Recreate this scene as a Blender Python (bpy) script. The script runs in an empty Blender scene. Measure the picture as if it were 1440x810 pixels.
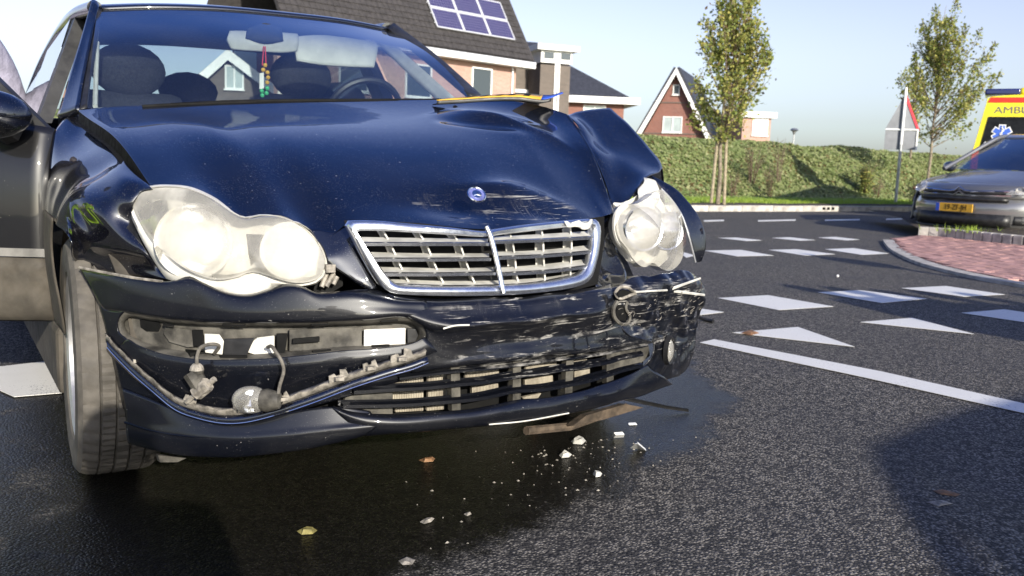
import bpy, bmesh, math, random
from mathutils import Vector, Matrix
from mathutils.noise import noise as pnoise
random.seed(7)
SC = bpy.context.scene
C = SC.collection
R = math.radians

# ---------------------------------------------------------------- camera
cd = bpy.data.cameras.new('camera'); cam = bpy.data.objects.new('camera', cd); C.objects.link(cam)
YAW, PIT, ROL = .5763, -.1391, .0349
cd.sensor_width = 36; cd.lens = 1250/1440*36; cd.clip_start = .05; cd.clip_end = 3000
cd.dof.use_dof = True; cd.dof.focus_distance = 2.15; cd.dof.aperture_fstop = 7.5
fw = Vector((math.sin(YAW)*math.cos(PIT), math.cos(YAW)*math.cos(PIT), math.sin(PIT)))
r0 = Vector((math.cos(YAW), -math.sin(YAW), 0)); u0 = r0.cross(fw)
rt = math.cos(ROL)*r0 + math.sin(ROL)*u0; up = -math.sin(ROL)*r0 + math.cos(ROL)*u0
mw = Matrix((rt, up, -fw)).transposed().to_4x4(); mw.translation = (-1.1387, -1.7827, .8569)
cam.matrix_world = mw
SC.camera = cam

# ---------------------------------------------------------------- light
SUN = Vector((-.15, -1, .36)).normalized()
EL = math.asin(SUN.z); AZ = math.atan2(SUN.x, SUN.y)
w = bpy.data.worlds.new('World'); SC.world = w; w.use_nodes = True
nt = w.node_tree; bg = nt.nodes['Background']
sk = nt.nodes.new('ShaderNodeTexSky'); sk.sky_type = 'NISHITA'; sk.sun_disc = False
sk.sun_elevation = EL; sk.sun_rotation = AZ; sk.air_density = 1.0; sk.dust_density = 1.6; sk.ozone_density = 4.0
# the air low over the horizon is paler than the sky above, all the way round
hs = nt.nodes.new('ShaderNodeHueSaturation'); tc = nt.nodes.new('ShaderNodeTexCoord'); sz_ = nt.nodes.new('ShaderNodeSeparateXYZ'); mr_ = nt.nodes.new('ShaderNodeMapRange')
nt.links.new(tc.outputs['Generated'], sz_.inputs[0]); nt.links.new(sz_.outputs[2], mr_.inputs[0])
for k_, v_ in zip((1, 2, 3, 4), (.12, .62, .54, 1.18)): mr_.inputs[k_].default_value = v_
nt.links.new(mr_.outputs[0], hs.inputs['Saturation']); mv_ = nt.nodes.new('ShaderNodeMapRange'); nt.links.new(sz_.outputs[2], mv_.inputs[0])
for k_, v_ in zip((1, 2, 3, 4), (0, .40, 1.28, 1.10)): mv_.inputs[k_].default_value = v_
nt.links.new(mv_.outputs[0], hs.inputs['Value']); hs.inputs['Hue'].default_value = .522
nt.links.new(sk.outputs[0], hs.inputs['Color']); nt.links.new(hs.outputs[0], bg.inputs[0]); bg.inputs[1].default_value = .108
sl = bpy.data.lights.new('sun', 'SUN'); sl.energy = 4.4; sl.angle = R(.53); sl.color = (1, .93, .80)
so = bpy.data.objects.new('sun', sl); C.objects.link(so); so.rotation_euler = SUN.to_track_quat('Z', 'Y').to_euler()
SC.view_settings.view_transform = 'Standard'; SC.view_settings.look = 'None'
SC.view_settings.exposure = .72; SC.view_settings.gamma = 1

# ---------------------------------------------------------------- materials
class NT:
    def __init__(s, name):
        s.m = bpy.data.materials.new(name); s.m.use_nodes = True; s.t = s.m.node_tree; s.p = s.t.nodes['Principled BSDF']
        s.out = s.t.nodes['Material Output']; s._tc = None
    def n(s, typ, **kw):
        x = s.t.nodes.new('ShaderNode'+typ)
        for k, v in kw.items(): setattr(x, k, v)
        return x
    def l(s, a, b): s.t.links.new(a, b)
    def put(s, sock, v):
        if hasattr(v, 'is_linked') or isinstance(v, bpy.types.NodeSocket): s.l(v, sock)
        else: sock.default_value = v
    def co(s):
        if not s._tc: s._tc = s.n('TexCoord')
        return s._tc.outputs['Object']
    def mapv(s, scale=(1, 1, 1), rot=(0, 0, 0), loc=(0, 0, 0)):
        m = s.n('Mapping'); s.l(s.co(), m.inputs[0]); m.inputs['Scale'].default_value = scale; m.inputs['Rotation'].default_value = rot; m.inputs['Location'].default_value = loc
        return m.outputs[0]
    def noise(s, scale, detail=4, rough=.55, vec=None):
        x = s.n('TexNoise'); s.l(vec or s.co(), x.inputs['Vector'])
        x.inputs['Scale'].default_value = scale; x.inputs['Detail'].default_value = detail; x.inputs['Roughness'].default_value = rough
        return x.outputs['Fac']
    def ramp(s, f, a, b, c0=0., c1=1.):
        x = s.n('MapRange'); x.interpolation_type = 'SMOOTHSTEP'; s.l(f, x.inputs[0])
        for i, v in zip((1, 2, 3, 4), (a, b, c0, c1)): x.inputs[i].default_value = v
        return x.outputs[0]
    def math(s, op, a, b=0., c=0.):
        x = s.n('Math', operation=op)
        for i, v in enumerate((a, b, c)): s.put(x.inputs[i], v)
        return x.outputs[0]
    def mix(s, f, a, b):
        x = s.n('Mix', data_type='RGBA'); s.put(x.inputs[0], f)
        for i, v in ((6, a), (7, b)): s.put(x.inputs[i], (*v, 1) if isinstance(v, tuple) and len(v) == 3 else v)
        return x.outputs[2]
    def bump(s, h, strength, dist=.01):
        x = s.n('Bump'); s.l(h, x.inputs['Height']); x.inputs['Strength'].default_value = strength; x.inputs['Distance'].default_value = dist
        s.l(x.outputs[0], s.p.inputs['Normal']); return x.outputs[0]
    def xyz(s):
        x = s.n('SeparateXYZ'); s.l(s.co(), x.inputs[0]); return x.outputs
    def set(s, **kw):
        names = dict(col='Base Color', rough='Roughness', metal='Metallic', coat='Coat Weight', coatr='Coat Roughness', trans='Transmission Weight', ior='IOR', spec='Specular IOR Level', alpha='Alpha', em='Emission Color', ems='Emission Strength', sub='Subsurface Weight')
        for k, v in kw.items():
            if isinstance(v, tuple) and len(v) == 3: v = (*v, 1)
            s.put(s.p.inputs[names[k]], v)
        return s

def var(name, col, rough=.6, metal=0, sc=8, amt=.35, bump=0, bsc=60, bd=.004, **kw):
    """a plain material with mottling, a little wear in the roughness and fine relief"""
    m = NT(name); f = m.noise(sc, 5)
    dk = tuple(c*(1-amt) for c in col); lt = tuple(min(1, c*(1+amt)) for c in col)
    m.set(col=m.mix(m.ramp(f, .3, .7), dk, lt), rough=m.ramp(m.noise(sc*2.3, 3), .3, .7, rough*.85, min(1, rough*1.15)), metal=metal, **kw)
    if bump: m.bump(m.noise(bsc, 4), bump, bd)
    return m.m

def paint_mat(name, base, dust=.62, scuff=None, grime=0, dustcol=(.30, .29, .26), flake=.55, cior=2.05):
    m = NT(name); m.set(col=base, metal=flake, rough=.40, coat=1.0, coatr=.025, spec=.25); m.p.inputs['Coat IOR'].default_value = cior
    fac = m.math('MULTIPLY', m.ramp(m.noise(520, 2, .5), dust+.04, dust+.12), .55)
    fac = m.math('MULTIPLY', fac, m.ramp(m.noise(9, 4), .38, .62, .1, 1))
    sp = m.ramp(m.noise(130, 1, .4), .775, .80)
    fac = m.math('MAXIMUM', fac, m.math('MULTIPLY', sp, .35))
    film = m.ramp(m.noise(5, 6, .6), .4, .75, .0, .008+grime*.06)
    fac = m.math('ADD', fac, film)
    if scuff:
        for (cx, cy, cz, rx, ry, rz, amt, sx, sz) in scuff:
            o = m.xyz(); d = None
            for i, (c_, r_) in enumerate(((cx, rx), (cy, ry), (cz, rz))):
                t = m.math('POWER', m.math('ABSOLUTE', m.math('DIVIDE', m.math('SUBTRACT', o[i], c_), r_)), 2)
                d = t if d is None else m.math('ADD', d, t)
            box = m.ramp(d, .55, 1.15, 1, 0)
            s1 = m.noise(1, 5, .65, m.mapv((sx, sx, sz), (0, .10, 0)))
            s1.node.inputs['Distortion'].default_value = .7
            s2 = m.noise(1, 5, .65, m.mapv((sx*1.5, sx, sz*1.4), (0, -.42, .2), (3, 1, 2)))
            s2.node.inputs['Distortion'].default_value = .9
            s3 = m.noise(1, 4, .6, m.mapv((sz*.6, sx*2, sx*1.2), (0, .1, 0)))
            a = m.math('MAXIMUM', m.ramp(s1, .575, .64), m.ramp(s2, .60, .655))
            a = m.math('MULTIPLY', a, m.ramp(m.noise(16, 5, .65), .40, .62, .06, 1))
            a = m.math('MAXIMUM', a, m.math('MULTIPLY', m.ramp(s3, .5, .7), m.ramp(m.noise(9, 5, .7), .45, .75, 0, .22)))
            a = m.math('MULTIPLY', m.math('MULTIPLY', a, box), amt)
            fac = m.math('MAXIMUM', fac, a)
    d = m.n('BsdfPrincipled'); d.inputs['Base Color'].default_value = (*dustcol, 1); d.inputs['Roughness'].default_value = .75
    mx = m.n('MixShader'); m.l(fac, mx.inputs[0]); m.l(m.p.outputs[0], mx.inputs[1]); m.l(d.outputs[0], mx.inputs[2]); m.l(mx.outputs[0], m.out.inputs[0])
    # slight orange peel and the long waves of bent sheet metal
    b = m.n('Bump'); m.l(m.noise(7, 2), b.inputs['Height']); b.inputs['Strength'].default_value = .05; b.inputs['Distance'].default_value = .01
    m.l(b.outputs[0], m.p.inputs['Normal']); m.l(b.outputs[0], m.p.inputs['Coat Normal'])
    return m.m

def glass_mat(name, tint=(1, 1, 1), refl=1.0, haze=.0, hazecol=(.6, .6, .6)):
    m = NT(name); tr = m.n('BsdfTransparent'); tr.inputs[0].default_value = (*tint, 1)
    gl = m.n('BsdfGlossy'); gl.inputs['Roughness'].default_value = .01
    fr = m.n('Fresnel'); ge = m.n('NewGeometry'); m.l(m.math('MULTIPLY_ADD', ge.outputs['Backfacing'], 1/1.52-1.52, 1.52), fr.inputs[0])
    mx = m.n('MixShader'); m.l(m.math('MINIMUM', m.math('MULTIPLY', fr.outputs[0], 1.7*refl), 1.0), mx.inputs[0]); m.l(tr.outputs[0], mx.inputs[1]); m.l(gl.outputs[0], mx.inputs[2])
    last = mx
    if haze:
        df = m.n('BsdfDiffuse'); df.inputs[0].default_value = (*hazecol, 1)
        m2 = m.n('MixShader'); m.l(m.ramp(m.noise(6, 5), .35, .7, haze*.5, haze*1.3), m2.inputs[0]); m.l(mx.outputs[0], m2.inputs[1]); m.l(df.outputs[0], m2.inputs[2]); last = m2
    m.l(last.outputs[0], m.out.inputs[0]); m.t.nodes.remove(m.p); return m.m

MAT = {}
MAT['paint'] = paint_mat('black_paint', (.003, .0042, .009), scuff=[(.14, .16, .755, .32, .16, .06, .7, 5, 95)], dustcol=(.34, .33, .31))
MAT['paint_bumper'] = paint_mat('black_bumper_paint', (.003, .0038, .007), dust=.64, grime=.10, flake=.2, cior=1.5, scuff=[(.30, .02, .50, .52, .24, .055, .95, 4, 90), (.24, .0, .41, .46, .2, .08, .6, 7, 60), (.72, .12, .44, .27, .3, .14, .9, 8, 70), (.25, .0, .36, .5, .2, .03, .6, 5, 70)], dustcol=(.40, .385, .36))
MAT['paint_side'] = paint_mat('black_flank_paint', (.003, .0035, .008), dust=.62, grime=.2, flake=.35)
MAT['door_dusty'] = paint_mat('dusty_door_paint', (.005, .005, .006), dust=.74, grime=.12, flake=.0, cior=1.5, dustcol=(.20, .18, .15))
MAT['dirt_sill'] = var('dusty_lower_panel', (.060, .052, .041), .85, sc=12, amt=.35)
MAT['black_plastic'] = var('black_plastic', (.018, .018, .019), .45, sc=14, amt=.4, bump=.15, bsc=300, bd=.001)
MAT['dusty_plastic'] = var('dusty_black_plastic', (.07, .065, .055), .75, sc=22, amt=.7, bump=.2, bsc=200, bd=.001)
MAT['clip_plastic'] = var('dusty_clip_plastic', (.23, .21, .18), .7, sc=60, amt=.5)
MAT['rubber'] = var('tyre_rubber', (.085, .077, .066), .88, sc=10, amt=.4, bump=.3, bsc=150, bd=.002)
MAT['rim'] = var('alloy_rim', (.40, .40, .41), .42, .7, sc=12, amt=.15)
MAT['chrome'] = var('chrome', (.82, .83, .86), .12, 1, sc=25, amt=.12)
MAT['chrome_dull'] = var('scuffed_chrome', (.70, .72, .77), .22, .95, sc=30, amt=.12)
MAT['grille_grey'] = var('grille_louvre_grey', (.50, .49, .45), .55, .1, sc=20, amt=.2)
MAT['reflector'] = var('lamp_reflector', (.9, .9, .9), .16, 1, sc=30, amt=.06)
MAT['white_plastic'] = var('white_plastic', (.60, .585, .535), .5, sc=15, amt=.15)
m = NT('condenser_fins'); wv_ = m.n('TexWave'); wv_.bands_direction = 'X'; wv_.inputs['Scale'].default_value = 75; wv_.inputs['Distortion'].default_value = .6; m.l(m.co(), wv_.inputs['Vector'])
m.set(col=m.mix(m.ramp(m.noise(30, 5), .35, .65), m.mix(wv_.outputs['Fac'], (.20, .175, .13), (.50, .45, .36)), m.mix(wv_.outputs['Fac'], (.12, .10, .08), (.34, .30, .23))), rough=.65); m.bump(wv_.outputs['Fac'], .5, .003); MAT['cream'] = m.m
MAT['dull_strip'] = var('dusty_rubbing_strip', (.16, .155, .145), .7, sc=20, amt=.3)
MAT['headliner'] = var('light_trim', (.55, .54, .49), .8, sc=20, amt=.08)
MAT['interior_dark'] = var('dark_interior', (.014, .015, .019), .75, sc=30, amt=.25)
MAT['seat'] = var('black_seat_cloth', (.010, .011, .015), .9, sc=60, amt=.3)
MAT['glass'] = glass_mat('clear_glass', (.80, .88, .90), 1.75, .02, (.35, .38, .42))
MAT['tint'] = glass_mat('tinted_glass', (.22, .26, .28), 1.0, .02)
MAT['steel'] = var('galvanised_steel', (.42, .43, .44), .45, .8, sc=14, amt=.2)
MAT['yellow'] = var('plate_yellow', (.60, .34, .03), .45, sc=20, amt=.12)
MAT['badge_blue'] = var('badge_blue', (.16, .18, .42), .3, .4, sc=40, amt=.3)
MAT['blue'] = var('plate_blue', (.02, .07, .42), .45, sc=20, amt=.12)
MAT['black'] = var('black_print', (.008, .008, .008), .7, sc=20, amt=.2, spec=.12)
MAT['wire'] = var('wire_sheath', (.11, .10, .085), .7, sc=60, amt=.4)
MAT['white'] = var('white_gloss', (.78, .78, .76), .5, sc=3, amt=.05)

MAT['lens'] = glass_mat('lamp_lens', (.95, .95, .93), .9, .40, (.60, .58, .53))
MAT['lens_hazy'] = glass_mat('milky_lamp_lens', (.95, .95, .93), .9, .58, (.62, .60, .54))  # white haze mixed into both lens materials stands in for sun glare

# asphalt: dark binder, pale aggregate, a coolant-wet area round the wrecked nose
m = NT('asphalt'); o = m.xyz()
agg = m.n('TexVoronoi'); m.l(m.co(), agg.inputs['Vector']); agg.inputs['Scale'].default_value = 150
fine = m.noise(160, 3, .7); mid = m.noise(28, 4, .6); big = m.noise(1.1, 5, .6)
hs_ = m.n('SeparateColor'); m.l(agg.outputs['Color'], hs_.inputs[0])
cell = m.math('MULTIPLY_ADD', hs_.outputs[0], .62, m.math('MULTIPLY', m.math('SUBTRACT', mid, .5), .9))
stone = m.math('MULTIPLY', m.ramp(cell, .08, .68), m.ramp(agg.outputs['Distance'], .25, .75, 1, .25))
dry = m.mix(stone, (.026, .025, .024), (.37, .34, .295))
dry = m.mix(m.ramp(big, .35, .7, 0, .35), dry, (.05, .05, .055))
def side(px, py, qx, qy):      # signed distance left of the line p->q
    L = math.hypot(qx-px, qy-py); nx, ny = -(qy-py)/L, (qx-px)/L
    return m.math('ADD', m.math('ADD', m.math('MULTIPLY', o[0], nx), m.math('MULTIPLY', o[1], ny)), -(nx*px+ny*py))
a_, b_, c_, d_ = WETPTS = [(-0.276,-0.233,0),(0.899,0.159,0),(1.39,0.515,0),(1.746,1.179,0)]
wd = m.math('MINIMUM', side(*a_[:2], *b_[:2]), side(*b_[:2], *c_[:2]))
wd = m.math('MINIMUM', wd, side(*c_[:2], *d_[:2]))
wd = m.math('MINIMUM', wd, m.math('ADD', o[0], 1.75))
wob = m.math('ADD', m.math('MULTIPLY', m.math('SUBTRACT', m.noise(4.2, 7, .7), .5), .42), m.math('MULTIPLY', m.math('SUBTRACT', fine, .5), .22))
wet = m.ramp(m.math('ADD', wd, wob), -.04, .08)
wet = m.math('MULTIPLY', wet, m.ramp(m.math('ADD', o[1], m.math('MULTIPLY', wob, 1.5)), 1.7, 2.4, 1, 0))
patchy = m.ramp(m.noise(4.5, 6, .7), .50, .66)
leftp = m.math('MULTIPLY', patchy, m.ramp(o[0], -1.0, -.85, 1, 0))
wet = m.math('MULTIPLY', wet, m.math('SUBTRACT', 1, m.math('MULTIPLY', leftp, .7)))
m.set(col=m.mix(wet, dry, m.mix(stone, (.006, .0055, .004), (.017, .015, .011))), rough=m.math('SUBTRACT', m.ramp(fine, .3, .7, .6, .8), m.math('MULTIPLY', wet, .36)), spec=m.math('MULTIPLY_ADD', wet, .32, .18))
h = m.math('MULTIPLY', m.math('SUBTRACT', m.math('MULTIPLY', stone, 1.2), agg.outputs['Distance']), m.math('SUBTRACT', 1, m.math('MULTIPLY', wet, .62)))
m.bump(h, .45, .006); MAT['asphalt'] = m.m

m = NT('road_paint'); f = m.noise(120, 4, .7); f2 = m.noise(5, 5)
m.set(col=m.mix(m.ramp(m.math('ADD', f, m.math('MULTIPLY', m.math('SUBTRACT', f2, .5), .5)), .60, .74), m.mix(f2, (.66, .65, .61), (.82, .81, .77)), (.16, .16, .155)), rough=.6); m.bump(f, .3, .004); MAT['roadpaint'] = m.m
MAT['concrete'] = var('kerb_concrete', (.40, .375, .34), .9, sc=7, amt=.3, bump=.3, bsc=80)
MAT['soil'] = var('dark_soil', (.055, .042, .030), .95, sc=14, amt=.5, bump=.8, bsc=30, bd=.03)
MAT['grassbase'] = var('turf', (.20, .29, .035), .95, sc=4, amt=.3, bump=.6, bsc=60, bd=.02)
MAT['field'] = var('meadow', (.07, .10, .03), .95, sc=.5, amt=.4)
MAT['bankbase'] = var('ivy_underlay', (.17, .19, .07), .95, sc=6, amt=.4, bump=.6, bsc=18, bd=.05)  # mottled green ground under the ivy leaves
def leafmat(name, a, b, sc=3):
    m = NT(name); m.set(col=m.mix(m.ramp(m.noise(sc, 3), .35, .65), a, b), rough=.55)
    t = m.n('BsdfTranslucent'); m.l(m.p.inputs['Base Color'].links[0].from_socket, t.inputs[0]); x = m.n('MixShader'); x.inputs[0].default_value = .38
    m.l(m.p.outputs[0], x.inputs[1]); m.l(t.outputs[0], x.inputs[2]); m.l(x.outputs[0], m.out.inputs[0]); return m.m
MAT['ivy'] = leafmat('ivy_leaf', (.165, .22, .07), (.245, .285, .105), 1.2)
MAT['ivy2'] = leafmat('ivy_leaf_pale', (.28, .32, .14), (.36, .37, .18), 2)
MAT['grassblade'] = leafmat('grass_blade', (.24, .36, .04), (.32, .42, .06), 2)
MAT['leafA'] = leafmat('leaf_green', (.17, .22, .05), (.26, .29, .07))
MAT['leafB'] = leafmat('leaf_yellowing', (.34, .34, .09), (.44, .40, .11))
MAT['leafC'] = leafmat('leaf_brown', (.13, .085, .03), (.18, .13, .05))
MAT['bark'] = var('bark', (.20, .165, .12), .9, sc=18, amt=.35, bump=.5, bsc=60)
MAT['twig'] = var('twig', (.15, .11, .075), .9, sc=18, amt=.35)
MAT['stake'] = var('stake_wood', (.30, .25, .17), .85, sc=12, amt=.25)
def brick(name, c1, c2, mortar, sc=1.):
    m = NT(name); b = m.n('TexBrick'); g = m.n('TexCoord')
    sx = m.n('SeparateXYZ'); m.l(g.outputs['Object'], sx.inputs[0]); cx = m.n('CombineXYZ'); m.l(m.math('ADD', sx.outputs[0], sx.outputs[1]), cx.inputs[0]); m.l(sx.outputs[2], cx.inputs[1]); m.l(cx.outputs[0], b.inputs['Vector'])
    b.inputs['Scale'].default_value = sc; b.inputs['Brick Width'].default_value = .22; b.inputs['Row Height'].default_value = .065; b.inputs['Mortar Size'].default_value = .006
    for k, c_ in (('Color1', c1), ('Color2', c2), ('Mortar', mortar)): b.inputs[k].default_value = (*c_, 1)
    m.set(col=m.mix(m.ramp(m.noise(1.2, 4), .3, .7, 0, .35), b.outputs[0], c2), rough=.9); m.bump(b.outputs['Fac'], -.3, .008); return m.m
MAT['brick_peach'] = brick('peach_brick', (.47, .285, .23), (.37, .205, .165), (.45, .40, .34))
MAT['brick_red'] = brick('red_brick', (.25, .10, .075), (.19, .075, .058), (.25, .2, .17))
MAT['brick_dark'] = brick('grey_brown_brick', (.15, .12, .10), (.11, .09, .075), (.16, .15, .14))
MAT['tile'] = var('dark_roof_tile', (.042, .038, .038), .8, sc=5, amt=.25)
MAT['tile_blue'] = var('blue_grey_roof_tile', (.035, .038, .050), .6, sc=5, amt=.25)
MAT['window'] = NT('window_pane').set(col=(.06, .075, .085), rough=.06, spec=.6).m
MAT['sign_back'] = var('grey_sign_back', (.20, .21, .23), .55, .2, sc=4, amt=.15)
MAT['dark_pane'] = var('dark_rear_pane', (.012, .013, .015), .35, spec=.15)
MAT['blind'] = var('window_blind', (.36, .42, .42), .4, sc=2, amt=.1)
m = NT('solar_cells'); o = m.xyz()
gx = m.math('ABSOLUTE', m.math('SUBTRACT', m.math('FRACT', m.math('DIVIDE', o[0], .157)), .5)); gy = m.math('ABSOLUTE', m.math('SUBTRACT', m.math('FRACT', m.math('DIVIDE', o[1], .157)), .5))
ln = m.ramp(m.math('MAXIMUM', gx, gy), .44, .48); m.set(col=m.mix(ln, (.040, .036, .105), (.22, .22, .32)), rough=.12); MAT['solar'] = m.m
MAT['alu'] = var('aluminium_frame', (.72, .73, .75), .4, .3, sc=9, amt=.1)
MAT['paver'] = var('red_paver', (.42, .235, .205), .85, sc=9, amt=.35, bump=.3, bsc=60)
MAT['taupe'] = paint_mat('taupe_metallic', (.17, .17, .168), dust=.70, flake=.5)
MAT['amb_yellow'] = var('ambulance_yellow', (.78, .66, .02), .35, sc=3, amt=.05, coat=.5)
MAT['amb_red'] = var('ambulance_red', (.60, .035, .02), .35, sc=3, amt=.1)
MAT['amb_blue'] = var('ambulance_blue', (.06, .14, .55), .35, sc=3, amt=.1)
MAT['bluelamp'] = var('blue_beacon', (.01, .015, .10), .15, sc=3, amt=.1, coat=1.0)
MAT['grey_letter'] = var('grey_letter', (.13, .13, .12), .5, sc=3, amt=.1)
MAT['skin'] = var('skin', (.50, .30, .21), .5, sc=20, amt=.1)
MAT['lilac'] = var('lilac_jacket', (.27, .26, .34), .85, sc=14, amt=.15, bump=.5, bsc=22, bd=.02)
MAT['navy'] = var('navy_cloth', (.03, .035, .06), .9, sc=14, amt=.2)
MAT['lime'] = var('hi_vis_lime', (.45, .75, .02), .7, sc=9, amt=.1)
MAT['hair'] = var('dark_hair', (.03, .02, .015), .6, sc=60, amt=.4)
MAT['red_print'] = var('red_print', (.6, .03, .05), .6, sc=9, amt=.1)
MAT['green_print'] = var('green_print', (.05, .38, .14), .6, sc=9, amt=.1)
MAT['orange_leaf'] = var('orange_leaf', (.20, .105, .05), .7, sc=40, amt=.4)
MAT['sand_leaf'] = var('sand_leaf', (.22, .19, .06), .7, sc=40, amt=.4)
MAT['rust'] = var('rusty_scrap', (.075, .055, .038), .85, sc=30, amt=.5, bump=.5, bsc=90)

# ---------------------------------------------------------------- mesh helpers
def cr(pts, t):
    n = len(pts)-1
    if n == 1: return pts[0].lerp(pts[1], t)
    f = min(max(t*n, 0), n-1e-9); i = int(f); u = f-i
    p1, p2 = pts[i], pts[i+1]; p0 = pts[i-1] if i else p1*2-p2; p3 = pts[i+2] if i+2 <= n else p2*2-p1
    return .5*((2*p1)+(p2-p0)*u+(2*p0-5*p1+4*p2-p3)*u*u+(3*p1-p0-3*p2+p3)*u**3)
def resample(pts, n, smooth=True):
    pts = [Vector(p) for p in pts]
    k = len(pts)
    dense = [cr(pts, i/(k*10)) if smooth else None for i in range(k*10+1)] if smooth else pts
    L = [0.]
    for a, b in zip(dense, dense[1:]): L.append(L[-1]+(b-a).length)
    out = []; j = 0
    for i in range(n):
        s = L[-1]*i/(n-1)
        while j < len(L)-2 and L[j+1] < s: j += 1
        d = L[j+1]-L[j]; out.append(dense[j].lerp(dense[j+1], (s-L[j])/d if d > 1e-9 else 0))
    return out
def colgrid(rows, nu, nv, smooth_u=True):
    rs = [resample(r, nu, smooth_u) for r in rows]
    dens = [[cr([r[i] for r in rs], j/(nv-1)) for i in range(nu)] for j in range(nv)] if len(rs) > 1 else rs
    return dens
class MB:
    def __init__(s): s.v = []; s.f = []; s.mi = []
    def add(s, vs, fs, mi=0):
        o = len(s.v); s.v += [Vector(v) for v in vs]; s.f += [tuple(i+o for i in f) for f in fs]; s.mi += [mi]*len(fs); return s
    def grid(s, rows, nu, nv, mi=0, disp=None, smooth_u=True):
        g = colgrid(rows, nu, nv, smooth_u); vs = [p for r in g for p in r]
        if disp: vs = [disp(p) for p in vs]
        return s.add(vs, [(j*nu+i, j*nu+i+1, (j+1)*nu+i+1, (j+1)*nu+i) for j in range(nv-1) for i in range(nu-1)], mi)
    def raw(s, g, mi=0, closed=False):
        nu = len(g[0]); nv = len(g); vs = [p for r in g for p in r]
        return s.add(vs, [(j*nu+i, j*nu+(i+1) % nu, (j+1)*nu+(i+1) % nu, (j+1)*nu+i) for j in range(nv-1) for i in range(nu if closed else nu-1)], mi)
    def box(s, c, d, rot=None, mi=0, taper=1.):
        c = Vector(c); hx, hy, hz = (x/2 for x in d); q = rot.to_matrix() if hasattr(rot, 'to_matrix') else rot
        vs = []
        for z in (-hz, hz):
            k = taper if z > 0 else 1
            for x, y in ((-hx, -hy), (hx, -hy), (hx, hy), (-hx, hy)):
                p = Vector((x*k, y*k, z)); vs.append(c+(q @ p if q is not None else p))
        return s.add(vs, [(3, 2, 1, 0), (4, 5, 6, 7), (0, 1, 5, 4), (1, 2, 6, 5), (2, 3, 7, 6), (3, 0, 4, 7)], mi)
    def tube(s, pts, r, n=8, mi=0, smooth=0, flat=1.):
        pts = [Vector(p) for p in pts]
        if smooth: pts = resample(pts, smooth)
        rs = r if isinstance(r, (list, tuple)) else [r]*len(pts)
        if len(rs) != len(pts): rs = [rs[0]+(rs[-1]-rs[0])*i/(len(pts)-1) for i in range(len(pts))]
        g = []; up = None
        for i, p in enumerate(pts):
            t = (pts[min(i+1, len(pts)-1)]-pts[max(i-1, 0)]).normalized()
            if up is None: up = t.orthogonal().normalized()
            up = (up-t*up.dot(t)).normalized(); b = t.cross(up)
            g.append([p+(up*math.cos(6.2832*k/n)+b*math.sin(6.2832*k/n)*flat)*rs[i] for k in range(n)])
        s.raw(g, mi, True); o = len(s.v)-len(pts)*n
        s.f += [tuple(o+k for k in range(n))[::-1], tuple(o+(len(pts)-1)*n+k for k in range(n))]; s.mi += [mi]*2; return s
    def lathe(s, prof, axis=(0, 0, 1), c=(0, 0, 0), n=32, mi=0, xd=None):
        """prof: (radius, height along axis)"""
        a = Vector(axis).normalized(); x = Vector(xd).normalized() if xd else a.orthogonal().normalized(); y = a.cross(x); c = Vector(c)
        return s.raw([[c+a*h+(x*math.cos(6.28319*k/n)+y*math.sin(6.28319*k/n))*r for k in range(n)] for r, h in prof], mi, True)
    def prism(s, poly, d, mi=0):
        """closed outline (3D points, planar-ish) given a thickness vector"""
        n = len(poly); d = Vector(d); vs = [Vector(p) for p in poly]; vs += [p+d for p in vs]
        return s.add(vs, [tuple(range(n))[::-1], tuple(range(n, 2*n))]+[(i, (i+1) % n, n+(i+1) % n, n+i) for i in range(n)], mi)
    def ball(s, c, r, n=12, mi=0, sc=(1, 1, 1)):
        c = Vector(c); g = [[c+Vector((r*sc[0]*math.sin(t)*math.cos(p), r*sc[1]*math.sin(t)*math.sin(p), r*sc[2]*math.cos(t))) for p in [6.28319*k/n for k in range(n)]] for t in [math.pi*(j+.02)/(n//2+.04) for j in range(n//2+1)]]
        return s.raw(g, mi, True)
    def build(s, name, mat, parent=None, smooth=True, solid=0, bevel=0, ang=40, kind=None):
        me = bpy.data.meshes.new(name); me.from_pydata(s.v, [], s.f)
        for x in (mat if isinstance(mat, (list, tuple)) else [mat]): me.materials.append(MAT[x] if isinstance(x, str) else x)
        me.polygons.foreach_set('material_index', s.mi)
        bm = bmesh.new(); bm.from_mesh(me); bmesh.ops.remove_doubles(bm, verts=bm.verts, dist=1e-5); bmesh.ops.recalc_face_normals(bm, faces=bm.faces); bm.to_mesh(me); bm.free()
        o = bpy.data.objects.new(name, me); C.objects.link(o)
        if smooth:
            me.polygons.foreach_set('use_smooth', [True]*len(me.polygons)); me.set_sharp_from_angle(angle=R(ang))
        if bevel: b = o.modifiers.new('bevel', 'BEVEL'); b.width = bevel; b.segments = 2; b.limit_method = 'ANGLE'; b.harden_normals = False
        if solid: b = o.modifiers.new('solid', 'SOLIDIFY'); b.thickness = solid; b.offset = 0
        if parent is not None: attach(o, parent)
        if kind: o['kind'] = kind
        return o
def wm(o):
    m = o.matrix_basis.copy(); p = o.parent
    while p is not None: m = p.matrix_basis @ m; p = p.parent
    return m
def attach(o, parent):     # parent, keeping the place in the world
    o.parent = parent; o.matrix_basis = wm(parent).inverted() @ o.matrix_basis; return o
def tag(o, label=None, cat=None, group=None, kind=None):
    if label: o['label'] = label
    if cat: o['category'] = cat
    if group: o['group'] = group
    if kind: o['kind'] = kind
    return o
def thing(name, label, cat, loc=(0, 0, 0), rz=0, group=None):
    o = bpy.data.objects.new(name, None); C.objects.link(o); o.empty_display_size = .2
    o.location = loc; o.rotation_euler = (0, 0, rz); bpy.context.view_layer.update(); return tag(o, label, cat, group)
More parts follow.
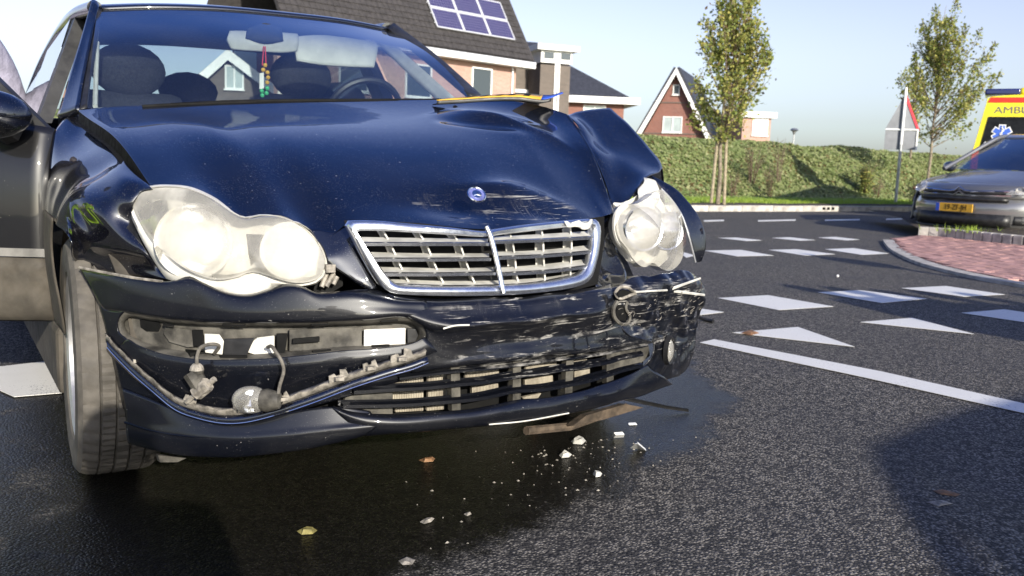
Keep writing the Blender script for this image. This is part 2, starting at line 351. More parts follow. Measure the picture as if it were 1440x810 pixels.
def local(o, parent):     # parent without keeping the world place (geometry given in the parent's own frame)
    o.parent = parent; return o
def copy_tree(o, parent=None):
    c = o.copy(); C.objects.link(c); c.parent = parent
    for ch in o.children: copy_tree(ch, c)
    return c

# ---------------------------------------------------------------- the setting
def sheet(name, pts, z, mat, kind='structure'):
    return MB().add([(x, y, z) for x, y in pts], [tuple(range(len(pts)))]).build(name, mat, smooth=False, kind=kind)
ground = sheet('ground', [(-1500, -1500), (1500, -1500), (1500, 1500), (-1500, 1500)], -.06, 'field')
KY = 11.72                                                   # road edge at the far kerb
road = sheet('road', [(-60, -60), (70, -60), (70, KY+.1), (-60, KY+.1)], 0, 'asphalt')
# far kerb: stones of one metre, with a gully grate
kerb = tag(MB().box((5, KY+.085, .0), (110, .13, .02)).build('kerb', 'concrete', smooth=False), kind='structure')
stone_me = None
for i in range(46):
    x = 8+i*1.0
    if stone_me is None:
        s = MB().box((0, 0, 0), (.985, .15, .2)).build('kerb_stone', 'concrete', smooth=False, bevel=.012); stone_me = s.data
    else:
        s = bpy.data.objects.new('kerb_stone', stone_me); C.objects.link(s); b = s.modifiers.new('bevel', 'BEVEL'); b.width = .012; b.segments = 2
    s.location = (x, KY+.075+random.uniform(-.004, .004), .03+random.uniform(-.004, .004)); attach(s, kerb)
gx_ = (16.368,11.71,0.009)
g = MB()
for k in range(3): g.box((gx_[0]+.16*k-.16, KY-.002, .07), (.09, .02, .06))
attach(g.build('gully_inlet', 'black', smooth=False), kerb)
verge = MB().grid([[(-40, KY+.15, .12), (70, KY+.15, .12)], [(-40, 13.0, .13), (70, 13.0, .13)], [(-40, 15.3, .2), (70, 15.3, .2)]], 60, 14, disp=lambda p: p+Vector((0, 0, .02*pnoise(p*1.3)))).build('grass_verge', 'grassbase', kind='structure')
soil = MB().grid([[(-40, KY+.15, .11), (70, KY+.15, .11)], [(-40, KY+.5, .16), (70, KY+.5, .16)]], 120, 4, disp=lambda p: p+Vector((0, 0, .025*pnoise(p*5)))).build('soil_strip', 'soil', kind='structure')
def bank_z(x, y):
    t = min(1, max(0, (y-14.7)/3.6)); k = t*t*(3-2*t)
    top = 1.72-.01*max(0, x-24)
    return .1+k*(top-.1)+(.17*pnoise(Vector((x*.45, y*.6, 1)))+.06*pnoise(Vector((x*1.7, y*1.7, 3))))*min(1, t*3)
bk = []
for j in range(36):
    y = 14.4+j*.22 if j < 24 else 19.7+(j-24)*1.2
    bk.append([Vector((x*.5, y, bank_z(x*.5, y) if y < 20.5 else bank_z(x*.5, 20.5)-(y-20.5)*.02)) for x in range(-60, 140)])
bank = MB().raw(bk).build('bank', 'bankbase', kind='structure')
# ivy covering the bank: individual leaves, past counting
rnd = random.Random(3)
vs, fs, mi = [], [], []
def leaf(p, n, size, k, tw=None):
    t = Vector((rnd.gauss(0, 1), rnd.gauss(0, 1), rnd.gauss(0, 1))); t = (t-n*t.dot(n)).normalized(); b = n.cross(t); o = len(vs)
    l_ = size; w_ = size*.42
    vs.extend([p-t*l_*.5, p+b*w_+n*size*.1, p+t*l_*.55, p-b*w_+n*size*.1]); fs.append((o, o+1, o+2, o+3)); mi.append(k)
for _ in range(80000):
    x = rnd.uniform(2, 52); y = 14.6+4.6*rnd.random()**.9; z = bank_z(x, y)
    n = Vector((rnd.gauss(0, .38), -.62+rnd.gauss(0, .38), .8+rnd.gauss(0, .25))).normalized()
    cl = pnoise(Vector((x*2.2, y*2.2, 7)))
    leaf(Vector((x, y, z+.02+max(0, .06*cl)+rnd.random()*.05)), n, rnd.uniform(.06, .12), 2 if rnd.random() < .05+.5*max(0, pnoise(Vector((x*.55, y*.8, 21)))-.12) else 1 if rnd.random() < .30+.3*cl else 0)
me = MB(); me.v = vs; me.f = fs; me.mi = mi
def fastmesh(name, vs, fs, mi, mats, parent=None):
    d = bpy.data.meshes.new(name); d.from_pydata(vs, [], fs)
    for x in mats: d.materials.append(MAT[x])
    d.polygons.foreach_set('material_index', mi); o = bpy.data.objects.new(name, d); C.objects.link(o)
    if parent is not None: attach(o, parent)
    return o
tag(fastmesh('ivy', vs, fs, mi, ['ivy', 'ivy2', 'leafC']), 'green ivy ground cover clothing the whole roadside bank', 'ivy', kind='stuff')
vs, fs, mi = [], [], []
for _ in range(26000):
    x = rnd.uniform(6, 40); y = KY+.42+rnd.random()**1.1*2.7; o = len(vs); a = rnd.uniform(0, 6.28); h = rnd.uniform(.05, .11)
    if pnoise(Vector((x*3, y*3, 0)))+(y-KY-.5)*2 < .1: continue
    p = Vector((x, y, .12)); q = Vector((math.cos(a), math.sin(a), 0))*.012; l_ = Vector((rnd.gauss(0, .03), rnd.gauss(0, .03), h))
    vs.extend([p-q, p+q, p+l_]); fs.append((o, o+1, o+2)); mi.append(0)
tag(fastmesh('grass', vs, fs, mi, ['grassblade']), 'bright mown grass between the far kerb and the ivy bank', 'grass', kind='stuff')

# painted road markings, each a thin sheet
def mark(pts, name='road_marking', z=.004):
    ins = [Vector((p[0], p[1], z)) for p in pts]
    return MB().prism(ins, (0, 0, .0015)).build(name, 'roadpaint', smooth=False, kind='structure')
for q in ([(3.275,2.446,0),(3.734,2.417,0),(3.755,1.888,0),(3.272,1.925,0)], [(4.228,2.386,0),(4.667,2.346,0),(4.763,1.871,0),(4.235,1.865,0)], [(5.122,2.308,0),(5.633,2.258,0),(5.623,1.779,0),(5.163,1.833,0)], [(4.376,1.384,0),(4.832,1.357,0),(4.854,0.972,0),(4.42,1.012,0)],
          [(5.745,5.064,0),(6.262,5.02,0),(6.141,4.457,0),(5.655,4.513,0)], [(6.613,4.938,0),(7.049,4.917,0),(7.024,4.379,0),(6.515,4.362,0)], [(7.433,4.828,0),(7.958,4.834,0),(7.808,4.26,0),(7.294,4.237,0)],
          [(7.261,6.336,0),(7.579,6.33,0),(7.612,5.918,0),(7.291,5.883,0)], [(8.102,6.184,0),(8.483,6.223,0),(8.479,5.802,0),(8.142,5.765,0)], [(8.904,6.093,0),(9.326,6.129,0),(9.273,5.703,0),(8.934,5.663,0)],
          [(2.714,2.167,0),(2.822,2.155,0),(2.865,1.998,0),(2.646,1.976,0)], [(5.282,4.955,0),(5.366,4.97,0),(5.249,4.684,0),(4.995,4.551,0)], [(-1.103,2.106,0),(-0.738,2.17,0),(-0.68,1.605,0),(-0.946,1.625,0)]): mark(q, 'block_marking')
for q in ([(2.397,1.486,0),(2.889,1.46,0),(2.706,0.955,0)], [(3.396,1.423,0),(3.86,1.393,0),(3.689,0.904,0)]): mark(q, 'give_way_triangle')
mark([(2.031,1.358,0),(2.162,1.389,0),(2.332,0.542,0),(2.402,-0.645,0),(2.278,-0.688,0),(2.156,0.522,0)], 'stop_line')
for q in ([(9.958,9.301,0),(10.523,9.381,0),(10.21,9.079,0),(9.651,8.993,0)], [(11.203,9.21,0),(12.377,9.347,0),(12.012,9.044,0),(10.884,8.924,0)], [(13.062,9.225,0),(14.248,9.322,0),(13.832,9.019,0),(12.672,8.921,0)], [(15.164,9.366,0),(16.561,9.541,0),(16.074,9.227,0),(14.684,9.036,0)]): mark(q, 'lane_dash')

# traffic island: red pavers inside a flush concrete edge, then a raised kerb with soil behind
edge = [(9.452,5.408,0),(8.843,4.949,0),(8.018,4.286,0),(7.061,3.353,0),(6.502,2.524,0),(6.299,1.989,0),(6.111,1.272,0)]
back = [(10.757,5.82,0),(10.872,5.456,0),(10.676,4.264,0),(10.721,2.973,0)]
IP = [Vector(p) for p in resample(edge, 40)]; BP = [Vector(p) for p in resample([edge[0]]+back, 40)]
isl = MB()
isl.raw([[p+Vector((0, 0, .006)) for p in IP], [p+Vector((0, 0, .03)) for p in BP]])
island = isl.build('traffic_island', 'soil', kind='structure')
eg = []
for i, p in enumerate(IP):
    t = (IP[min(i+1, 39)]-IP[max(i-1, 0)]).normalized(); n = Vector((-t.y, t.x, 0)); eg.append([p-n*.06+Vector((0, 0, .0)), p-n*.06+Vector((0, 0, .03)), p+n*.07+Vector((0, 0, .034)), p+n*.07])
attach(MB().raw([list(z) for z in zip(*eg)]).build('edge_kerb', 'concrete', smooth=False), island)
poly = IP+BP[::-1]
def inside(x, y):
    c = False; n = len(poly)
    for i in range(n):
        a, b = poly[i], poly[i-1]
        if (a.y > y) != (b.y > y) and x < (b.x-a.x)*(y-a.y)/(b.y-a.y)+a.x: c = not c
    return c
pv = MB(); pd = (Vector(edge[5])-Vector(edge[3])).normalized(); pn = Vector((-pd.y, pd.x, 0)); pc = Vector(edge[3])
for i in range(-40, 60):
    for j in range(-4, 48):
        q = pc+pd*((i+.5*(j % 2))*.205)+pn*(j*.105+.06)
        if inside(q.x, q.y) and inside((q+pn*-.1).x, (q+pn*-.1).y):
            pv.box((q.x, q.y, .012+random.uniform(0, .004)), (.197, .097, .05), Matrix((pd, pn, (0, 0, 1))).transposed())
attach(tag(pv.build('paver', 'paver', smooth=False), 'red brick pavers of the traffic island', kind='stuff'), island)
KB = [Vector(p) for p in resample(back, 60)]
for i in range(0, 57, 3):
    a, b = KB[i], KB[i+3]; t = (b-a).normalized(); n = Vector((-t.y, t.x, 0))
    s = MB().box((a+b)/2+Vector((0, 0, .05)), ((b-a).length-.012, .13, .22), Matrix((t, n, (0, 0, 1))).transposed()).build('kerb_stone', 'concrete', smooth=False, bevel=.012); attach(s, island)
bed = MB().raw([[p+Vector((0, 0, .13)) for p in KB], [p+Vector((.9, .9, .22)) for p in KB], [p+Vector((3, 3, .22)) for p in KB]]).build('planting_soil', 'soil'); attach(bed, island)

# ================================================================ the wrecked black saloon
car = thing('wrecked_saloon', 'black saloon with crumpled bonnet, torn front bumper and open door', 'car', (0, 2.1, 0))
def gs(p, c, r): return math.exp(-sum(((p[i]-c[i])/r[i])**2 for i in range(len(c))))
def seg_d(p, a, b):
    a, b, q = Vector(a), Vector(b), Vector((p.x, p.y)); t = max(0, min(1, (q-a).dot(b-a)/(b-a).length_squared)); return (q-a-(b-a)*t).length, t
rear = [Vector(p) for p in [(-0.756,1.28,0.974),(-0.684,1.25,0.986),(-0.486,1.19,1.004),(-0.153,1.16,1.033),(0.234,1.16,1.064),(0.518,1.15,1.084),(0.677,1.08,1.088),(0.74,0.95,1.067),(0.759,0.82,1.036)]]
front = [Vector(p) for p in [(-0.709,0.435,0.772),(-0.665,0.387,0.775),(-0.625,0.342,0.764),(-0.581,0.291,0.731),(-0.544,0.257,0.712),(-0.504,0.236,0.719),(-0.466,0.215,0.718),(-0.415,0.177,0.682),(-0.377,0.161,0.678),(-0.319,0.158,0.711),(-0.168,0.127,0.707),(0.009,0.11,0.693),(0.18,0.122,0.703),(0.387,0.154,0.717),(0.43,0.163,0.72),(0.466,0.174,0.73)]]
front[-3:] = [Vector(p) for p in [(0.455,0.24,0.711),(0.508,0.26,0.716),(0.561,0.29,0.722)]]
NU, NV = 110, 70
def by_x(pts, n):          # stations evenly spaced across the car, so the columns run straight back
    D = resample(pts, 600); x0, x1 = D[0].x, D[-1].x; out = []; j = 0
    for i in range(n):
        x = x0+(x1-x0)*i/(n-1)
        while j < len(D)-2 and D[j+1].x < x: j += 1
        d = D[j+1].x-D[j].x; out.append(D[j].lerp(D[j+1], min(1, max(0, (x-D[j].x)/d)) if abs(d) > 1e-6 else 0))
    return out
Rr, Fr = by_x(rear, NU), by_x(front, NU)
Fs = Fr
for _ in range(260): Fs = [Fs[0]]+[(Fs[i-1]+Fs[i]*2+Fs[i+1])/4 for i in range(1, NU-1)]+[Fs[-1]]
def hood_disp(p):
    z = 0.
    for a, b, wd, am in (((-.62, 1.2), (-.42, .22), .075, .005), ((-.40, 1.2), (-.22, .12), .10, .0), ((.30, 1.15), (.26, .2), .12, .0)):
        d, t = seg_d(p, a, b); z += am*math.exp(-(d/wd)**2)*math.sin(math.pi*min(1, t*1.0+.05))
    d, t = seg_d(p, (.34, 1.0), (.62, .55)); z += .040*math.exp(-abs(d)/.085)*math.sin(math.pi*t)
    d, t = seg_d(p, (.24, .86), (.60, .66)); z -= .018*math.exp(-(d/.06)**2)*math.sin(math.pi*t)
    z -= .020*gs(p, (-.01, .20), (.16, .07)); z += .016*gs(p, (.16, .24), (.12, .08)); z -= .014*gs(p, (.22, .17), (.10, .05))
    d, t = seg_d(p, (-.02, .30), (.45, .24)); z += .010*math.exp(-abs(d)/.03)*math.sin(math.pi*t)
    z += .004*pnoise(p*6)*min(1, max(0, (.55-p.y)*2.5))*min(1, max(0, p.x+.25)*3)
    k = min(1, max(0, (p.y-.10)*8))
    return p+Vector((0, -.25*z, z*k))
g = []
for j in range(NV):
    t = j/(NV-1)
    row = []
    for i in range(NU):
        a, b = Rr[i], Fr[i]; s = i/(NU-1)
        p = a.lerp(Fs[i], t)+(b-Fs[i])*t**5
        p.z += (.040*math.sin(math.pi*t**1.25)+.030*math.sin(math.pi*t)**2*t)*(1 if s < .85 else 1-.35*(s-.85)/.15)*(.55+.45*min(1, s*6))
        row.append(hood_disp(p))
    g.append(row)
hm = MB().raw(g)
# rolled lips at rear and left shut line; black on the left paints gap shade
hm.raw([g[0], [p+Vector((0, .012, -.004)) for p in g[0]], [p+Vector((0, .018, -.03)) for p in g[0]]])
le = [r[0] for r in g]; hm.raw([le, [p+Vector((-.003, 0, -.003)) for p in le]]); hm.raw([[p+Vector((-.003, 0, -.003)) for p in le], [p+Vector((-.004, 0, -.035)) for p in le], [p+Vector((-.016, 0, -.036)) for p in le]], 1)
re_ = [r[-1] for r in g]; hm.raw([re_, [p+Vector((.006, 0, -.006)) for p in re_], [p+Vector((.002, 0, -.03)) for p in re_]])
hood = hm.build('bonnet', ['paint', 'black'], car)
# bonnet skin running down between headlamp and grille
MB().grid([[(-0.426,0.19,0.691),(-0.402,0.181,0.692),(-0.374,0.168,0.686),(-0.344,0.164,0.699),(-0.317,0.162,0.711)], [(-0.403,0.157,0.656),(-0.381,0.15,0.658),(-0.359,0.145,0.663),(-0.339,0.144,0.676),(-0.328,0.149,0.694)], [(-0.397,0.139,0.63),(-0.377,0.133,0.634),(-0.357,0.129,0.638),(-0.336,0.128,0.649),(-0.325,0.131,0.664)],
           [(-0.393,0.136,0.617),(-0.371,0.123,0.607),(-0.35,0.114,0.602),(-0.33,0.11,0.605),(-0.316,0.113,0.621)], [(-0.37,0.124,0.6),(-0.354,0.113,0.588),(-0.335,0.103,0.578),(-0.317,0.097,0.577),(-0.305,0.1,0.589)], [(-0.345,0.113,0.579),(-0.33,0.103,0.568),(-0.316,0.096,0.56),(-0.304,0.091,0.557),(-0.293,0.091,0.563)]], 24, 30).build('bonnet_nose', 'paint', hood, solid=.003)
# badge: silver rim, blue ring, silver centre with a three pointed star
bc = Vector((-0.008,0.135,0.775)); bn = Vector((-.12, -.72, .68)).normalized(); bx = bn.cross(Vector((0, 0, 1))).normalized(); by = bx.cross(bn)
bd = MB().lathe([(0, .000), (.0245, 0), (.0245, .004), (.0225, .0062), (.0205, .0045)], bn, bc, 32).build('badge', 'chrome', car)
attach(MB().lathe([(.0205, .0042), (.0115, .0050)], bn, bc, 32).build('badge_ring', 'badge_blue', None), bd)
st = MB().lathe([(.013, .0048), (.0125, .0064), (0, .0068)], bn, bc, 24)
for k in range(3):
    a = math.pi/2+k*2.0944; d = bx*math.cos(a)+by*math.sin(a); e = d.cross(bn)
    st.prism([bc+bn*.0062+d*.0115, bc+bn*.0062+e*.0028-d*.001, bc+bn*.0062-e*.0028-d*.001], bn*.003)
attach(st.build('badge_star', 'chrome', None, smooth=False), bd)

# ---- front fenders
fr = MB().grid([[(-0.742,1.459,0.975),(-0.735,1.155,0.902),(-0.732,0.808,0.848),(-0.728,0.582,0.805),(-0.715,0.422,0.769)],
    [(-0.775,1.394,0.955),(-0.765,1.166,0.882),(-0.765,0.79,0.823),(-0.76,0.539,0.787),(-0.735,0.45,0.757)],
    [(-0.805,1.349,0.926),(-0.805,1.095,0.845),(-0.803,0.755,0.79),(-0.79,0.525,0.75),(-0.752,0.455,0.73)],
    [(-0.835,1.281,0.881),(-0.838,1.043,0.797),(-0.838,0.672,0.746),(-0.815,0.5,0.704),(-0.745,0.474,0.679)],
    [(-0.858,1.248,0.804),(-0.864,0.985,0.731),(-0.862,0.616,0.696),(-0.825,0.539,0.645),(-0.735,0.406,0.628)],
    [(-0.868,1.251,0.727),(-0.876,0.986,0.684),(-0.874,0.575,0.665),(-0.836,0.593,0.611),(-0.71,0.402,0.586)],
    [(-0.87,1.292,0.673),(-0.88,0.914,0.669),(-0.878,0.519,0.646),(-0.845,0.619,0.572),(-0.69,0.363,0.561)]], 60, 50,
    disp=lambda p: p+Vector((.016*gs(p, (-.84, .78, .80), (.2, .10, .05))-.018*gs(p, (-.86, .62, .73), (.2, .10, .05))+.006*pnoise(p*9)*gs(p, (-.85, .65, .72), (.3, .3, .12)), 0, 0)))
fend = fr.build('front_fender', 'paint_side', car, solid=.004)
# rear lower part of the fender behind the wheel, dusty
MB().grid([[(-0.872,1.312,0.676),(-0.882,0.999,0.677),(-0.884,0.839,0.672)], [(-0.874,1.324,0.587),(-0.882,1.065,0.6),(-0.884,0.881,0.597)], [(-0.872,1.338,0.497),(-0.878,1.1,0.514),(-0.88,0.878,0.52)], [(-0.866,1.351,0.405),(-0.868,1.121,0.42),(-0.868,0.873,0.429)], [(-0.858,1.332,0.339),(-0.858,1.133,0.345),(-0.856,0.91,0.347)]], 12, 24).build('fender_skirt', 'dirt_sill', fend, solid=.004)
# wheel arch liner
lin = []
for k in range(25):
    a = math.pi*(.0+.96*k/24); c = Vector((0, .765+.375*math.cos(a), .33+.36*math.sin(a))); xo = -.845+.075*max(0, -math.cos(a)); lin.append([c+Vector((xo, 0, 0)), c+Vector((-.74, 0, -.01)), c+Vector((-.55, 0, -.02))])
MB().raw(lin).build('arch_liner', 'dirt_sill', fend, solid=.004)
# crumpled fender on the other side, shoved up and outwards
fl = MB().grid([[(0.756,0.815,1.036),(0.725,0.7,0.983),(0.67,0.53,0.877),(0.626,0.41,0.796),(0.58,0.32,0.722),(0.548,0.29,0.631)],
    [(0.782,0.83,1.04),(0.751,0.71,0.984),(0.693,0.53,0.876),(0.649,0.41,0.797),(0.607,0.33,0.735),(0.575,0.3,0.681)],
    [(0.836,0.86,1.052),(0.819,0.74,0.976),(0.768,0.56,0.878),(0.708,0.43,0.81),(0.642,0.34,0.76),(0.592,0.31,0.714)],
    [(0.916,0.88,1.066),(0.896,0.75,0.99),(0.852,0.58,0.89),(0.792,0.45,0.834),(0.7,0.36,0.786),(0.604,0.32,0.735)],
    [(1.006,0.88,1.073),(0.996,0.76,1.007),(0.985,0.64,0.93),(0.952,0.52,0.862),(0.776,0.4,0.824),(0.623,0.33,0.743)]], 60, 36,
    disp=lambda p: p+Vector((.008*pnoise(p*7), 0, .010*pnoise(p*6+Vector((3, 0, 0))))))
fl2 = [[Vector(p) for p in [(1.006,0.88,1.073),(0.996,0.76,1.007),(0.985,0.64,0.93),(0.952,0.52,0.862)]]]
for k in (1, 2, 3): fl2.append([p+Vector((.03*k, .02*k, -.055*k*k**.4)) for p in fl2[0]])
fl.grid(fl2, 30, 14)
fend2 = fl.build('front_fender', 'paint', car, solid=.004)
flap = MB().grid([[(0.818,0.42,0.831),(0.873,0.38,0.799),(0.915,0.33,0.742),(0.938,0.3,0.682),(0.952,0.29,0.616),(0.93,0.285,0.566)], [(0.818,0.41,0.822),(0.858,0.365,0.781),(0.891,0.32,0.724),(0.91,0.295,0.664),(0.921,0.285,0.605),(0.915,0.285,0.564)], [(0.823,0.4,0.807),(0.845,0.36,0.768),(0.854,0.31,0.716),(0.867,0.285,0.652),(0.885,0.28,0.602),(0.9,0.28,0.565)]], 40, 12,
    disp=lambda p: p+Vector((.004*pnoise(p*16), 0, .004*pnoise(p*13)))).build('torn_fender_edge', 'paint', fend2, solid=.004)
MB().tube([(0.818,0.395,0.807),(0.84,0.355,0.768),(0.85,0.305,0.716),(0.862,0.28,0.653),(0.88,0.275,0.603),(0.896,0.275,0.564)], .0028, 6, smooth=30).build('bare_metal_edge', 'steel', fend2)
# second fold beside the shut line
MB().tube([(0.751,0.8,1.03),(0.709,0.66,0.96),(0.657,0.51,0.875),(0.618,0.4,0.797),(0.576,0.315,0.723)], .0035, 6, smooth=30).build('fold_edge', 'paint', fend2)
MB().grid([[(0.547,0.33,0.717),(0.575,0.33,0.713),(0.603,0.33,0.706)], [(0.519,0.3,0.624),(0.557,0.31,0.607),(0.607,0.32,0.605)], [(0.48,0.26,0.566),(0.529,0.27,0.543),(0.612,0.28,0.539)], [(0.412,0.18,0.522),(0.467,0.19,0.508),(0.555,0.21,0.512)]], 14, 24, disp=lambda p: p+Vector((0, .012*pnoise(p*15), 0))).build('lamp_carrier', 'paint', car, solid=.003)

# ---- headlamps
def dome(outline, push, n, ctr=None, rings=10, lobes=(), thick=.0):
    P = resample(outline+[outline[0]], 72)[:-1]; c = Vector(ctr) if ctr else sum(P, Vector())/len(P); n = Vector(n).normalized(); g = []
    for k in range(rings+1):
        s = 1-(k/rings)
        r = []
        for p in P:
            q = c+(p-c)*s+n*push*(1-s*s)**.8
            for lc, lr, la in lobes: q = q+n*la*max(0, 1-((q-n*(q-lc).dot(n))-lc).length_squared/lr**2)
            r.append(q)
        g.append(r)
    rim = [[p-n*thick for p in P], P] if thick else [P]
    return MB().raw(rim[:-1]+g if thick else g, 0, True)
LN = (-.40, -.90, .18)
o1 = [(-0.749,0.448,0.711),(-0.752,0.464,0.736),(-0.74,0.457,0.759),(-0.716,0.431,0.769),(-0.688,0.399,0.774),(-0.647,0.355,0.771),(-0.606,0.309,0.751),(-0.575,0.272,0.724),(-0.549,0.248,0.711),(-0.518,0.232,0.718),(-0.482,0.211,0.717),(-0.446,0.186,0.7),(-0.419,0.162,0.672),(-0.405,0.142,0.64),(-0.404,0.131,0.615),(-0.423,0.124,0.584),(-0.463,0.137,0.574),(-0.5,0.159,0.581),(-0.534,0.185,0.593),(-0.556,0.2,0.594),(-0.581,0.213,0.582),(-0.623,0.244,0.575),(-0.669,0.298,0.595),(-0.707,0.358,0.632),(-0.734,0.409,0.67)]
L1, L2 = Vector((-0.651,0.307,0.658)), Vector((-0.472,0.174,0.645))
lamp = dome(o1, .022, LN, (-0.565,0.236,0.66), lobes=((L1, .13, .022), (L2, .095, .02)), thick=.03).build('headlamp', 'lens_hazy', car)
# chrome housing rim round and below the lens
o2 = [(-0.755,0.478,0.704),(-0.755,0.493,0.735),(-0.741,0.485,0.762),(-0.715,0.455,0.775),(-0.684,0.421,0.78),(-0.64,0.374,0.777),(-0.598,0.328,0.755),(-0.567,0.292,0.728),(-0.543,0.27,0.716),(-0.512,0.254,0.722),(-0.474,0.233,0.721),(-0.435,0.207,0.704),(-0.406,0.183,0.675),(-0.39,0.161,0.641),(-0.389,0.147,0.611),(-0.409,0.139,0.575),(-0.452,0.151,0.562),(-0.491,0.171,0.563),(-0.525,0.186,0.554),(-0.556,0.201,0.542),(-0.598,0.233,0.543),(-0.661,0.296,0.556),(-0.698,0.339,0.561),(-0.732,0.413,0.63)]
rim_ = MB(); A = resample(o2+[o2[0]], 90)[:-1]; B = resample([(-0.747,0.458,0.71),(-0.75,0.474,0.736),(-0.738,0.467,0.758),(-0.715,0.44,0.769),(-0.686,0.409,0.774),(-0.645,0.364,0.77),(-0.604,0.318,0.75),(-0.572,0.281,0.723),(-0.546,0.258,0.711),(-0.515,0.242,0.718),(-0.479,0.221,0.716),(-0.442,0.196,0.699),(-0.415,0.173,0.671),(-0.401,0.152,0.639),(-0.4,0.141,0.614),(-0.419,0.134,0.583),(-0.46,0.147,0.572),(-0.496,0.169,0.58),(-0.531,0.194,0.592),(-0.553,0.209,0.592),(-0.579,0.222,0.581),(-0.621,0.254,0.574),(-0.667,0.307,0.594),(-0.705,0.367,0.631),(-0.732,0.418,0.67),(-0.747,0.458,0.71)], 90)[:-1]
c0 = sum(B, Vector())/90
def nearest(b): return min(A, key=lambda a: (a-b).length)
rim_.raw([[b+Vector((.01, .03, 0)) for b in B], B, [b.lerp(nearest(b), .5)+Vector((-.003, -.008, 0)) for b in B], [nearest(b) for b in B], [nearest(b)+Vector((.01, .03, 0)) for b in B]], 0, True)
attach(rim_.build('lamp_rim', 'white_plastic', None, ang=60), lamp)
MB().grid([[(-0.732,0.418,0.66),(-0.705,0.367,0.623),(-0.667,0.307,0.585),(-0.621,0.254,0.566),(-0.579,0.223,0.573),(-0.553,0.21,0.585),(-0.53,0.195,0.584),(-0.496,0.169,0.572),(-0.459,0.148,0.565)], [(-0.725,0.4,0.621),(-0.698,0.351,0.586),(-0.663,0.301,0.565),(-0.614,0.249,0.55),(-0.575,0.218,0.549),(-0.552,0.204,0.555),(-0.527,0.191,0.564),(-0.495,0.173,0.564),(-0.457,0.153,0.562)], [(-0.71,0.38,0.586),(-0.686,0.34,0.561),(-0.651,0.299,0.551),(-0.603,0.251,0.539),(-0.559,0.218,0.539),(-0.531,0.203,0.547),(-0.504,0.191,0.558),(-0.481,0.18,0.56),(-0.453,0.166,0.559)]], 40, 10).build('lamp_sill', 'chrome_dull', lamp)
Rn = Vector(LN).normalized()
for c_, r_ in ((L1, .088), (L2, .066)):
    b = MB().lathe([(r_, -.008), (r_*.97, -.022), (r_*.8, -.055), (r_*.5, -.085), (r_*.22, -.098), (.012, -.10)], Rn, c_, 32).build('reflector_bowl', 'reflector', lamp)
    attach(MB().lathe([(0, -.045), (.010, -.05), (.011, -.07), (.012, -.10)], Rn, c_, 16).build('bulb', 'white_plastic', None), lamp)
MB().add([tuple(p+Vector((.035, .085, 0))) for p in resample(o1+[o1[0]], 61)[:-1]], [tuple(range(60))]).build('lamp_back', 'white_plastic', lamp)
MB().grid([[(-0.733,0.536,0.705),(-0.705,0.512,0.732),(-0.671,0.478,0.743)], [(-0.727,0.494,0.631),(-0.7,0.462,0.633),(-0.667,0.429,0.644)], [(-0.712,0.45,0.575),(-0.687,0.414,0.561),(-0.658,0.379,0.551)]], 10, 12).build('recess_shade', 'black', car)  # black backing sheet added to keep the gap beside the lamp dark
# shade of the opening beside the lamp, as a black sheet; then its bracket
MB().grid([[(-0.384,0.204,0.635),(-0.357,0.193,0.63),(-0.34,0.182,0.617)], [(-0.4,0.189,0.587),(-0.37,0.178,0.587),(-0.343,0.17,0.588)], [(-0.416,0.175,0.542),(-0.383,0.162,0.543),(-0.349,0.159,0.56)]], 8, 8).build('recess_shade', 'black', car)
hk = MB()
for p, q in zip([(-0.408,0.14,0.562),(-0.398,0.137,0.563),(-0.383,0.134,0.568)], [(-0.389,0.15,0.599),(-0.378,0.143,0.593),(-0.372,0.138,0.585)]): hk.tube([p, q], .0055, 6)
hk.box((-0.392,0.134,0.606), (.022, .02, .018)); hk.build('lamp_bracket', 'clip_plastic', lamp, smooth=False)

# far-side headlamp, knocked out of place
o3 = [(0.563,0.264,0.736),(0.572,0.249,0.75),(0.587,0.235,0.749),(0.614,0.235,0.757),(0.641,0.235,0.768),(0.677,0.242,0.787),(0.711,0.249,0.793),(0.775,0.271,0.765),(0.841,0.3,0.721),(0.888,0.321,0.667),(0.9,0.329,0.613),(0.868,0.314,0.562),(0.803,0.285,0.54),(0.727,0.249,0.552),(0.675,0.228,0.574),(0.638,0.221,0.563),(0.61,0.221,0.572),(0.59,0.228,0.593),(0.566,0.235,0.625),(0.551,0.249,0.649),(0.547,0.26,0.688)]
F1, F2 = Vector((0.625,0.225,0.678)), Vector((0.77,0.28,0.663))
lamp2 = dome(o3, .02, (-.1, -.97, .12), (0.68,0.245,0.669), lobes=((F1, .085, .030), (F2, .07, .026)), thick=.04).build('headlamp', 'lens', car)
fb = MB()
for c_, r_ in ((F1, .06), (F2, .052)):
    b = MB().lathe([(r_, .0), (r_*.8, -.045), (r_*.4, -.075), (.01, -.08)], (-.15, -.97, .1), c_, 28).build('reflector_bowl', 'reflector', lamp2)
    attach(MB().lathe([(r_*1.14, -.008), (r_*1.1, .004), (r_*1.0, .002), (r_*.95, -.015)], (-.15, -.97, .1), c_, 36).build('bowl_bezel', 'chrome_dull', None), lamp2)
MB().add([tuple(Vector(p)+Vector((.03, .09, 0))) for p in o3], [tuple(range(len(o3)))]).build('lamp_back', 'white_plastic', lamp2)
MB().tube([(0.575,0.25,0.75),(0.55,0.26,0.722),(0.553,0.27,0.683),(0.561,0.26,0.642),(0.587,0.25,0.614),(0.603,0.24,0.583)], .010, 8, smooth=24).build('lamp_rim', 'white_plastic', lamp2)
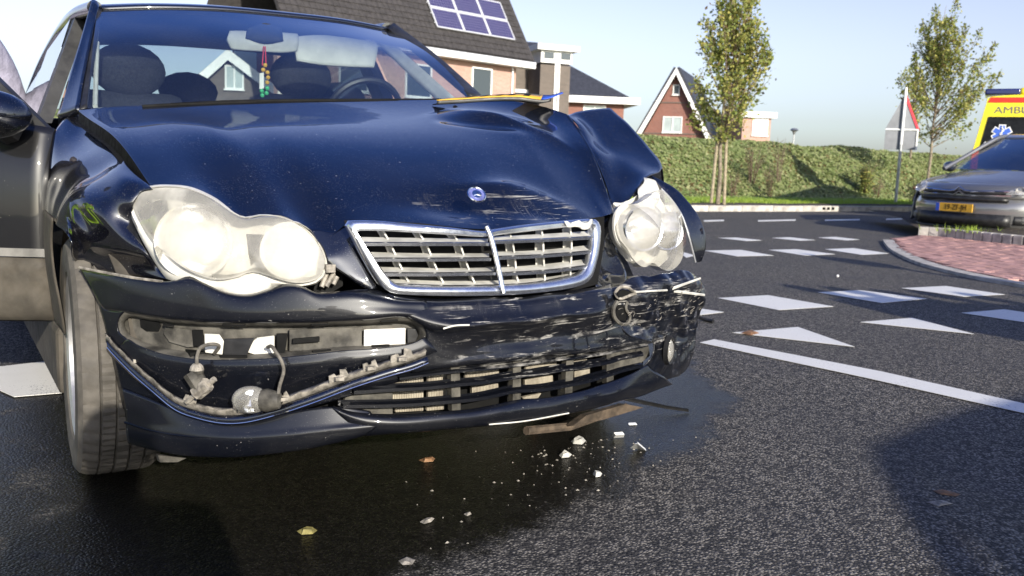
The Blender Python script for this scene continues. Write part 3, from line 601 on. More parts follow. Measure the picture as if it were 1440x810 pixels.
MB().grid([[(0.735,0.36,0.827),(0.762,0.36,0.823),(0.79,0.36,0.81)], [(0.691,0.33,0.787),(0.721,0.32,0.78),(0.763,0.32,0.762)], [(0.651,0.3,0.745),(0.686,0.29,0.737),(0.736,0.3,0.728)]], 12, 10, disp=lambda p: p+Vector((0, .008*math.sin(p.x*120), 0))).build('broken_housing', 'white_plastic', lamp2, solid=.003)
MB().grid([[(0.81,0.39,0.814),(0.827,0.38,0.796)], [(0.762,0.36,0.778),(0.791,0.35,0.756)], [(0.715,0.33,0.748),(0.751,0.33,0.726)]], 6, 8).build('housing_web', 'dusty_plastic', lamp2, solid=.003)  # grey plastic web beside the broken housing

# ---- grille
gr = bpy.data.objects.new('grille', None); C.objects.link(gr); attach(gr, car)
def ring_frame(outer, inner, k, name, mat, d=.02):
    A, B = resample(outer+[outer[0]], 120)[:-1], None
    B = [min(resample(inner+[inner[0]], 240), key=lambda q: (q-a).length) for a in A]
    n = Vector((0, -1, .1))
    return MB().raw([[a+Vector((0, d, 0)) for a in A], A, [a.lerp(b, .25)+n*.006 for a, b in zip(A, B)], [a.lerp(b, .75)+n*.007 for a, b in zip(A, B)], B, [b+Vector((0, d, 0)) for b in B]], 0, True)
gout = [(-0.361,0.102,0.704),(-0.356,0.102,0.713),(-0.346,0.099,0.716),(-0.289,0.084,0.716),(-0.228,0.07,0.711),(-0.112,0.053,0.701),(-0.029,0.047,0.692),(0.004,0.047,0.697),(0.089,0.051,0.706),(0.204,0.06,0.714),(0.31,0.073,0.719),(0.333,0.075,0.713),(0.342,0.072,0.693),(0.331,0.06,0.641),(0.312,0.049,0.596),(0.285,0.038,0.562),(0.228,0.029,0.547),(0.117,0.019,0.541),(0.004,0.016,0.54),(-0.124,0.023,0.544),(-0.249,0.042,0.551),(-0.284,0.052,0.56),(-0.306,0.062,0.586),(-0.334,0.081,0.641)]
ginn = [(-0.34,0.097,0.691),(-0.332,0.095,0.694),(-0.288,0.083,0.694),(-0.226,0.07,0.691),(-0.111,0.053,0.684),(-0.028,0.048,0.679),(0.005,0.049,0.683),(0.09,0.052,0.69),(0.205,0.061,0.698),(0.296,0.072,0.703),(0.308,0.073,0.699),(0.312,0.069,0.678),(0.302,0.06,0.638),(0.285,0.05,0.602),(0.262,0.043,0.581),(0.217,0.037,0.573),(0.118,0.028,0.565),(0.005,0.025,0.564),(-0.12,0.031,0.566),(-0.238,0.048,0.571),(-0.265,0.055,0.577),(-0.286,0.064,0.599),(-0.315,0.081,0.647)]
ring_frame(gout, ginn, 8, 'grille_frame', 'chrome').build('grille_frame', 'chrome_dull', gr, ang=50)
MB().tube([(-0.035,0.038,0.706),(-0.025,0.032,0.681),(-0.015,0.023,0.635),(-0.007,0.014,0.588),(-0.001,0.005,0.547)], .0065, 8, smooth=20).build('centre_bar', 'chrome', gr)
def louvre(rowc, rowt, w0):
    a = resample(rowc, 24); t = resample(rowt, 24)
    MB().raw([[p+Vector((0, .004, -.0045)) for p in a], [p+Vector((0, -.005, -.0040)) for p in a], [p+Vector((0, -.006, .003)) for p in a], [p+Vector((0, .004, .0048)) for p in a]]).build('louvre_edge', 'chrome_dull', gr, ang=30)
    MB().raw([[p+Vector((0, .003, .005)) for p in a], [p+Vector((0, 0, .001)) for p in t], [p+Vector((0, 0, -.003)) for p in t], [p+Vector((0, .004, -.003)) for p in a]]).build('louvre', 'grille_grey', gr, ang=30)
louvre([(-0.327,0.092,0.664),(-0.199,0.064,0.664),(-0.021,0.049,0.662)], [(-0.321,0.126,0.676),(-0.182,0.098,0.674),(-0.001,0.084,0.671)], 1)
louvre([(-0.31,0.08,0.629),(-0.184,0.055,0.628),(-0.02,0.041,0.626)], [(-0.305,0.115,0.642),(-0.167,0.088,0.638),(-0.002,0.077,0.635)], 1)
louvre([(-0.288,0.068,0.596),(-0.17,0.046,0.594),(-0.009,0.034,0.592)], [(-0.286,0.104,0.608),(-0.152,0.079,0.603),(0.007,0.07,0.6)], 1)
louvre([(-0.006,0.049,0.666),(0.135,0.054,0.668),(0.322,0.073,0.67)], [(0.011,0.085,0.676),(0.161,0.091,0.679),(0.354,0.114,0.684)], 1)
louvre([(-0.005,0.042,0.628),(0.14,0.046,0.629),(0.313,0.064,0.633)], [(0.012,0.078,0.638),(0.166,0.084,0.639),(0.347,0.106,0.647)], 1)
louvre([(0.003,0.034,0.589),(0.146,0.039,0.59),(0.298,0.055,0.596)], [(0.019,0.07,0.599),(0.172,0.077,0.603),(0.335,0.097,0.611)], 1)
louvre([(-0.26,0.062,0.57),(-0.133,0.041,0.563),(0.015,0.034,0.559)], [(-0.26,0.092,0.58),(-0.118,0.07,0.572),(0.025,0.064,0.568)], 1)
louvre([(0.015,0.034,0.559),(0.152,0.039,0.56),(0.265,0.052,0.571)], [(0.025,0.064,0.568),(0.174,0.071,0.57),(0.305,0.086,0.58)], 1)
for q in ([(-0.272,0.11,0.691),(-0.258,0.101,0.662),(-0.244,0.091,0.626),(-0.229,0.081,0.59),(-0.219,0.075,0.569)], [(-0.188,0.094,0.687),(-0.171,0.086,0.658),(-0.159,0.078,0.625),(-0.144,0.069,0.588),(-0.133,0.062,0.563)], [(-0.1,0.083,0.681),(-0.085,0.077,0.656),(-0.075,0.069,0.622),(-0.061,0.061,0.584),(-0.051,0.056,0.56)],
          [(0.058,0.08,0.681),(0.064,0.075,0.655),(0.067,0.068,0.62),(0.068,0.061,0.583),(0.073,0.056,0.56)], [(0.157,0.086,0.69),(0.159,0.081,0.661),(0.157,0.074,0.625),(0.156,0.066,0.59),(0.156,0.061,0.563)], [(0.254,0.096,0.696),(0.256,0.091,0.668),(0.252,0.083,0.631),(0.246,0.075,0.595),(0.241,0.069,0.568)]):
    a = resample(q, 16); MB().raw([[p+Vector((-.0025, -.006, 0)) for p in a], [p+Vector((.0025, -.006, 0)) for p in a], [p+Vector((.0025, .03, 0)) for p in a], [p+Vector((-.0025, .03, 0)) for p in a]], 0, False).build('grille_rib', 'grille_grey', gr, ang=30)
# torn top strip of the grille's far corner
MB().grid([[(0.204,0.052,0.712),(0.234,0.055,0.715),(0.266,0.058,0.713),(0.308,0.064,0.716)], [(0.21,0.049,0.698),(0.235,0.053,0.703),(0.259,0.054,0.695),(0.306,0.061,0.702)]], 20, 4, disp=lambda p: p+Vector((0, .005*math.sin(p.x*170), .004*math.sin(p.x*130)))).build('broken_clip_strip', 'white_plastic', gr, solid=.003)
MB().grid([[(-0.347,0.159,0.713),(-0.171,0.121,0.708),(0.007,0.106,0.69),(0.176,0.115,0.702),(0.414,0.15,0.721)], [(-0.321,0.15,0.63),(-0.153,0.116,0.619),(0.044,0.108,0.621),(0.228,0.118,0.619),(0.412,0.146,0.631)], [(-0.3,0.114,0.554),(-0.167,0.084,0.527),(0.026,0.073,0.522),(0.207,0.082,0.522),(0.365,0.105,0.539)]], 30, 12).build('radiator_screen', 'black', gr)
MB().grid([[(-0.233,0.105,0.607),(-0.09,0.086,0.601),(0.072,0.084,0.601)], [(-0.218,0.095,0.569),(-0.093,0.079,0.564),(0.069,0.077,0.563)]], 12, 4).build('bonnet_latch_panel', 'black_plastic', gr)

# ---- bumper
bp = bpy.data.objects.new('front_bumper', None); C.objects.link(bp); attach(bp, car)
crum = lambda p: p+Vector((.0, .008*pnoise(p*11)*min(1, max(0, p.x+.25)*3), .006*pnoise(p*9+Vector((5, 0, 0)))*min(1, max(0, p.x+.25)*3)))
skin_ = MB()
skin_.grid([[(-0.859,0.547,0.575),(-0.813,0.458,0.571),(-0.764,0.379,0.567),(-0.716,0.314,0.565),(-0.694,0.287,0.571),(-0.67,0.264,0.581),(-0.649,0.243,0.57),(-0.607,0.205,0.551),(-0.565,0.173,0.548),(-0.528,0.151,0.561),(-0.497,0.133,0.573),(-0.469,0.116,0.571),(-0.436,0.099,0.557),(-0.4,0.083,0.558),(-0.354,0.071,0.562),(-0.304,0.067,0.559),(-0.259,0.048,0.543),(-0.192,0.036,0.537)],
    [(-0.857,0.534,0.568),(-0.812,0.444,0.564),(-0.764,0.365,0.561),(-0.718,0.301,0.559),(-0.692,0.269,0.564),(-0.664,0.238,0.568),(-0.643,0.217,0.559),(-0.608,0.186,0.546),(-0.569,0.156,0.543),(-0.533,0.131,0.554),(-0.501,0.113,0.565),(-0.471,0.097,0.564),(-0.439,0.082,0.552),(-0.403,0.067,0.551),(-0.359,0.052,0.552),(-0.31,0.038,0.545),(-0.265,0.027,0.536),(-0.202,0.016,0.531)],
    [(-0.844,0.499,0.537),(-0.804,0.422,0.533),(-0.756,0.344,0.529),(-0.696,0.264,0.526),(-0.623,0.189,0.522),(-0.546,0.13,0.525),(-0.465,0.084,0.529),(-0.364,0.046,0.529),(-0.272,0.021,0.523),(-0.201,0.01,0.514)],
    [(-0.831,0.47,0.503),(-0.799,0.409,0.503),(-0.757,0.343,0.501),(-0.697,0.263,0.499),(-0.62,0.184,0.499),(-0.547,0.128,0.502),(-0.466,0.083,0.505),(-0.346,0.036,0.509),(-0.27,0.016,0.512),(-0.202,0.004,0.502)],
    [(-0.821,0.454,0.488),(-0.79,0.399,0.49),(-0.751,0.337,0.489),(-0.697,0.267,0.487),(-0.619,0.187,0.488),(-0.546,0.132,0.492),(-0.465,0.086,0.495),(-0.344,0.04,0.5),(-0.268,0.02,0.505),(-0.222,0.011,0.495)],
    [(-0.817,0.464,0.481),(-0.787,0.411,0.482),(-0.747,0.35,0.481),(-0.694,0.281,0.48),(-0.615,0.202,0.481),(-0.541,0.147,0.485),(-0.459,0.101,0.488),(-0.337,0.056,0.493),(-0.26,0.036,0.497),(-0.217,0.028,0.487)]], 90, 30)
skin_.build('bumper_skin', 'paint_bumper', bp, solid=.003)
MB().tube([(-0.86,0.539,0.576),(-0.813,0.451,0.572),(-0.765,0.373,0.568),(-0.719,0.311,0.566)], .0035, 6, smooth=20).build('cracked_seam', 'clip_plastic', bp)
# end pillar and belly below the long opening
e = MB()
e.grid([[(-0.83,0.473,0.502),(-0.821,0.456,0.488),(-0.804,0.425,0.485),(-0.785,0.392,0.49)], [(-0.822,0.455,0.461),(-0.815,0.442,0.459),(-0.805,0.424,0.461),(-0.797,0.41,0.467)], [(-0.817,0.445,0.428),(-0.811,0.434,0.43),(-0.804,0.423,0.433),(-0.797,0.411,0.44)], [(-0.811,0.435,0.394),(-0.803,0.42,0.398),(-0.794,0.405,0.408),(-0.782,0.385,0.423)]], 12, 24)
e.grid([[(-0.811,0.435,0.396),(-0.794,0.405,0.408),(-0.782,0.385,0.425),(-0.764,0.357,0.414),(-0.722,0.298,0.402),(-0.661,0.227,0.399),(-0.598,0.17,0.404),(-0.533,0.123,0.411),(-0.465,0.086,0.42),(-0.393,0.056,0.429),(-0.318,0.032,0.433),(-0.246,0.015,0.44),(-0.208,0.009,0.455)],
    [(-0.808,0.425,0.363),(-0.789,0.393,0.373),(-0.765,0.355,0.379),(-0.723,0.295,0.376),(-0.662,0.224,0.374),(-0.599,0.167,0.377),(-0.534,0.12,0.384),(-0.466,0.082,0.392),(-0.394,0.052,0.401),(-0.319,0.028,0.407),(-0.239,0.01,0.414),(-0.185,0.001,0.427)],
    [(-0.799,0.429,0.314),(-0.776,0.391,0.316),(-0.745,0.346,0.31),(-0.702,0.29,0.299),(-0.653,0.235,0.296),(-0.595,0.184,0.306),(-0.529,0.137,0.322),(-0.459,0.099,0.338),(-0.387,0.07,0.349),(-0.31,0.046,0.363),(-0.229,0.028,0.379),(-0.157,0.017,0.395)],
    [(-0.789,0.423,0.25),(-0.757,0.373,0.25),(-0.72,0.322,0.245),(-0.683,0.277,0.246),(-0.632,0.225,0.25),(-0.58,0.182,0.256),(-0.519,0.141,0.271),(-0.456,0.108,0.291),(-0.383,0.078,0.313),(-0.306,0.055,0.335),(-0.224,0.037,0.356),(-0.144,0.026,0.376)]], 70, 36)
e.build('bumper_belly', 'paint_bumper', bp, solid=.003)
MB().grid([[(-0.795,0.417,0.304),(-0.747,0.341,0.291),(-0.698,0.278,0.273),(-0.648,0.224,0.262),(-0.584,0.169,0.267),(-0.517,0.124,0.28),(-0.447,0.088,0.295),(-0.389,0.064,0.297),(-0.327,0.045,0.285)], [(-0.79,0.395,0.249),(-0.743,0.323,0.241),(-0.688,0.253,0.24),(-0.626,0.189,0.239),(-0.574,0.147,0.243),(-0.507,0.104,0.253),(-0.437,0.069,0.261),(-0.378,0.047,0.264),(-0.317,0.028,0.264)],
    [(-0.79,0.386,0.206),(-0.745,0.317,0.208),(-0.69,0.247,0.211),(-0.628,0.183,0.217),(-0.576,0.141,0.222),(-0.509,0.097,0.232),(-0.454,0.069,0.24),(-0.396,0.045,0.247),(-0.32,0.021,0.253)], [(-0.786,0.392,0.177),(-0.744,0.327,0.174),(-0.695,0.264,0.172),(-0.625,0.193,0.178),(-0.573,0.151,0.185),(-0.506,0.108,0.197),(-0.45,0.079,0.207),(-0.392,0.055,0.22),(-0.343,0.039,0.231)], [(-0.778,0.407,0.171),(-0.736,0.344,0.169),(-0.686,0.282,0.17),(-0.619,0.216,0.177),(-0.567,0.174,0.184),(-0.498,0.131,0.195),(-0.441,0.103,0.204),(-0.382,0.08,0.217),(-0.332,0.064,0.226)]], 70, 30,
    ).build('chin_spoiler', 'paint_bumper', bp, solid=.003)
MB().tube([(-0.792,0.391,0.226),(-0.745,0.319,0.219),(-0.69,0.248,0.219),(-0.627,0.185,0.224),(-0.576,0.143,0.228)], .003, 6, smooth=30).build('spoiler_crease', 'paint_bumper', bp)
# rim round the long opening, dusty, and the beam face behind it
oo = [(-0.798,0.413,0.463),(-0.793,0.405,0.479),(-0.78,0.385,0.489),(-0.75,0.339,0.488),(-0.696,0.268,0.485),(-0.618,0.189,0.487),(-0.545,0.133,0.49),(-0.464,0.088,0.494),(-0.344,0.042,0.499),(-0.267,0.022,0.503),(-0.229,0.014,0.495),(-0.209,0.011,0.478),(-0.205,0.01,0.454),(-0.213,0.012,0.434),(-0.253,0.019,0.433),(-0.317,0.034,0.432),(-0.392,0.058,0.428),(-0.464,0.088,0.419),(-0.532,0.125,0.41),(-0.597,0.172,0.402),(-0.66,0.229,0.398),(-0.722,0.3,0.401),(-0.764,0.359,0.412),(-0.784,0.39,0.424),(-0.796,0.41,0.44)]
oi = [(-0.785,0.419,0.457),(-0.78,0.411,0.467),(-0.77,0.396,0.474),(-0.741,0.353,0.472),(-0.689,0.288,0.47),(-0.612,0.212,0.473),(-0.538,0.157,0.476),(-0.455,0.112,0.479),(-0.333,0.066,0.483),(-0.258,0.048,0.486),(-0.225,0.042,0.48),(-0.211,0.039,0.466),(-0.209,0.039,0.451),(-0.217,0.04,0.439),(-0.247,0.046,0.437),(-0.306,0.059,0.436),(-0.382,0.082,0.433),(-0.455,0.112,0.425),(-0.525,0.148,0.417),(-0.591,0.194,0.409),(-0.652,0.249,0.405),(-0.712,0.315,0.407),(-0.754,0.372,0.417),(-0.773,0.401,0.428),(-0.782,0.416,0.441)]
A = resample(oo+[oo[0]], 120)[:-1]; B = resample(oi+[oi[0]], 120)[:-1]
MB().raw([A, [a.lerp(b, .4)+Vector((0, -.004, 0)) for a, b in zip(A, B)], B, [b+Vector((.01, .03, 0)) for b in B]], 0, True).build('opening_rim', 'dusty_plastic', bp, ang=60)
beam = MB().grid([[(-0.793,0.461,0.475),(-0.742,0.383,0.477),(-0.687,0.313,0.475),(-0.606,0.235,0.477),(-0.517,0.172,0.48),(-0.447,0.136,0.483),(-0.322,0.091,0.487),(-0.243,0.073,0.491),(-0.177,0.062,0.487)], [(-0.794,0.458,0.441),(-0.744,0.38,0.444),(-0.688,0.31,0.443),(-0.608,0.231,0.443),(-0.518,0.168,0.448),(-0.448,0.131,0.451),(-0.324,0.087,0.454),(-0.244,0.068,0.458),(-0.179,0.057,0.454)], [(-0.794,0.463,0.406),(-0.744,0.385,0.406),(-0.688,0.314,0.395),(-0.607,0.235,0.388),(-0.517,0.172,0.392),(-0.447,0.136,0.403),(-0.321,0.091,0.415),(-0.241,0.073,0.418),(-0.176,0.062,0.418)]], 60, 12).build('bumper_beam', 'dusty_plastic', car, solid=.003)
def plate(pts, off, mat, name, th=.008):
    return MB().prism([Vector(p)+Vector((0, off, 0)) for p in pts], (.002, th, 0)).build(name, mat, beam, smooth=False, bevel=.0015)
plate([(-0.755,0.392,0.468),(-0.744,0.376,0.475),(-0.723,0.347,0.472),(-0.718,0.341,0.459),(-0.723,0.348,0.445),(-0.744,0.376,0.442),(-0.754,0.39,0.45)], -.004, 'black', 'beam_slot')
plate([(-0.713,0.335,0.46),(-0.674,0.289,0.459),(-0.651,0.265,0.455),(-0.651,0.266,0.422),(-0.674,0.289,0.417),(-0.706,0.326,0.425),(-0.716,0.338,0.443)], -.012, 'dusty_plastic', 'beam_pad')
plate([(-0.667,0.277,0.459),(-0.647,0.256,0.461),(-0.647,0.257,0.423),(-0.665,0.274,0.421)], -.012, 'black', 'beam_slot')
plate([(-0.647,0.251,0.454),(-0.62,0.226,0.455),(-0.612,0.22,0.44),(-0.615,0.222,0.409),(-0.646,0.25,0.411)], -.016, 'white_plastic', 'foam_block')
plate([(-0.612,0.22,0.445),(-0.556,0.177,0.451),(-0.563,0.181,0.434),(-0.571,0.187,0.411),(-0.614,0.221,0.406)], -.018, 'black_plastic', 'beam_pad')
plate([(-0.56,0.179,0.441),(-0.549,0.172,0.451),(-0.517,0.152,0.457),(-0.517,0.152,0.415),(-0.547,0.171,0.41),(-0.569,0.186,0.417)], -.010, 'white_plastic', 'foam_block')
plate([(-0.514,0.15,0.462),(-0.492,0.138,0.463),(-0.498,0.141,0.418),(-0.514,0.15,0.416)], -.014, 'black', 'beam_slot')
plate([(-0.489,0.136,0.472),(-0.34,0.077,0.477),(-0.34,0.076,0.429),(-0.489,0.137,0.422)], -.012, 'dusty_plastic', 'beam_pad')
plate([(-0.487,0.125,0.453),(-0.433,0.1,0.459),(-0.433,0.1,0.447),(-0.487,0.125,0.442)], -.016, 'black', 'beam_slot')
plate([(-0.337,0.076,0.472),(-0.244,0.053,0.473),(-0.244,0.053,0.432),(-0.337,0.076,0.431)], -.016, 'white_plastic', 'foam_block')
plate([(-0.241,0.053,0.473),(-0.221,0.049,0.47),(-0.214,0.048,0.455),(-0.22,0.049,0.44),(-0.24,0.052,0.437)], -.018, 'black_plastic', 'beam_pad')
for q in ([(-0.72,0.303,0.471),(-0.701,0.28,0.47),(-0.702,0.281,0.466),(-0.72,0.303,0.466)], [(-0.617,0.194,0.482),(-0.576,0.161,0.484),(-0.576,0.161,0.479),(-0.617,0.194,0.477)], [(-0.451,0.088,0.489),(-0.417,0.073,0.49),(-0.417,0.073,0.486),(-0.451,0.088,0.485)], [(-0.306,0.037,0.496),(-0.268,0.028,0.497),(-0.268,0.028,0.492),(-0.306,0.037,0.491)], [(-0.622,0.198,0.411),(-0.573,0.159,0.413),(-0.573,0.159,0.408),(-0.622,0.198,0.405)], [(-0.448,0.086,0.427),(-0.411,0.071,0.431),(-0.411,0.071,0.426),(-0.448,0.086,0.421)], [(-0.324,0.042,0.438),(-0.286,0.032,0.439),(-0.286,0.032,0.433),(-0.324,0.042,0.432)]):
    MB().prism(q, (0, .006, 0)).build('rim_notch', 'black', bp, smooth=False)

# hanging bright trim with its clips
tr_ = [(-0.821,0.433,0.405),(-0.811,0.416,0.391),(-0.78,0.362,0.354),(-0.745,0.308,0.319),(-0.709,0.261,0.286),(-0.672,0.219,0.273),(-0.629,0.176,0.267),(-0.584,0.139,0.273),(-0.525,0.099,0.294),(-0.457,0.062,0.322),(-0.385,0.033,0.352),(-0.309,0.01,0.376),(-0.249,-0.004,0.391),(-0.213,-0.011,0.404)]
def trim_rows(off, w): return [p+off for p in resample(tr_, 60)]
T = resample(tr_, 60)
MB().raw([[p+Vector((0, .012, .012)) for p in T], [p+Vector((0, -.002, .010)) for p in T], [p+Vector((0, -.008, .002)) for p in T], [p+Vector((0, -.004, -.008)) for p in T], [p+Vector((0, .008, -.012)) for p in T]]).build('hanging_trim', 'paint', bp, ang=60)
MB().tube([p+Vector((0, -.0085, -.004)) for p in T], .0016, 6).build('trim_bead', 'chrome', bp)
fl_ = resample(tr_, 60); MB().raw([[p+Vector((0, .008, .010)) for p in fl_], [p+Vector((0, .002, .024+.003*math.sin(i*1.7))) for i, p in enumerate(fl_)], [p+Vector((0, .012, .026)) for p in fl_]]).build('trim_flange', 'clip_plastic', bp, solid=.002, ang=25)
for k, (i, s) in enumerate(((6, 1.1), (19, .8), (29, 1), (36, .7), (45, 1.1), (50, .8), (55, 1.3))):
    d = (T[i+1]-T[i-1]).normalized(); n = d.cross(Vector((0, -1, 0))).normalized(); n = n if n.z > 0 else -n
    q = T[i]+n*.022; c = MB().prism([q-d*.02*s, q-d*.016*s+n*.016, q-d*.004*s+n*.017, q-d*.002*s+n*.010, q+d*.006*s+n*.010, q+d*.009*s+n*.020*s, q+d*.020*s+n*.018, q+d*.022*s], (0, .004, 0))
    c.box(q+n*.004+Vector((0, -.004, 0)), (.02, .012, .008)); c.build('trim_clip', 'clip_plastic', bp, smooth=False)

# dangling wiring, connector and fog lamp
lamp_w = MB().tube([(-0.632,0.207,0.414),(-0.63,0.176,0.436),(-0.646,0.175,0.442),(-0.665,0.19,0.434),(-0.673,0.193,0.415),(-0.675,0.19,0.397)], .004, 8, smooth=30).build('loose_wire', 'wire', bp)
cn = MB(); q0 = Vector((-0.671,0.191,0.38)); ax = (Vector((-0.693,0.215,0.316))-Vector((-0.648,0.168,0.386))).normalized()
cn.ball(Vector((-0.674,0.194,0.383)), .016, 12); cn.tube([(-0.682,0.203,0.376),(-0.667,0.187,0.344)], [.021, .019], 8); cn.tube([(-0.67,0.19,0.352),(-0.663,0.183,0.327)], [.015, .013], 8); cn.tube([(-0.693,0.213,0.307),(-0.644,0.161,0.367)], [.006, .007], 6); cn.tube([(-0.676,0.192,0.331),(-0.657,0.171,0.354)], [.017, .017], 8)
cn.mi = [k % 2 if k < 0 else 0 for k in cn.mi]
nf = len(cn.f)
cn.mi = [1 if i > nf*.72 or i < nf*.35 else 0 for i in range(nf)]
cn.build('loose_connector', ['dusty_plastic', 'clip_plastic'], bp, smooth=False)
MB().tube([(-0.538,0.125,0.436),(-0.536,0.103,0.442),(-0.532,0.086,0.432),(-0.523,0.075,0.413),(-0.519,0.073,0.391),(-0.527,0.073,0.363),(-0.532,0.071,0.342)], .004, 8, smooth=30).build('loose_wire', 'wire', bp)
fc = Vector((-0.58,0.114,0.324)); fx = (Vector((-0.528,0.079,0.327))-Vector((-0.608,0.136,0.325))).normalized()
fq = fx.to_track_quat('X', 'Z').to_matrix()
fg = MB().ball((0, 0, 0), .036, 20, sc=(1.15, .8, .85)); fg.v = [fq @ v+fc for v in fg.v]; fo = fg.build('loose_fog_lamp', 'lens', car)
MB().lathe([(.020, -.012), (.026, .018), (.018, .045), (.008, .05)], fx, fc+fx*.02, 16).build('fog_lamp_housing', 'dusty_plastic', fo)
MB().lathe([(.026, 0), (.018, .02), (.006, .026)], (.3, .9, 0), fc+Vector((-.006, -.016, .002)), 20).build('reflector_bowl', 'chrome', fo)

# scraped centre section: folded ledge, then the upright dented plate
ce = MB().grid([[(-0.282,0.057,0.552),(-0.191,0.038,0.538),(-0.103,0.026,0.536),(-0.007,0.02,0.533),(0.168,0.028,0.534),(0.285,0.048,0.537),(0.392,0.084,0.54)], [(-0.276,0.042,0.543),(-0.192,0.018,0.529),(-0.114,0.005,0.528),(-0.022,-0.004,0.527),(0.149,0.001,0.526),(0.277,0.023,0.531),(0.38,0.062,0.532)],
    [(-0.272,0.021,0.52),(-0.2,0.001,0.502),(-0.123,-0.012,0.499),(-0.031,-0.02,0.501),(0.139,-0.014,0.502),(0.28,0.009,0.507),(0.384,0.052,0.51)], [(-0.231,0.011,0.492),(-0.191,-0.008,0.48),(-0.13,-0.026,0.48),(-0.04,-0.035,0.482),(0.129,-0.03,0.484),(0.277,-0.005,0.485),(0.381,0.042,0.488)],
    [(-0.209,0.011,0.474),(-0.176,0,0.46),(-0.12,-0.015,0.466),(-0.027,-0.022,0.469),(0.14,-0.016,0.47),(0.287,0.006,0.469),(0.388,0.043,0.472)], [(-0.203,0.01,0.444),(-0.161,0.002,0.429),(-0.104,-0.002,0.431),(-0.009,-0.002,0.434),(0.157,0.005,0.434),(0.303,0.018,0.436),(0.396,0.045,0.444)],
    [(-0.207,0.009,0.425),(-0.152,-0.001,0.403),(-0.097,-0.004,0.406),(-0.008,-0.008,0.407),(0.152,-0.003,0.405),(0.315,0.016,0.401),(0.434,0.041,0.407)], [(-0.235,0.017,0.378),(-0.148,-0.002,0.384),(-0.093,-0.007,0.387),(-0.004,-0.01,0.386),(0.152,-0.005,0.384),(0.33,0.018,0.379),(0.531,0.062,0.377)], [(-0.22,0.039,0.367),(-0.13,0.026,0.37),(-0.074,0.022,0.372),(0.018,0.02,0.373),(0.175,0.027,0.37),(0.355,0.048,0.365),(0.555,0.088,0.364)]], 80, 70, disp=crum)
ce.build('scraped_bumper_plate', 'paint_bumper', bp, solid=.003)
MB().tube([(-0.179,-0.024,0.478),(-0.151,-0.029,0.484),(-0.117,-0.035,0.484)], .0022, 6, smooth=8).build('paint_gouge', 'white_plastic', bp)
# corner, pushed in and torn
co_ = MB().grid([[(0.376,0.081,0.535),(0.447,0.084,0.55),(0.531,0.092,0.559),(0.624,0.106,0.562),(0.725,0.136,0.561),(0.791,0.153,0.528),(0.823,0.161,0.5)], [(0.375,0.061,0.521),(0.433,0.051,0.533),(0.512,0.063,0.54),(0.608,0.081,0.543),(0.708,0.11,0.542),(0.784,0.135,0.512),(0.813,0.146,0.483)],
    [(0.379,0.052,0.495),(0.432,0.039,0.505),(0.51,0.049,0.51),(0.608,0.069,0.512),(0.704,0.097,0.51),(0.774,0.12,0.488),(0.799,0.129,0.468)], [(0.385,0.045,0.472),(0.443,0.043,0.473),(0.528,0.057,0.472),(0.625,0.076,0.473),(0.716,0.101,0.477),(0.772,0.119,0.471),(0.795,0.127,0.451)],
    [(0.397,0.045,0.436),(0.469,0.06,0.427),(0.557,0.08,0.421),(0.664,0.107,0.422),(0.736,0.123,0.43),(0.777,0.133,0.434),(0.8,0.141,0.427)], [(0.434,0.041,0.403),(0.491,0.057,0.4),(0.575,0.083,0.393),(0.673,0.114,0.391),(0.743,0.133,0.393),(0.783,0.145,0.397),(0.806,0.153,0.392)],
    [(0.531,0.062,0.377),(0.567,0.075,0.374),(0.617,0.094,0.371),(0.683,0.117,0.368),(0.741,0.135,0.362),(0.781,0.148,0.357),(0.797,0.152,0.35)], [(0.545,0.065,0.341),(0.577,0.077,0.336),(0.631,0.1,0.326),(0.691,0.121,0.317),(0.741,0.137,0.314),(0.771,0.147,0.314),(0.787,0.15,0.307)],
    [(0.509,0.061,0.304),(0.556,0.074,0.293),(0.614,0.095,0.278),(0.673,0.116,0.268),(0.721,0.13,0.269),(0.754,0.141,0.277),(0.769,0.144,0.275)], [(0.44,0.053,0.27),(0.519,0.069,0.264),(0.588,0.088,0.253),(0.652,0.11,0.245),(0.699,0.124,0.248),(0.731,0.134,0.256),(0.752,0.14,0.259)]], 70, 70,
    disp=lambda p: p+Vector((.004*pnoise(p*22), .014*pnoise(p*12)+.007*pnoise(p*31), .010*pnoise(p*14+Vector((9, 0, 0))))))
co_.build('torn_bumper_corner', 'paint_bumper', bp, solid=.003)
# torn hole edges, curled plastic
MB().tube([(0.369,0.03,0.529),(0.375,0.021,0.542),(0.394,0.014,0.542),(0.428,0.03,0.528),(0.461,0.047,0.52),(0.412,0.027,0.516),(0.378,0.021,0.511),(0.369,0.03,0.522),(0.369,0.03,0.529)], .0045, 6, smooth=40).build('torn_edge', 'clip_plastic', bp)
MB().prism([(0.363,0.017,0.528),(0.385,0.021,0.536),(0.427,0.028,0.525),(0.398,0.023,0.517),(0.37,0.018,0.514)], (0, .002, 0)).build('tear_hole', 'black', bp, smooth=False)
MB().tube([(0.365,0.017,0.505),(0.352,0.015,0.487),(0.357,0.016,0.463),(0.381,0.02,0.444),(0.41,0.025,0.441),(0.42,0.027,0.459),(0.401,0.023,0.482),(0.405,0.024,0.501)], [.006, .004], 6, smooth=40).build('torn_edge', 'dusty_plastic', bp)
MB().prism([(0.37,0.022,0.492),(0.392,0.026,0.494),(0.412,0.029,0.469),(0.408,0.029,0.446),(0.378,0.023,0.453),(0.365,0.021,0.473)], (0, .002, 0)).build('tear_hole', 'black', bp, smooth=False)
MB().tube([(0.597,0.078,0.515),(0.692,0.045,0.55)], [.005, .003], 6).build('bent_bracket', 'grille_grey', bp)
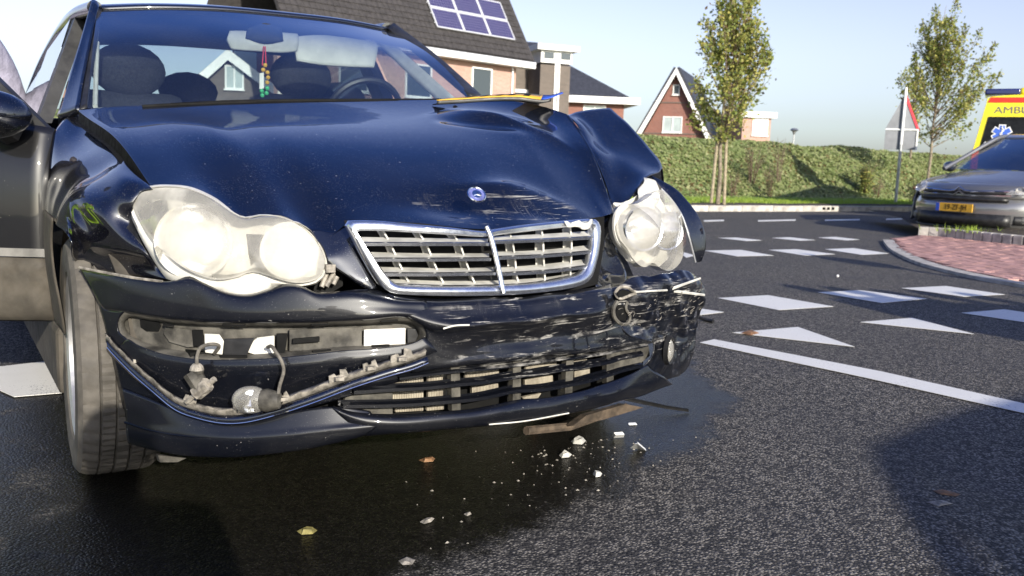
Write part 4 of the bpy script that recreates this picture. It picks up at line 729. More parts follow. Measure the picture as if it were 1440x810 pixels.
MB().tube([(0.597,0.078,0.515),(0.654,0.074,0.507),(0.78,0.114,0.487)], [.005, .004], 6).build('bent_bracket', 'grille_grey', bp)
MB().tube([(0.438,0.032,0.524),(0.501,0.04,0.523),(0.582,0.063,0.518)], .003, 6).build('bent_bracket', 'grille_grey', bp)
rs_ = random.Random(4)
sh = MB()
for k in range(40):
    u_ = rs_.random(); a = Vector((0.36,0.008,0.476)).lerp(Vector((0.743,0.092,0.485)), u_)+Vector((0, 0, rs_.uniform(-.05, .02))); d = Vector((rs_.uniform(.2, 1), rs_.uniform(-.1, .3), rs_.uniform(-.3, .5)))*rs_.uniform(.008, .03)
    sh.tube([a, a+d*.5+Vector((0, -.004, .003)), a+d], [.0009, .0004], 4)
tag(sh.build('paint_shavings', 'clip_plastic', bp, smooth=False), kind='stuff')
fq0 = Vector((0.623,0.079,0.338)); fn = Vector((.05, -.97, .05)).normalized()
fogr = MB().lathe([(.045, -.012), (.040, .006), (.034, .004), (.033, -.012)], fn, fq0, 28, xd=(0, 0, 1)); fogr.v = [fq0+Vector(((v.x-fq0.x)*.72, v.y-fq0.y+(v.x-fq0.x)*.35, v.z-fq0.z)) for v in fogr.v]; fr_ = fogr.build('fog_lamp', 'black_plastic', car)
fgl = MB().lathe([(.033, 0), (.024, .007), (0, .010)], fn, fq0, 24); fgl.v = [fq0+Vector(((v.x-fq0.x)*.72, v.y-fq0.y+(v.x-fq0.x)*.35, v.z-fq0.z)) for v in fgl.v]; attach(fgl.build('fog_lamp_glass', 'lens', None), fr_)
fgb = MB().lathe([(.034, -.004), (.020, -.03), (0, -.034)], fn, fq0, 24); fgb.v = [fq0+Vector(((v.x-fq0.x)*.72, v.y-fq0.y+(v.x-fq0.x)*.35, v.z-fq0.z)) for v in fgb.v]; attach(fgb.build('reflector_bowl', 'reflector', None), fr_)

# ---- lower intake
MB().grid([[(-0.407,0.069,0.3),(-0.361,0.047,0.285),(-0.267,0.02,0.275),(-0.131,-0.003,0.274),(0.025,-0.01,0.277),(0.206,0.001,0.279),(0.395,0.03,0.286),(0.527,0.061,0.31)], [(-0.407,0.059,0.294),(-0.362,0.037,0.276),(-0.272,0.009,0.267),(-0.137,-0.015,0.266),(0.018,-0.022,0.266),(0.198,-0.011,0.268),(0.392,0.02,0.271),(0.55,0.06,0.288)],
    [(-0.378,0.047,0.264),(-0.328,0.023,0.257),(-0.249,0,0.253),(-0.129,-0.02,0.251),(0.02,-0.026,0.249),(0.2,-0.015,0.25),(0.401,0.017,0.253),(0.603,0.072,0.259)], [(-0.345,0.044,0.23),(-0.3,0.026,0.233),(-0.235,0.009,0.233),(-0.117,-0.009,0.231),(0.033,-0.014,0.226),(0.216,-0.002,0.225),(0.427,0.034,0.226),(0.653,0.094,0.232)], [(-0.331,0.074,0.222),(-0.283,0.061,0.222),(-0.216,0.048,0.222),(-0.093,0.033,0.219),(0.062,0.031,0.214),(0.251,0.044,0.213),(0.464,0.077,0.215),(0.692,0.135,0.222)]], 80, 24, disp=crum).build('bumper_lip', 'paint_bumper', bp, solid=.003)
MB().tube([(-0.047,-0.023,0.234),(0.06,-0.023,0.229),(0.2,-0.011,0.228)], .0018, 6, smooth=20).build('scraped_edge', 'white_plastic', bp)
ig = bpy.data.objects.new('intake_grille', None); C.objects.link(ig); attach(ig, car)
def slat(q, d, h):
    a = resample(q, 50); a = [crum(p) for p in a]
    MB().raw([[p+Vector((0, 0, h)) for p in a], [p+Vector((0, -d, h*.3)) for p in a], [p+Vector((0, -d, -h)) for p in a], [p+Vector((0, .02, -h)) for p in a], [p+Vector((0, .02, h)) for p in a]], 0).build('intake_slat', 'paint_bumper', ig, ang=40)
slat([(-0.366,0.058,0.334),(-0.288,0.037,0.336),(-0.196,0.019,0.335),(-0.088,0.007,0.337),(0.032,0.004,0.339),(0.164,0.01,0.341),(0.315,0.026,0.342),(0.489,0.057,0.347)], .012, .006)
slat([(-0.388,0.066,0.302),(-0.287,0.036,0.299),(-0.195,0.019,0.297),(-0.087,0.007,0.298),(0.033,0.004,0.301),(0.167,0.01,0.301),(0.317,0.026,0.305),(0.492,0.057,0.313)], .012, .006)
slat([(-0.263,0.033,0.359),(-0.196,0.021,0.364),(-0.088,0.009,0.367),(0.032,0.006,0.367),(0.165,0.012,0.366),(0.315,0.028,0.365),(0.515,0.064,0.368)], .008, .004)
for q in ([(-0.117,0.025,0.369),(-0.111,0.025,0.263)], [(0.056,0.021,0.371),(0.06,0.021,0.261)], [(0.228,0.031,0.368),(0.229,0.032,0.267)], [(0.377,0.051,0.366),(0.384,0.052,0.27)]): MB().prism([Vector(q[0])+Vector((-.012, 0, 0)), Vector(q[0])+Vector((.012, 0, 0)), Vector(q[1])+Vector((.012, 0, 0)), Vector(q[1])+Vector((-.012, 0, 0))], (0, .02, 0)).build('intake_post', 'dusty_plastic', ig, smooth=False)
# condenser tanks seen through the intake: pale fins
cv = MB().grid([[(-0.354,0.151,0.335),(-0.222,0.119,0.355),(-0.074,0.102,0.362),(0.093,0.102,0.365),(0.288,0.118,0.365),(0.593,0.177,0.362)], [(-0.353,0.15,0.249),(-0.22,0.119,0.231),(-0.071,0.102,0.223),(0.099,0.102,0.223),(0.296,0.119,0.22),(0.605,0.181,0.228)]], 30, 4).build('radiator_duct', 'black', ig)
for (q) in ([(-0.245,0.093,0.34),(-0.172,0.081,0.342),(-0.171,0.081,0.321),(-0.244,0.093,0.32)], [(-0.161,0.08,0.343),(-0.102,0.074,0.344),(-0.101,0.074,0.315),(-0.16,0.08,0.315)], [(-0.061,0.071,0.344),(0.035,0.07,0.346),(0.037,0.07,0.316),(-0.06,0.071,0.315)], [(0.119,0.073,0.348),(0.221,0.081,0.351),(0.223,0.081,0.325),(0.12,0.073,0.326)], [(0.28,0.087,0.346),(0.334,0.095,0.345),(0.335,0.095,0.323),(0.282,0.087,0.324)],
    [(-0.251,0.095,0.31),(-0.171,0.081,0.307),(-0.17,0.081,0.288),(-0.251,0.094,0.289)], [(-0.16,0.08,0.306),(-0.101,0.074,0.307),(-0.1,0.074,0.278),(-0.159,0.08,0.278)], [(-0.042,0.071,0.304),(0.035,0.07,0.305),(0.036,0.07,0.283),(-0.041,0.071,0.283)], [(0.117,0.073,0.305),(0.211,0.08,0.306),(0.213,0.08,0.28),(0.118,0.073,0.281)], [(0.288,0.088,0.308),(0.347,0.097,0.31),(0.349,0.097,0.29),(0.289,0.088,0.286)],
    [(-0.24,0.092,0.269),(-0.17,0.081,0.267),(-0.17,0.081,0.256),(-0.24,0.092,0.258)], [(-0.163,0.08,0.266),(-0.115,0.075,0.267),(-0.114,0.075,0.254),(-0.162,0.08,0.255)], [(0.098,0.052,0.266),(0.16,0.056,0.269),(0.149,0.055,0.257),(0.103,0.052,0.254)]):
    MB().prism(q, (0, .012, 0)).build('condenser_panel', 'cream', ig, smooth=False, bevel=.002)
MB().prism([(-0.364,0.084,0.33),(-0.265,0.057,0.33),(-0.264,0.057,0.267),(-0.348,0.079,0.272),(-0.376,0.088,0.29)], (0, .01, 0)).build('intake_blank', 'dusty_plastic', ig, smooth=False)
MB().prism([(0.389,0.053,0.355),(0.545,0.085,0.357),(0.555,0.088,0.327),(0.494,0.074,0.303),(0.394,0.054,0.295)], (0, .01, 0)).build('intake_blank', 'dusty_plastic', ig, smooth=False)

# ---- underbody, blocking light below the bonnet
MB().box((0, 2.2, .30), (1.35, 3.9, .22)).box((0, .72, .52), (1.05, .86, .30)).build('underbody', 'black', car, smooth=False)
MB().tube([(0.149,0.105,0.156),(0.318,0.142,0.134),(0.607,0.241,0.131)], .012, 8).build('subframe_tube', 'rust', car)
MB().prism([(0.298,0.099,0.151),(0.426,0.12,0.147),(0.608,0.161,0.149),(0.519,0.139,0.176),(0.351,0.107,0.172)], (0, .03, -.005)).build('undertray_scrap', 'rust', car, smooth=False)
MB().prism([(-0.719,0.402,0.132),(-0.667,0.341,0.135),(-0.683,0.359,0.122),(-0.715,0.397,0.115)], (0, .03, -.005)).build('undertray_tab', 'dusty_plastic', car, smooth=False)

# ---- wheels
def wheel(c, sgn, steer=0):
    Rz = Matrix.Rotation(R(steer), 3, 'Z'); ax = Rz @ Vector((sgn, 0, 0)); c = Vector(c)
    prof = [(.21, .085), (.222, .098), (.26, .104), (.292, .100), (.306, .090), (.3125, .076)]
    for k, h in enumerate((.055, .052, .048, .020, .017, .013, -.013, -.017, -.020, -.048, -.052, -.055)): prof.append((.3165-.007*(k % 3 == 1)-.001*abs(h)*10, h))
    prof += [(.3125, -.076), (.30, -.094), (.26, -.104), (.21, -.09)]
    n = 196; y = ax.cross(Vector((0, 0, 1))).normalized(); g = []
    for r, h in prof:
        row = []
        for k in range(n):
            a = 6.28319*k/n; rr = r
            if .058 > abs(h) and r > .30: rr -= .005 if (k+int(abs(h)*70)) % 4 == 0 else 0
            elif .08 > abs(h) > .058 and r > .30: rr -= .007 if k % 4 == 0 else 0
            row.append(c+ax*h+(y*math.cos(a)+Vector((0, 0, 1))*math.sin(a))*rr)
        g.append(row)
    w_ = thing('wheel', None, None, c); attach_e(w_)
    MB().raw(g, 0, True).build('tyre', 'rubber', w_, ang=25)
    rm = MB().lathe([(.212, -.085), (.205, -.05), (.195, .03), (.205, .075), (.216, .090), (.212, .094), (.204, .088), (.196, .06)], ax, c, 48)
    for k in range(7):
        a = 6.28319*k/7; d = y*math.cos(a)+Vector((0, 0, 1))*math.sin(a); e = d.cross(ax)
        rm.add([c+ax*h+d*r+e*w2*s for (h, r, w2) in ((.078, .05, .030), (.082, .13, .022), (.072, .2, .034)) for s in (-1, 1)]+[c+ax*(h-.03)+d*r+e*w2*s for (h, r, w2) in ((.078, .05, .030), (.082, .13, .022), (.072, .2, .034)) for s in (-1, 1)],
               [(0, 1, 3, 2), (2, 3, 5, 4), (6, 8, 9, 7), (8, 10, 11, 9), (0, 2, 8, 6), (2, 4, 10, 8), (1, 7, 9, 3), (3, 9, 11, 5)])
    rm.lathe([(.07, .05), (.068, .078), (.03, .086), (0, .087)], ax, c, 24).build('rim', 'rim', w_, ang=35)
    MB().lathe([(.15, .0), (.15, .02), (0, .02)], ax, c, 32).build('brake_disc', 'steel', w_)
def attach_e(w_): attach(w_, car)
wheel((-.765, .762, .316), -1, -3); wheel((.765, .765, .316), 1, -3); wheel((-.765, 3.48, .316), -1); wheel((.765, 3.48, .316), 1)

# ---- cabin
Wt = [(-0.598,1.97,1.373),(-0.396,1.93,1.399),(-0.16,1.91,1.418),(0.101,1.915,1.427),(0.359,1.94,1.433),(0.611,2,1.43)]
Wb = [(-0.731,1.33,0.98),(-0.475,1.24,1),(-0.139,1.2,1.027),(0.253,1.2,1.054),(0.672,1.32,1.102)]
a, b = resample(Wt, 30), resample(Wb, 30)
mid = [p.lerp(q, .5)+Vector((0, -.02, .028)) for p, q in zip(a, b)]
MB().raw([[cr([p, m_, q], t/15) for p, m_, q in zip(a, mid, b)] for t in range(16)]).build('windscreen', 'glass', car)
# black edge band of the windscreen
MB().raw([[p+Vector((0, .004, .0)) for p in a], [p.lerp(q, .045)+Vector((0, .004, -.004)) for p, q in zip(a, b)]]).build('glass_edge_band', 'black', car)
RF = [a, [p+Vector((p.x*.01, .012, .012)) for p in a], [p+Vector((p.x*.02, .10, .028)) for p in a], [p+Vector((p.x*.03, .35, .045)) for p in a], [p+Vector((p.x*.03, .85, .04)) for p in a], [p+Vector((p.x*.04, 1.25, -.01)) for p in a]]
MB().grid(RF, 30, 26).build('roof', 'paint', car, solid=.006)
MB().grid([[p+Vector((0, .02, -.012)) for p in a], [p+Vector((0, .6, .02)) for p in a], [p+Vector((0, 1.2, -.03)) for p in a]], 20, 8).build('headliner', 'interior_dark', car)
# pillars beside the windscreen
MB().grid([[(-0.795,1.44,0.951),(-0.727,1.64,1.117),(-0.668,1.81,1.257),(-0.608,2,1.407)], [(-0.772,1.38,0.96),(-0.712,1.6,1.108),(-0.654,1.79,1.257),(-0.6,1.985,1.401)], [(-0.75,1.33,0.973),(-0.698,1.56,1.105),(-0.645,1.76,1.25),(-0.596,1.965,1.383)]], 24, 8).build('windscreen_pillar', 'paint', car, solid=.02)
MB().grid([[(-0.75,1.325,0.973),(-0.698,1.555,1.104),(-0.645,1.755,1.249),(-0.597,1.96,1.378)], [(-0.73,1.325,0.983),(-0.682,1.55,1.105),(-0.632,1.75,1.245),(-0.585,1.96,1.371)]], 24, 4).build('windscreen_seal', 'black_plastic', car, solid=.006)
MB().grid([[(0.607,2,1.433),(0.65,1.7,1.277),(0.658,1.33,1.107)], [(0.622,2.01,1.448),(0.68,1.72,1.29),(0.684,1.34,1.112)], [(0.65,2.04,1.464),(0.727,1.75,1.3),(0.73,1.38,1.12)]], 24, 8).build('windscreen_pillar', 'black_plastic', car, solid=.02)
# pale inner pillar trims and the strip along the top
MB().grid([[(-0.635,1.8,1.235),(-0.605,1.93,1.327),(-0.584,2,1.371)], [(-0.62,1.84,1.225),(-0.59,1.97,1.323),(-0.569,2.02,1.365)]], 16, 4).tube([(-0.695,1.4,0.992),(-0.662,1.6,1.096),(-0.626,1.8,1.236)], .008, 6, smooth=12).build('pillar_trim', 'headliner', car)
MB().grid([[(-0.583,1.99,1.372),(-0.388,1.97,1.393),(-0.143,1.95,1.414)], [(-0.577,2,1.361),(-0.386,1.98,1.384),(-0.141,1.96,1.406)]], 20, 4).build('header_trim', 'headliner', car, solid=.004)
MB().grid([[(0.606,2.02,1.404),(0.66,1.8,1.267),(0.654,1.45,1.112)], [(0.569,2.1,1.408),(0.62,1.88,1.26),(0.626,1.55,1.103)]], 16, 4).build('pillar_trim', 'headliner', car, solid=.01)
MB().grid([[(0.177,1.96,1.415),(0.375,1.98,1.421),(0.596,2.02,1.415)], [(0.181,1.97,1.405),(0.379,1.99,1.408),(0.593,2.03,1.4)]], 16, 4).build('header_trim', 'headliner', car, solid=.004)
# cowl, scuttle and dash
MB().grid([[(-0.76,1.31,0.967),(-0.479,1.22,0.995),(-0.142,1.19,1.022),(0.249,1.19,1.049),(0.688,1.28,1.085)], [(-0.737,1.33,0.979),(-0.474,1.245,1),(-0.137,1.205,1.027),(0.256,1.205,1.055),(0.685,1.32,1.098)]], 30, 3).build('scuttle', 'black', car, solid=.006)
MB().tube([(-0.507,1.19,1.001),(-0.311,1.18,1.023),(-0.1,1.17,1.04),(0.157,1.17,1.058),(0.455,1.2,1.08)], .007, 8, smooth=40).tube([(-0.591,1.19,0.991),(-0.467,1.18,1.005),(-0.244,1.17,1.026)], .006, 8, smooth=20).build('wiper', 'black', car)
dz = .965
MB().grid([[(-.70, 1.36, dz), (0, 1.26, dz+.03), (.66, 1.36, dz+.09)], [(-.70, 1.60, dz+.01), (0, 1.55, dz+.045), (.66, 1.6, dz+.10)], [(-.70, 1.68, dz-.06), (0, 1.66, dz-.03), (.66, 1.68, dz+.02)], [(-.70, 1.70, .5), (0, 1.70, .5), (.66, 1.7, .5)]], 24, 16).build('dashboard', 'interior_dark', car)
sw = Vector((0.387,1.75,1.027)); sx = Vector((1, 0, 0)); sn = Vector((0, -.9, -.42)).normalized(); sy = sn.cross(sx)
MB().tube([sw+(sx*math.cos(t)+sy*math.sin(t))*.165 for t in [6.28319*k/36 for k in range(37)]], .014, 8).ball(sw, .06, 10).tube([sw-sx*.18, sw, sw+sx*.18], .014, 6).build('steering_wheel', 'black_plastic', car)
def seat(x, y, z, w2=.46):
    s = bpy.data.objects.new('front_seat', None); C.objects.link(s); s.location = (x, y, .3); attach(s, car)
    MB().box((x, y+.02, z-.30), (w2, .13, .58), Matrix.Rotation(R(-14), 3, 'X'), taper=.9).build('backrest', 'seat', s, bevel=.05)
    MB().box((x, y-.28, z-.52), (w2, .5, .14)).build('seat_cushion', 'seat', s, bevel=.04)
    MB().ball((x, y+.06, z+.07), .13, 20, sc=(1.15, .42, .86)).build('head_restraint', 'seat', s)
    MB().tube([(x-.06, y+.06, z-.08), (x-.06, y+.06, z+.02)], .007, 6).tube([(x+.06, y+.06, z-.08), (x+.06, y+.06, z+.02)], .007, 6).build('restraint_post', 'steel', s)
pA = Vector((-0.436,2.25,1.118)); pB = Vector((0.331,2.3,1.158))
seat(pA.x, pA.y, pA.z+.0, .5); seat(pB.x, pB.y, pB.z-.0, .5)
MB().box((0, 3.02, .82), (1.25, .16, .5), Matrix.Rotation(R(-16), 3, 'X')).build('rear_bench', 'seat', car, bevel=.05)
for q in ((-0.024,3.05,1.168), (0.809,3.05,1.181)): MB().ball(q, .12, 16, sc=(1.25, .45, .8)).build('rear_head_restraint', 'seat', car)
MB().box((0, 3.3, .93), (1.2, .42, .04)).build('parcel_shelf', 'interior_dark', car, smooth=False)
# mirror and sun visor
mp = Vector((-0.024,1.8,1.301))
rmr = MB().grid([[(-0.157,1.8,1.32),(-0.094,1.8,1.327),(-0.03,1.8,1.317),(0.039,1.8,1.335),(0.112,1.8,1.337)], [(-0.168,1.79,1.291),(-0.097,1.79,1.293),(-0.027,1.79,1.289),(0.044,1.79,1.302),(0.114,1.79,1.314)], [(-0.152,1.8,1.262),(-0.094,1.8,1.262),(-0.024,1.8,1.266),(0.048,1.8,1.267),(0.109,1.8,1.278)]], 24, 10).build('rear_view_mirror', 'headliner', car, solid=.03)
MB().grid([[(-0.093,1.775,1.34),(-0.026,1.775,1.367),(0.042,1.775,1.355)], [(-0.101,1.775,1.302),(-0.026,1.775,1.288),(0.048,1.775,1.306)]], 12, 8).build('mirror_foot', 'interior_dark', rmr, solid=.01)
MB().grid([[(0.127,1.86,1.339),(0.233,1.86,1.356),(0.359,1.86,1.357),(0.487,1.86,1.352)], [(0.121,1.85,1.298),(0.23,1.85,1.306),(0.356,1.85,1.309),(0.486,1.85,1.313)], [(0.126,1.84,1.241),(0.226,1.84,1.235),(0.352,1.84,1.238),(0.466,1.84,1.244)]], 24, 12).build('sun_visor', 'headliner', car, solid=.016)
# windowless rest of the shell
def panel(x, sg, y0, y1, name, mat='paint'):
    return MB().grid([[(x-sg*.03, y0, .22), (x-sg*.03, y1, .22)], [(x+sg*.005, y0, .42), (x+sg*.005, y1, .42)], [(x, y0, .68), (x, y1, .68)], [(x-sg*.02, y0, .86), (x-sg*.02, y1, .86)], [(x-sg*.075, y0, .955), (x-sg*.075, y1, .955)]], 10, 16).build(name, mat, car, solid=.02)
panel(.86, 1, 1.12, 2.18, 'front_door'); panel(.86, 1, 2.19, 3.08, 'rear_door'); panel(-.86, -1, 2.19, 3.08, 'rear_door', 'paint_side')
for sg in (-1, 1):
    x = sg*.86
    q = [[(x-sg*.03, 3.09, .5), (x-sg*.03, 3.3, .66), (x-sg*.03, 3.66, .66), (x-sg*.03, 3.86, .45), (x-sg*.04, 4.38, .40)], [(x, 3.09, .68), (x, 3.3, .72), (x, 3.66, .72), (x, 3.9, .68), (x-sg*.08, 4.40, .66)], [(x-sg*.03, 3.09, .88), (x-sg*.03, 3.4, .89), (x-sg*.03, 3.7, .89), (x-sg*.04, 4.0, .88), (x-sg*.12, 4.40, .86)], [(x-sg*.10, 3.09, .96), (x-sg*.10, 3.4, .97), (x-sg*.10, 3.7, .97), (x-sg*.12, 4.0, .98), (x-sg*.2, 4.36, .96)]]
    MB().grid(q, 30, 14).build('rear_fender', 'paint', car, solid=.01)
    MB().box((sg*.82, 1.75, .25), (.10, 1.5, .20)).build('sill', 'dirt_sill', car, smooth=False, bevel=.02)
    dz_ = .05 if sg > 0 else 0
    # side window frames: roof rail, B pillar, C pillar, quarter
    t0 = a[0] if sg < 0 else a[-1]
    rail = [t0+Vector((sg*.005, .03, .012)), t0+Vector((sg*.02, .45, .03)), t0+Vector((sg*.02, .95, .01)), Vector((sg*.66, 3.32, 1.26+dz_)), Vector((sg*.72, 3.62, 1.06+dz_)), Vector((sg*.76, 3.86, .96))]
    MB().tube(rail, .028, 10, smooth=40, flat=1.0).build('roof_rail', 'paint', car)
    MB().prism([Vector((sg*.80, 2.12, .95)), Vector((sg*.80, 2.28, .95)), Vector((sg*.625, 2.42, 1.40+dz_)), Vector((sg*.625, 2.32, 1.40+dz_))], (-sg*.05, 0, 0)).build('door_pillar', 'black_plastic', car, smooth=False)
    MB().prism([Vector((sg*.79, 3.08, .95)), Vector((sg*.79, 3.75, .96)), Vector((sg*.71, 3.5, 1.14+dz_)), Vector((sg*.645, 3.18, 1.34+dz_)), Vector((sg*.66, 3.08, 1.30+dz_))], (-sg*.04, 0, 0)).build('rear_pillar', 'paint', car, smooth=False)
    MB().add([(sg*.79, 2.26, .95), (sg*.79, 3.08, .95), (sg*.665, 3.06, 1.31+dz_), (sg*.64, 2.40, 1.385+dz_)], [(0, 1, 2, 3)]).build('side_glass', 'tint', car, smooth=False)
    MB().tube([(sg*.80, 2.2, .957), (sg*.80, 3.1, .96)], .012, 6).build('belt_trim', 'chrome_dull', car)
MB().add([(.79, 1.42, 1.0), (.79, 2.12, .97), (.665, 2.32, 1.41), tuple(a[-1]+Vector((.02, .06, -.02)))], [(0, 1, 2, 3)]).build('side_glass', 'glass', car, smooth=False)
RW = [[(-.52, 3.18, 1.385), (0, 3.16, 1.43), (.52, 3.18, 1.42)], [(-.60, 3.42, 1.22), (0, 3.45, 1.25), (.60, 3.42, 1.25)], [(-.66, 3.66, 1.02), (0, 3.74, 1.02), (.66, 3.66, 1.03)]]
MB().grid(RW, 20, 12).build('rear_window', 'glass', car)
MB().grid([[(-.66, 3.68, 1.01), (0, 3.76, 1.015), (.66, 3.68, 1.01)], [(-.70, 4.0, .995), (0, 4.05, 1.01), (.70, 4.0, .995)], [(-.66, 4.34, .96), (0, 4.42, .98), (.66, 4.34, .96)], [(-.66, 4.40, .70), (0, 4.50, .70), (.66, 4.40, .70)], [(-.68, 4.40, .30), (0, 4.52, .30), (.68, 4.40, .30)]], 20, 24).build('boot_lid', 'paint', car, solid=.01)

# ---- open front door on the near side, swung out; only its leading end is in view
dr = bpy.data.objects.new('open_door', None); C.objects.link(dr); dr.location = (-.87, 1.13, .3); attach(dr, car)
hx = Vector((-.868, .498, 0)); hn = Vector((-.498, -.868, 0))     # along the door, and outward through its skin
def dp(s, z, o=0): return Vector((-.87, 1.13, 0))+hx*s+hn*o+Vector((0, 0, z))
MB().grid([[dp(-.005, .35, -.03), dp(.3, .345, -.03), dp(1.0, .34, -.03)], [dp(-.005, .39, .0), dp(.3, .385, .0), dp(1.0, .38, .0)], [dp(-.01, .535, .010), dp(.3, .537, .012), dp(1.0, .54, .012)]], 20, 10).build('lower_door_skin', 'dirt_sill', dr, solid=.02)
MB().grid([[dp(-.01, .54, .010), dp(.3, .542, .012), dp(1.0, .545, .012)], [dp(-.012, .66, .008), dp(.3, .66, .012), dp(1.0, .66, .012)], [dp(-.012, .80, -.002), dp(.3, .81, .0), dp(1.0, .82, .0)], [dp(-.015, .91, -.035), dp(.3, .945, -.035), dp(1.0, .96, -.035)]], 20, 16).build('door_skin', 'door_dusty', dr, solid=.02)
MB().box(dp(.5, .552, .018), (1.0, .012, .024), hx.to_track_quat('X', 'Z')).build('rubbing_strip', 'dull_strip', dr, smooth=False)
MB().prism([dp(-.01, .90, -.03), dp(.30, .95, -.03), dp(.52, 1.33, -.06), dp(.42, 1.30, -.06), dp(.20, 1.10, -.05)], hn*-.03).build('window_frame', 'black_plastic', dr, smooth=False)
mc = Vector((-1.01,1.096,0.942))
mr = MB().ball((0, 0, 0), .085, 20, sc=(1.3, .9, .8)); mr.v = [v+mc for v in mr.v]; mo = mr.build('door_mirror', 'paint', dr)
MB().tube([mc+Vector((.03, .03, -.03)), dp(.10, .90, .0)], [.03, .04], 8).build('mirror_arm', 'black_plastic', dr)

# ================================================================ things on and about the wreck
pl = thing('licence_plate', 'bent yellow number plate with blue end lying on the bonnet edge by the windscreen', 'number plate', (0.592,1.02,1.09))
q1 = resample([(0.358,1.05,1.068),(0.45,1.03,1.078),(0.55,1,1.09),(0.652,0.97,1.097),(0.734,0.93,1.092),(0.797,0.9,1.117)], 40)
q2 = resample([(0.477,1.13,1.087),(0.555,1.11,1.098),(0.645,1.08,1.109),(0.735,1.05,1.117),(0.812,1.01,1.115),(0.852,0.98,1.128)], 40)
MB().raw([q1[:33], q2[:33]]).build('plate_face', 'yellow', pl, solid=.003)
MB().raw([q1[32:], q2[32:]]).build('plate_band', 'blue', pl, solid=.003)
pc_ = MB()
for i in (7, 12, 17, 21, 26): pc_.raw([[a.lerp(b, .25)+Vector((0, 0, .0025)) for a, b in zip(q1[i:i+3], q2[i:i+3])], [a.lerp(b, .8)+Vector((0, 0, .0025)) for a, b in zip(q1[i:i+3], q2[i:i+3])]])
pc_.build('plate_print', 'black', pl)
MB().raw([[p+Vector((0, -.006, -.002)) for p in q1[:36]], [p+Vector((0, -.002, -.012)) for p in q1[:36]], [p+Vector((0, .03, -.014)) for p in q1[:36]]]).build('plate_holder', 'black_plastic', pl, solid=.003)
ch = thing('hanging_charm', 'beaded charm on a red cord hanging from the interior mirror', 'charm', (-0.025,1.78,1.278))
MB().tube([(-0.031,1.77,1.279),(-0.037,1.77,1.205)], .0022, 6).tube([(-0.025,1.77,1.279),(-0.022,1.77,1.206)], .0022, 6).build('cord', 'red_print', ch)
MB().prism([(-0.048,1.77,1.174),(-0.031,1.77,1.178),(-0.031,1.77,1.117),(-0.048,1.77,1.113)], (0, .008, 0)).build('tag', 'white_plastic', ch, smooth=False)
cb = MB()
for k, (u_, v_) in enumerate([(-0.026,1.768,1.206),(-0.032,1.768,1.189),(-0.018,1.768,1.171),(-0.015,1.768,1.152),(-0.018,1.768,1.132),(-0.021,1.768,1.113),(-0.035,1.768,1.106),(-0.038,1.768,1.092),(-0.021,1.768,1.091)][i_][0:2] for i_ in range(0)): pass
for k, p in enumerate([(-0.026,1.768,1.206),(-0.034,1.768,1.188),(-0.017,1.768,1.179),(-0.015,1.768,1.16),(-0.018,1.768,1.14)]): cb.ball(p, .009, 8)
cb.build('bead', 'yellow', ch)
cb = MB()
for k, p in enumerate([(-0.04,1.768,1.106),(-0.038,1.768,1.089),(-0.018,1.768,1.118),(-0.021,1.768,1.099)]): cb.ball(p, .009, 8)
cb.build('bead', 'green_print', ch)

def blob(pts, h, name, mat, label, cat, group=None, z=.002, disp=.3):
    P = [Vector((p[0], p[1], z)) for p in pts]; c = sum(P, Vector())/len(P); rr = random.Random(len(label))
    m_ = MB(); n = len(P); L = (P[0]-P[n//2]).length
    vs = P+[p.lerp(c, .45)+Vector((rr.gauss(0, .1)*L*.3, rr.gauss(0, .1)*L*.3, h*rr.uniform(.5, 1.1))) for p in P]+[c+Vector((0, 0, h*.8))]
    fs = [(i, (i+1) % n, n+(i+1) % n, n+i) for i in range(n)]+[(n+i, n+(i+1) % n, 2*n) for i in range(n)]
    m_.add(vs, fs); return tag(m_.build(name, mat, smooth=False), label, cat, group)
G_ = 'broken plastic pieces on the wet road'
w1 = MB().prism([(0.601,0.204,0.012),(0.641,0.21,0),(0.57,0.135,0.05),(0.563,0.139,0.05)], (.006, .004, .0)).prism([(0.57,0.135,0.05),(0.641,0.21,0),(0.653,0.188,0)], (.008, .012, .002))
tag(w1.build('plastic_shard', 'white', smooth=False), 'folded white plastic shard standing like a tent, largest piece on the wet road', 'debris', G_)
tag(MB().prism([(0.64,0.33,0.002),(0.674,0.321,0.002),(0.658,0.299,0.02),(0.628,0.306,0.02)], (.0, .01, .006)).build('plastic_shard', 'white', smooth=False), 'small white rectangular plastic chip just behind the tent-shaped shard', 'debris', G_)
tag(MB().prism([(0.779,0.417,0.002),(0.806,0.408,0.002),(0.812,0.419,0.002),(0.789,0.425,0.002)], (.0, .006, .004)).build('plastic_shard', 'white', smooth=False), 'thin white sliver nearest the black rubber strip', 'debris', G_)
blob([(0.373,0.094,0),(0.402,0.105,0),(0.4,0.086,0),(0.381,0.071,0),(0.366,0.072,0)], .012, 'plastic_shard', 'white_plastic', 'small cream chip below the tent-shaped shard', 'debris', G_)
blob([(0.384,0.272,0),(0.415,0.286,0),(0.423,0.26,0),(0.4,0.243,0),(0.377,0.248,0)], .012, 'plastic_shard', 'white_plastic', 'flat cream flake on the wet road left of the white chips', 'debris', G_)
blob([(0.495,0.361,0),(0.537,0.372,0),(0.542,0.346,0),(0.508,0.323,0),(0.488,0.341,0)], .014, 'plastic_shard', 'grille_grey', 'grey curved flake on the wet road under the intake', 'debris', G_)
blob([(-0.204,0.024,0),(-0.178,0.039,0),(-0.163,0.026,0),(-0.18,0.011,0),(-0.201,0.008,0)], .006, 'plastic_shard', 'clip_plastic', 'pale flake lying alone in the middle of the wet patch', 'debris', G_)
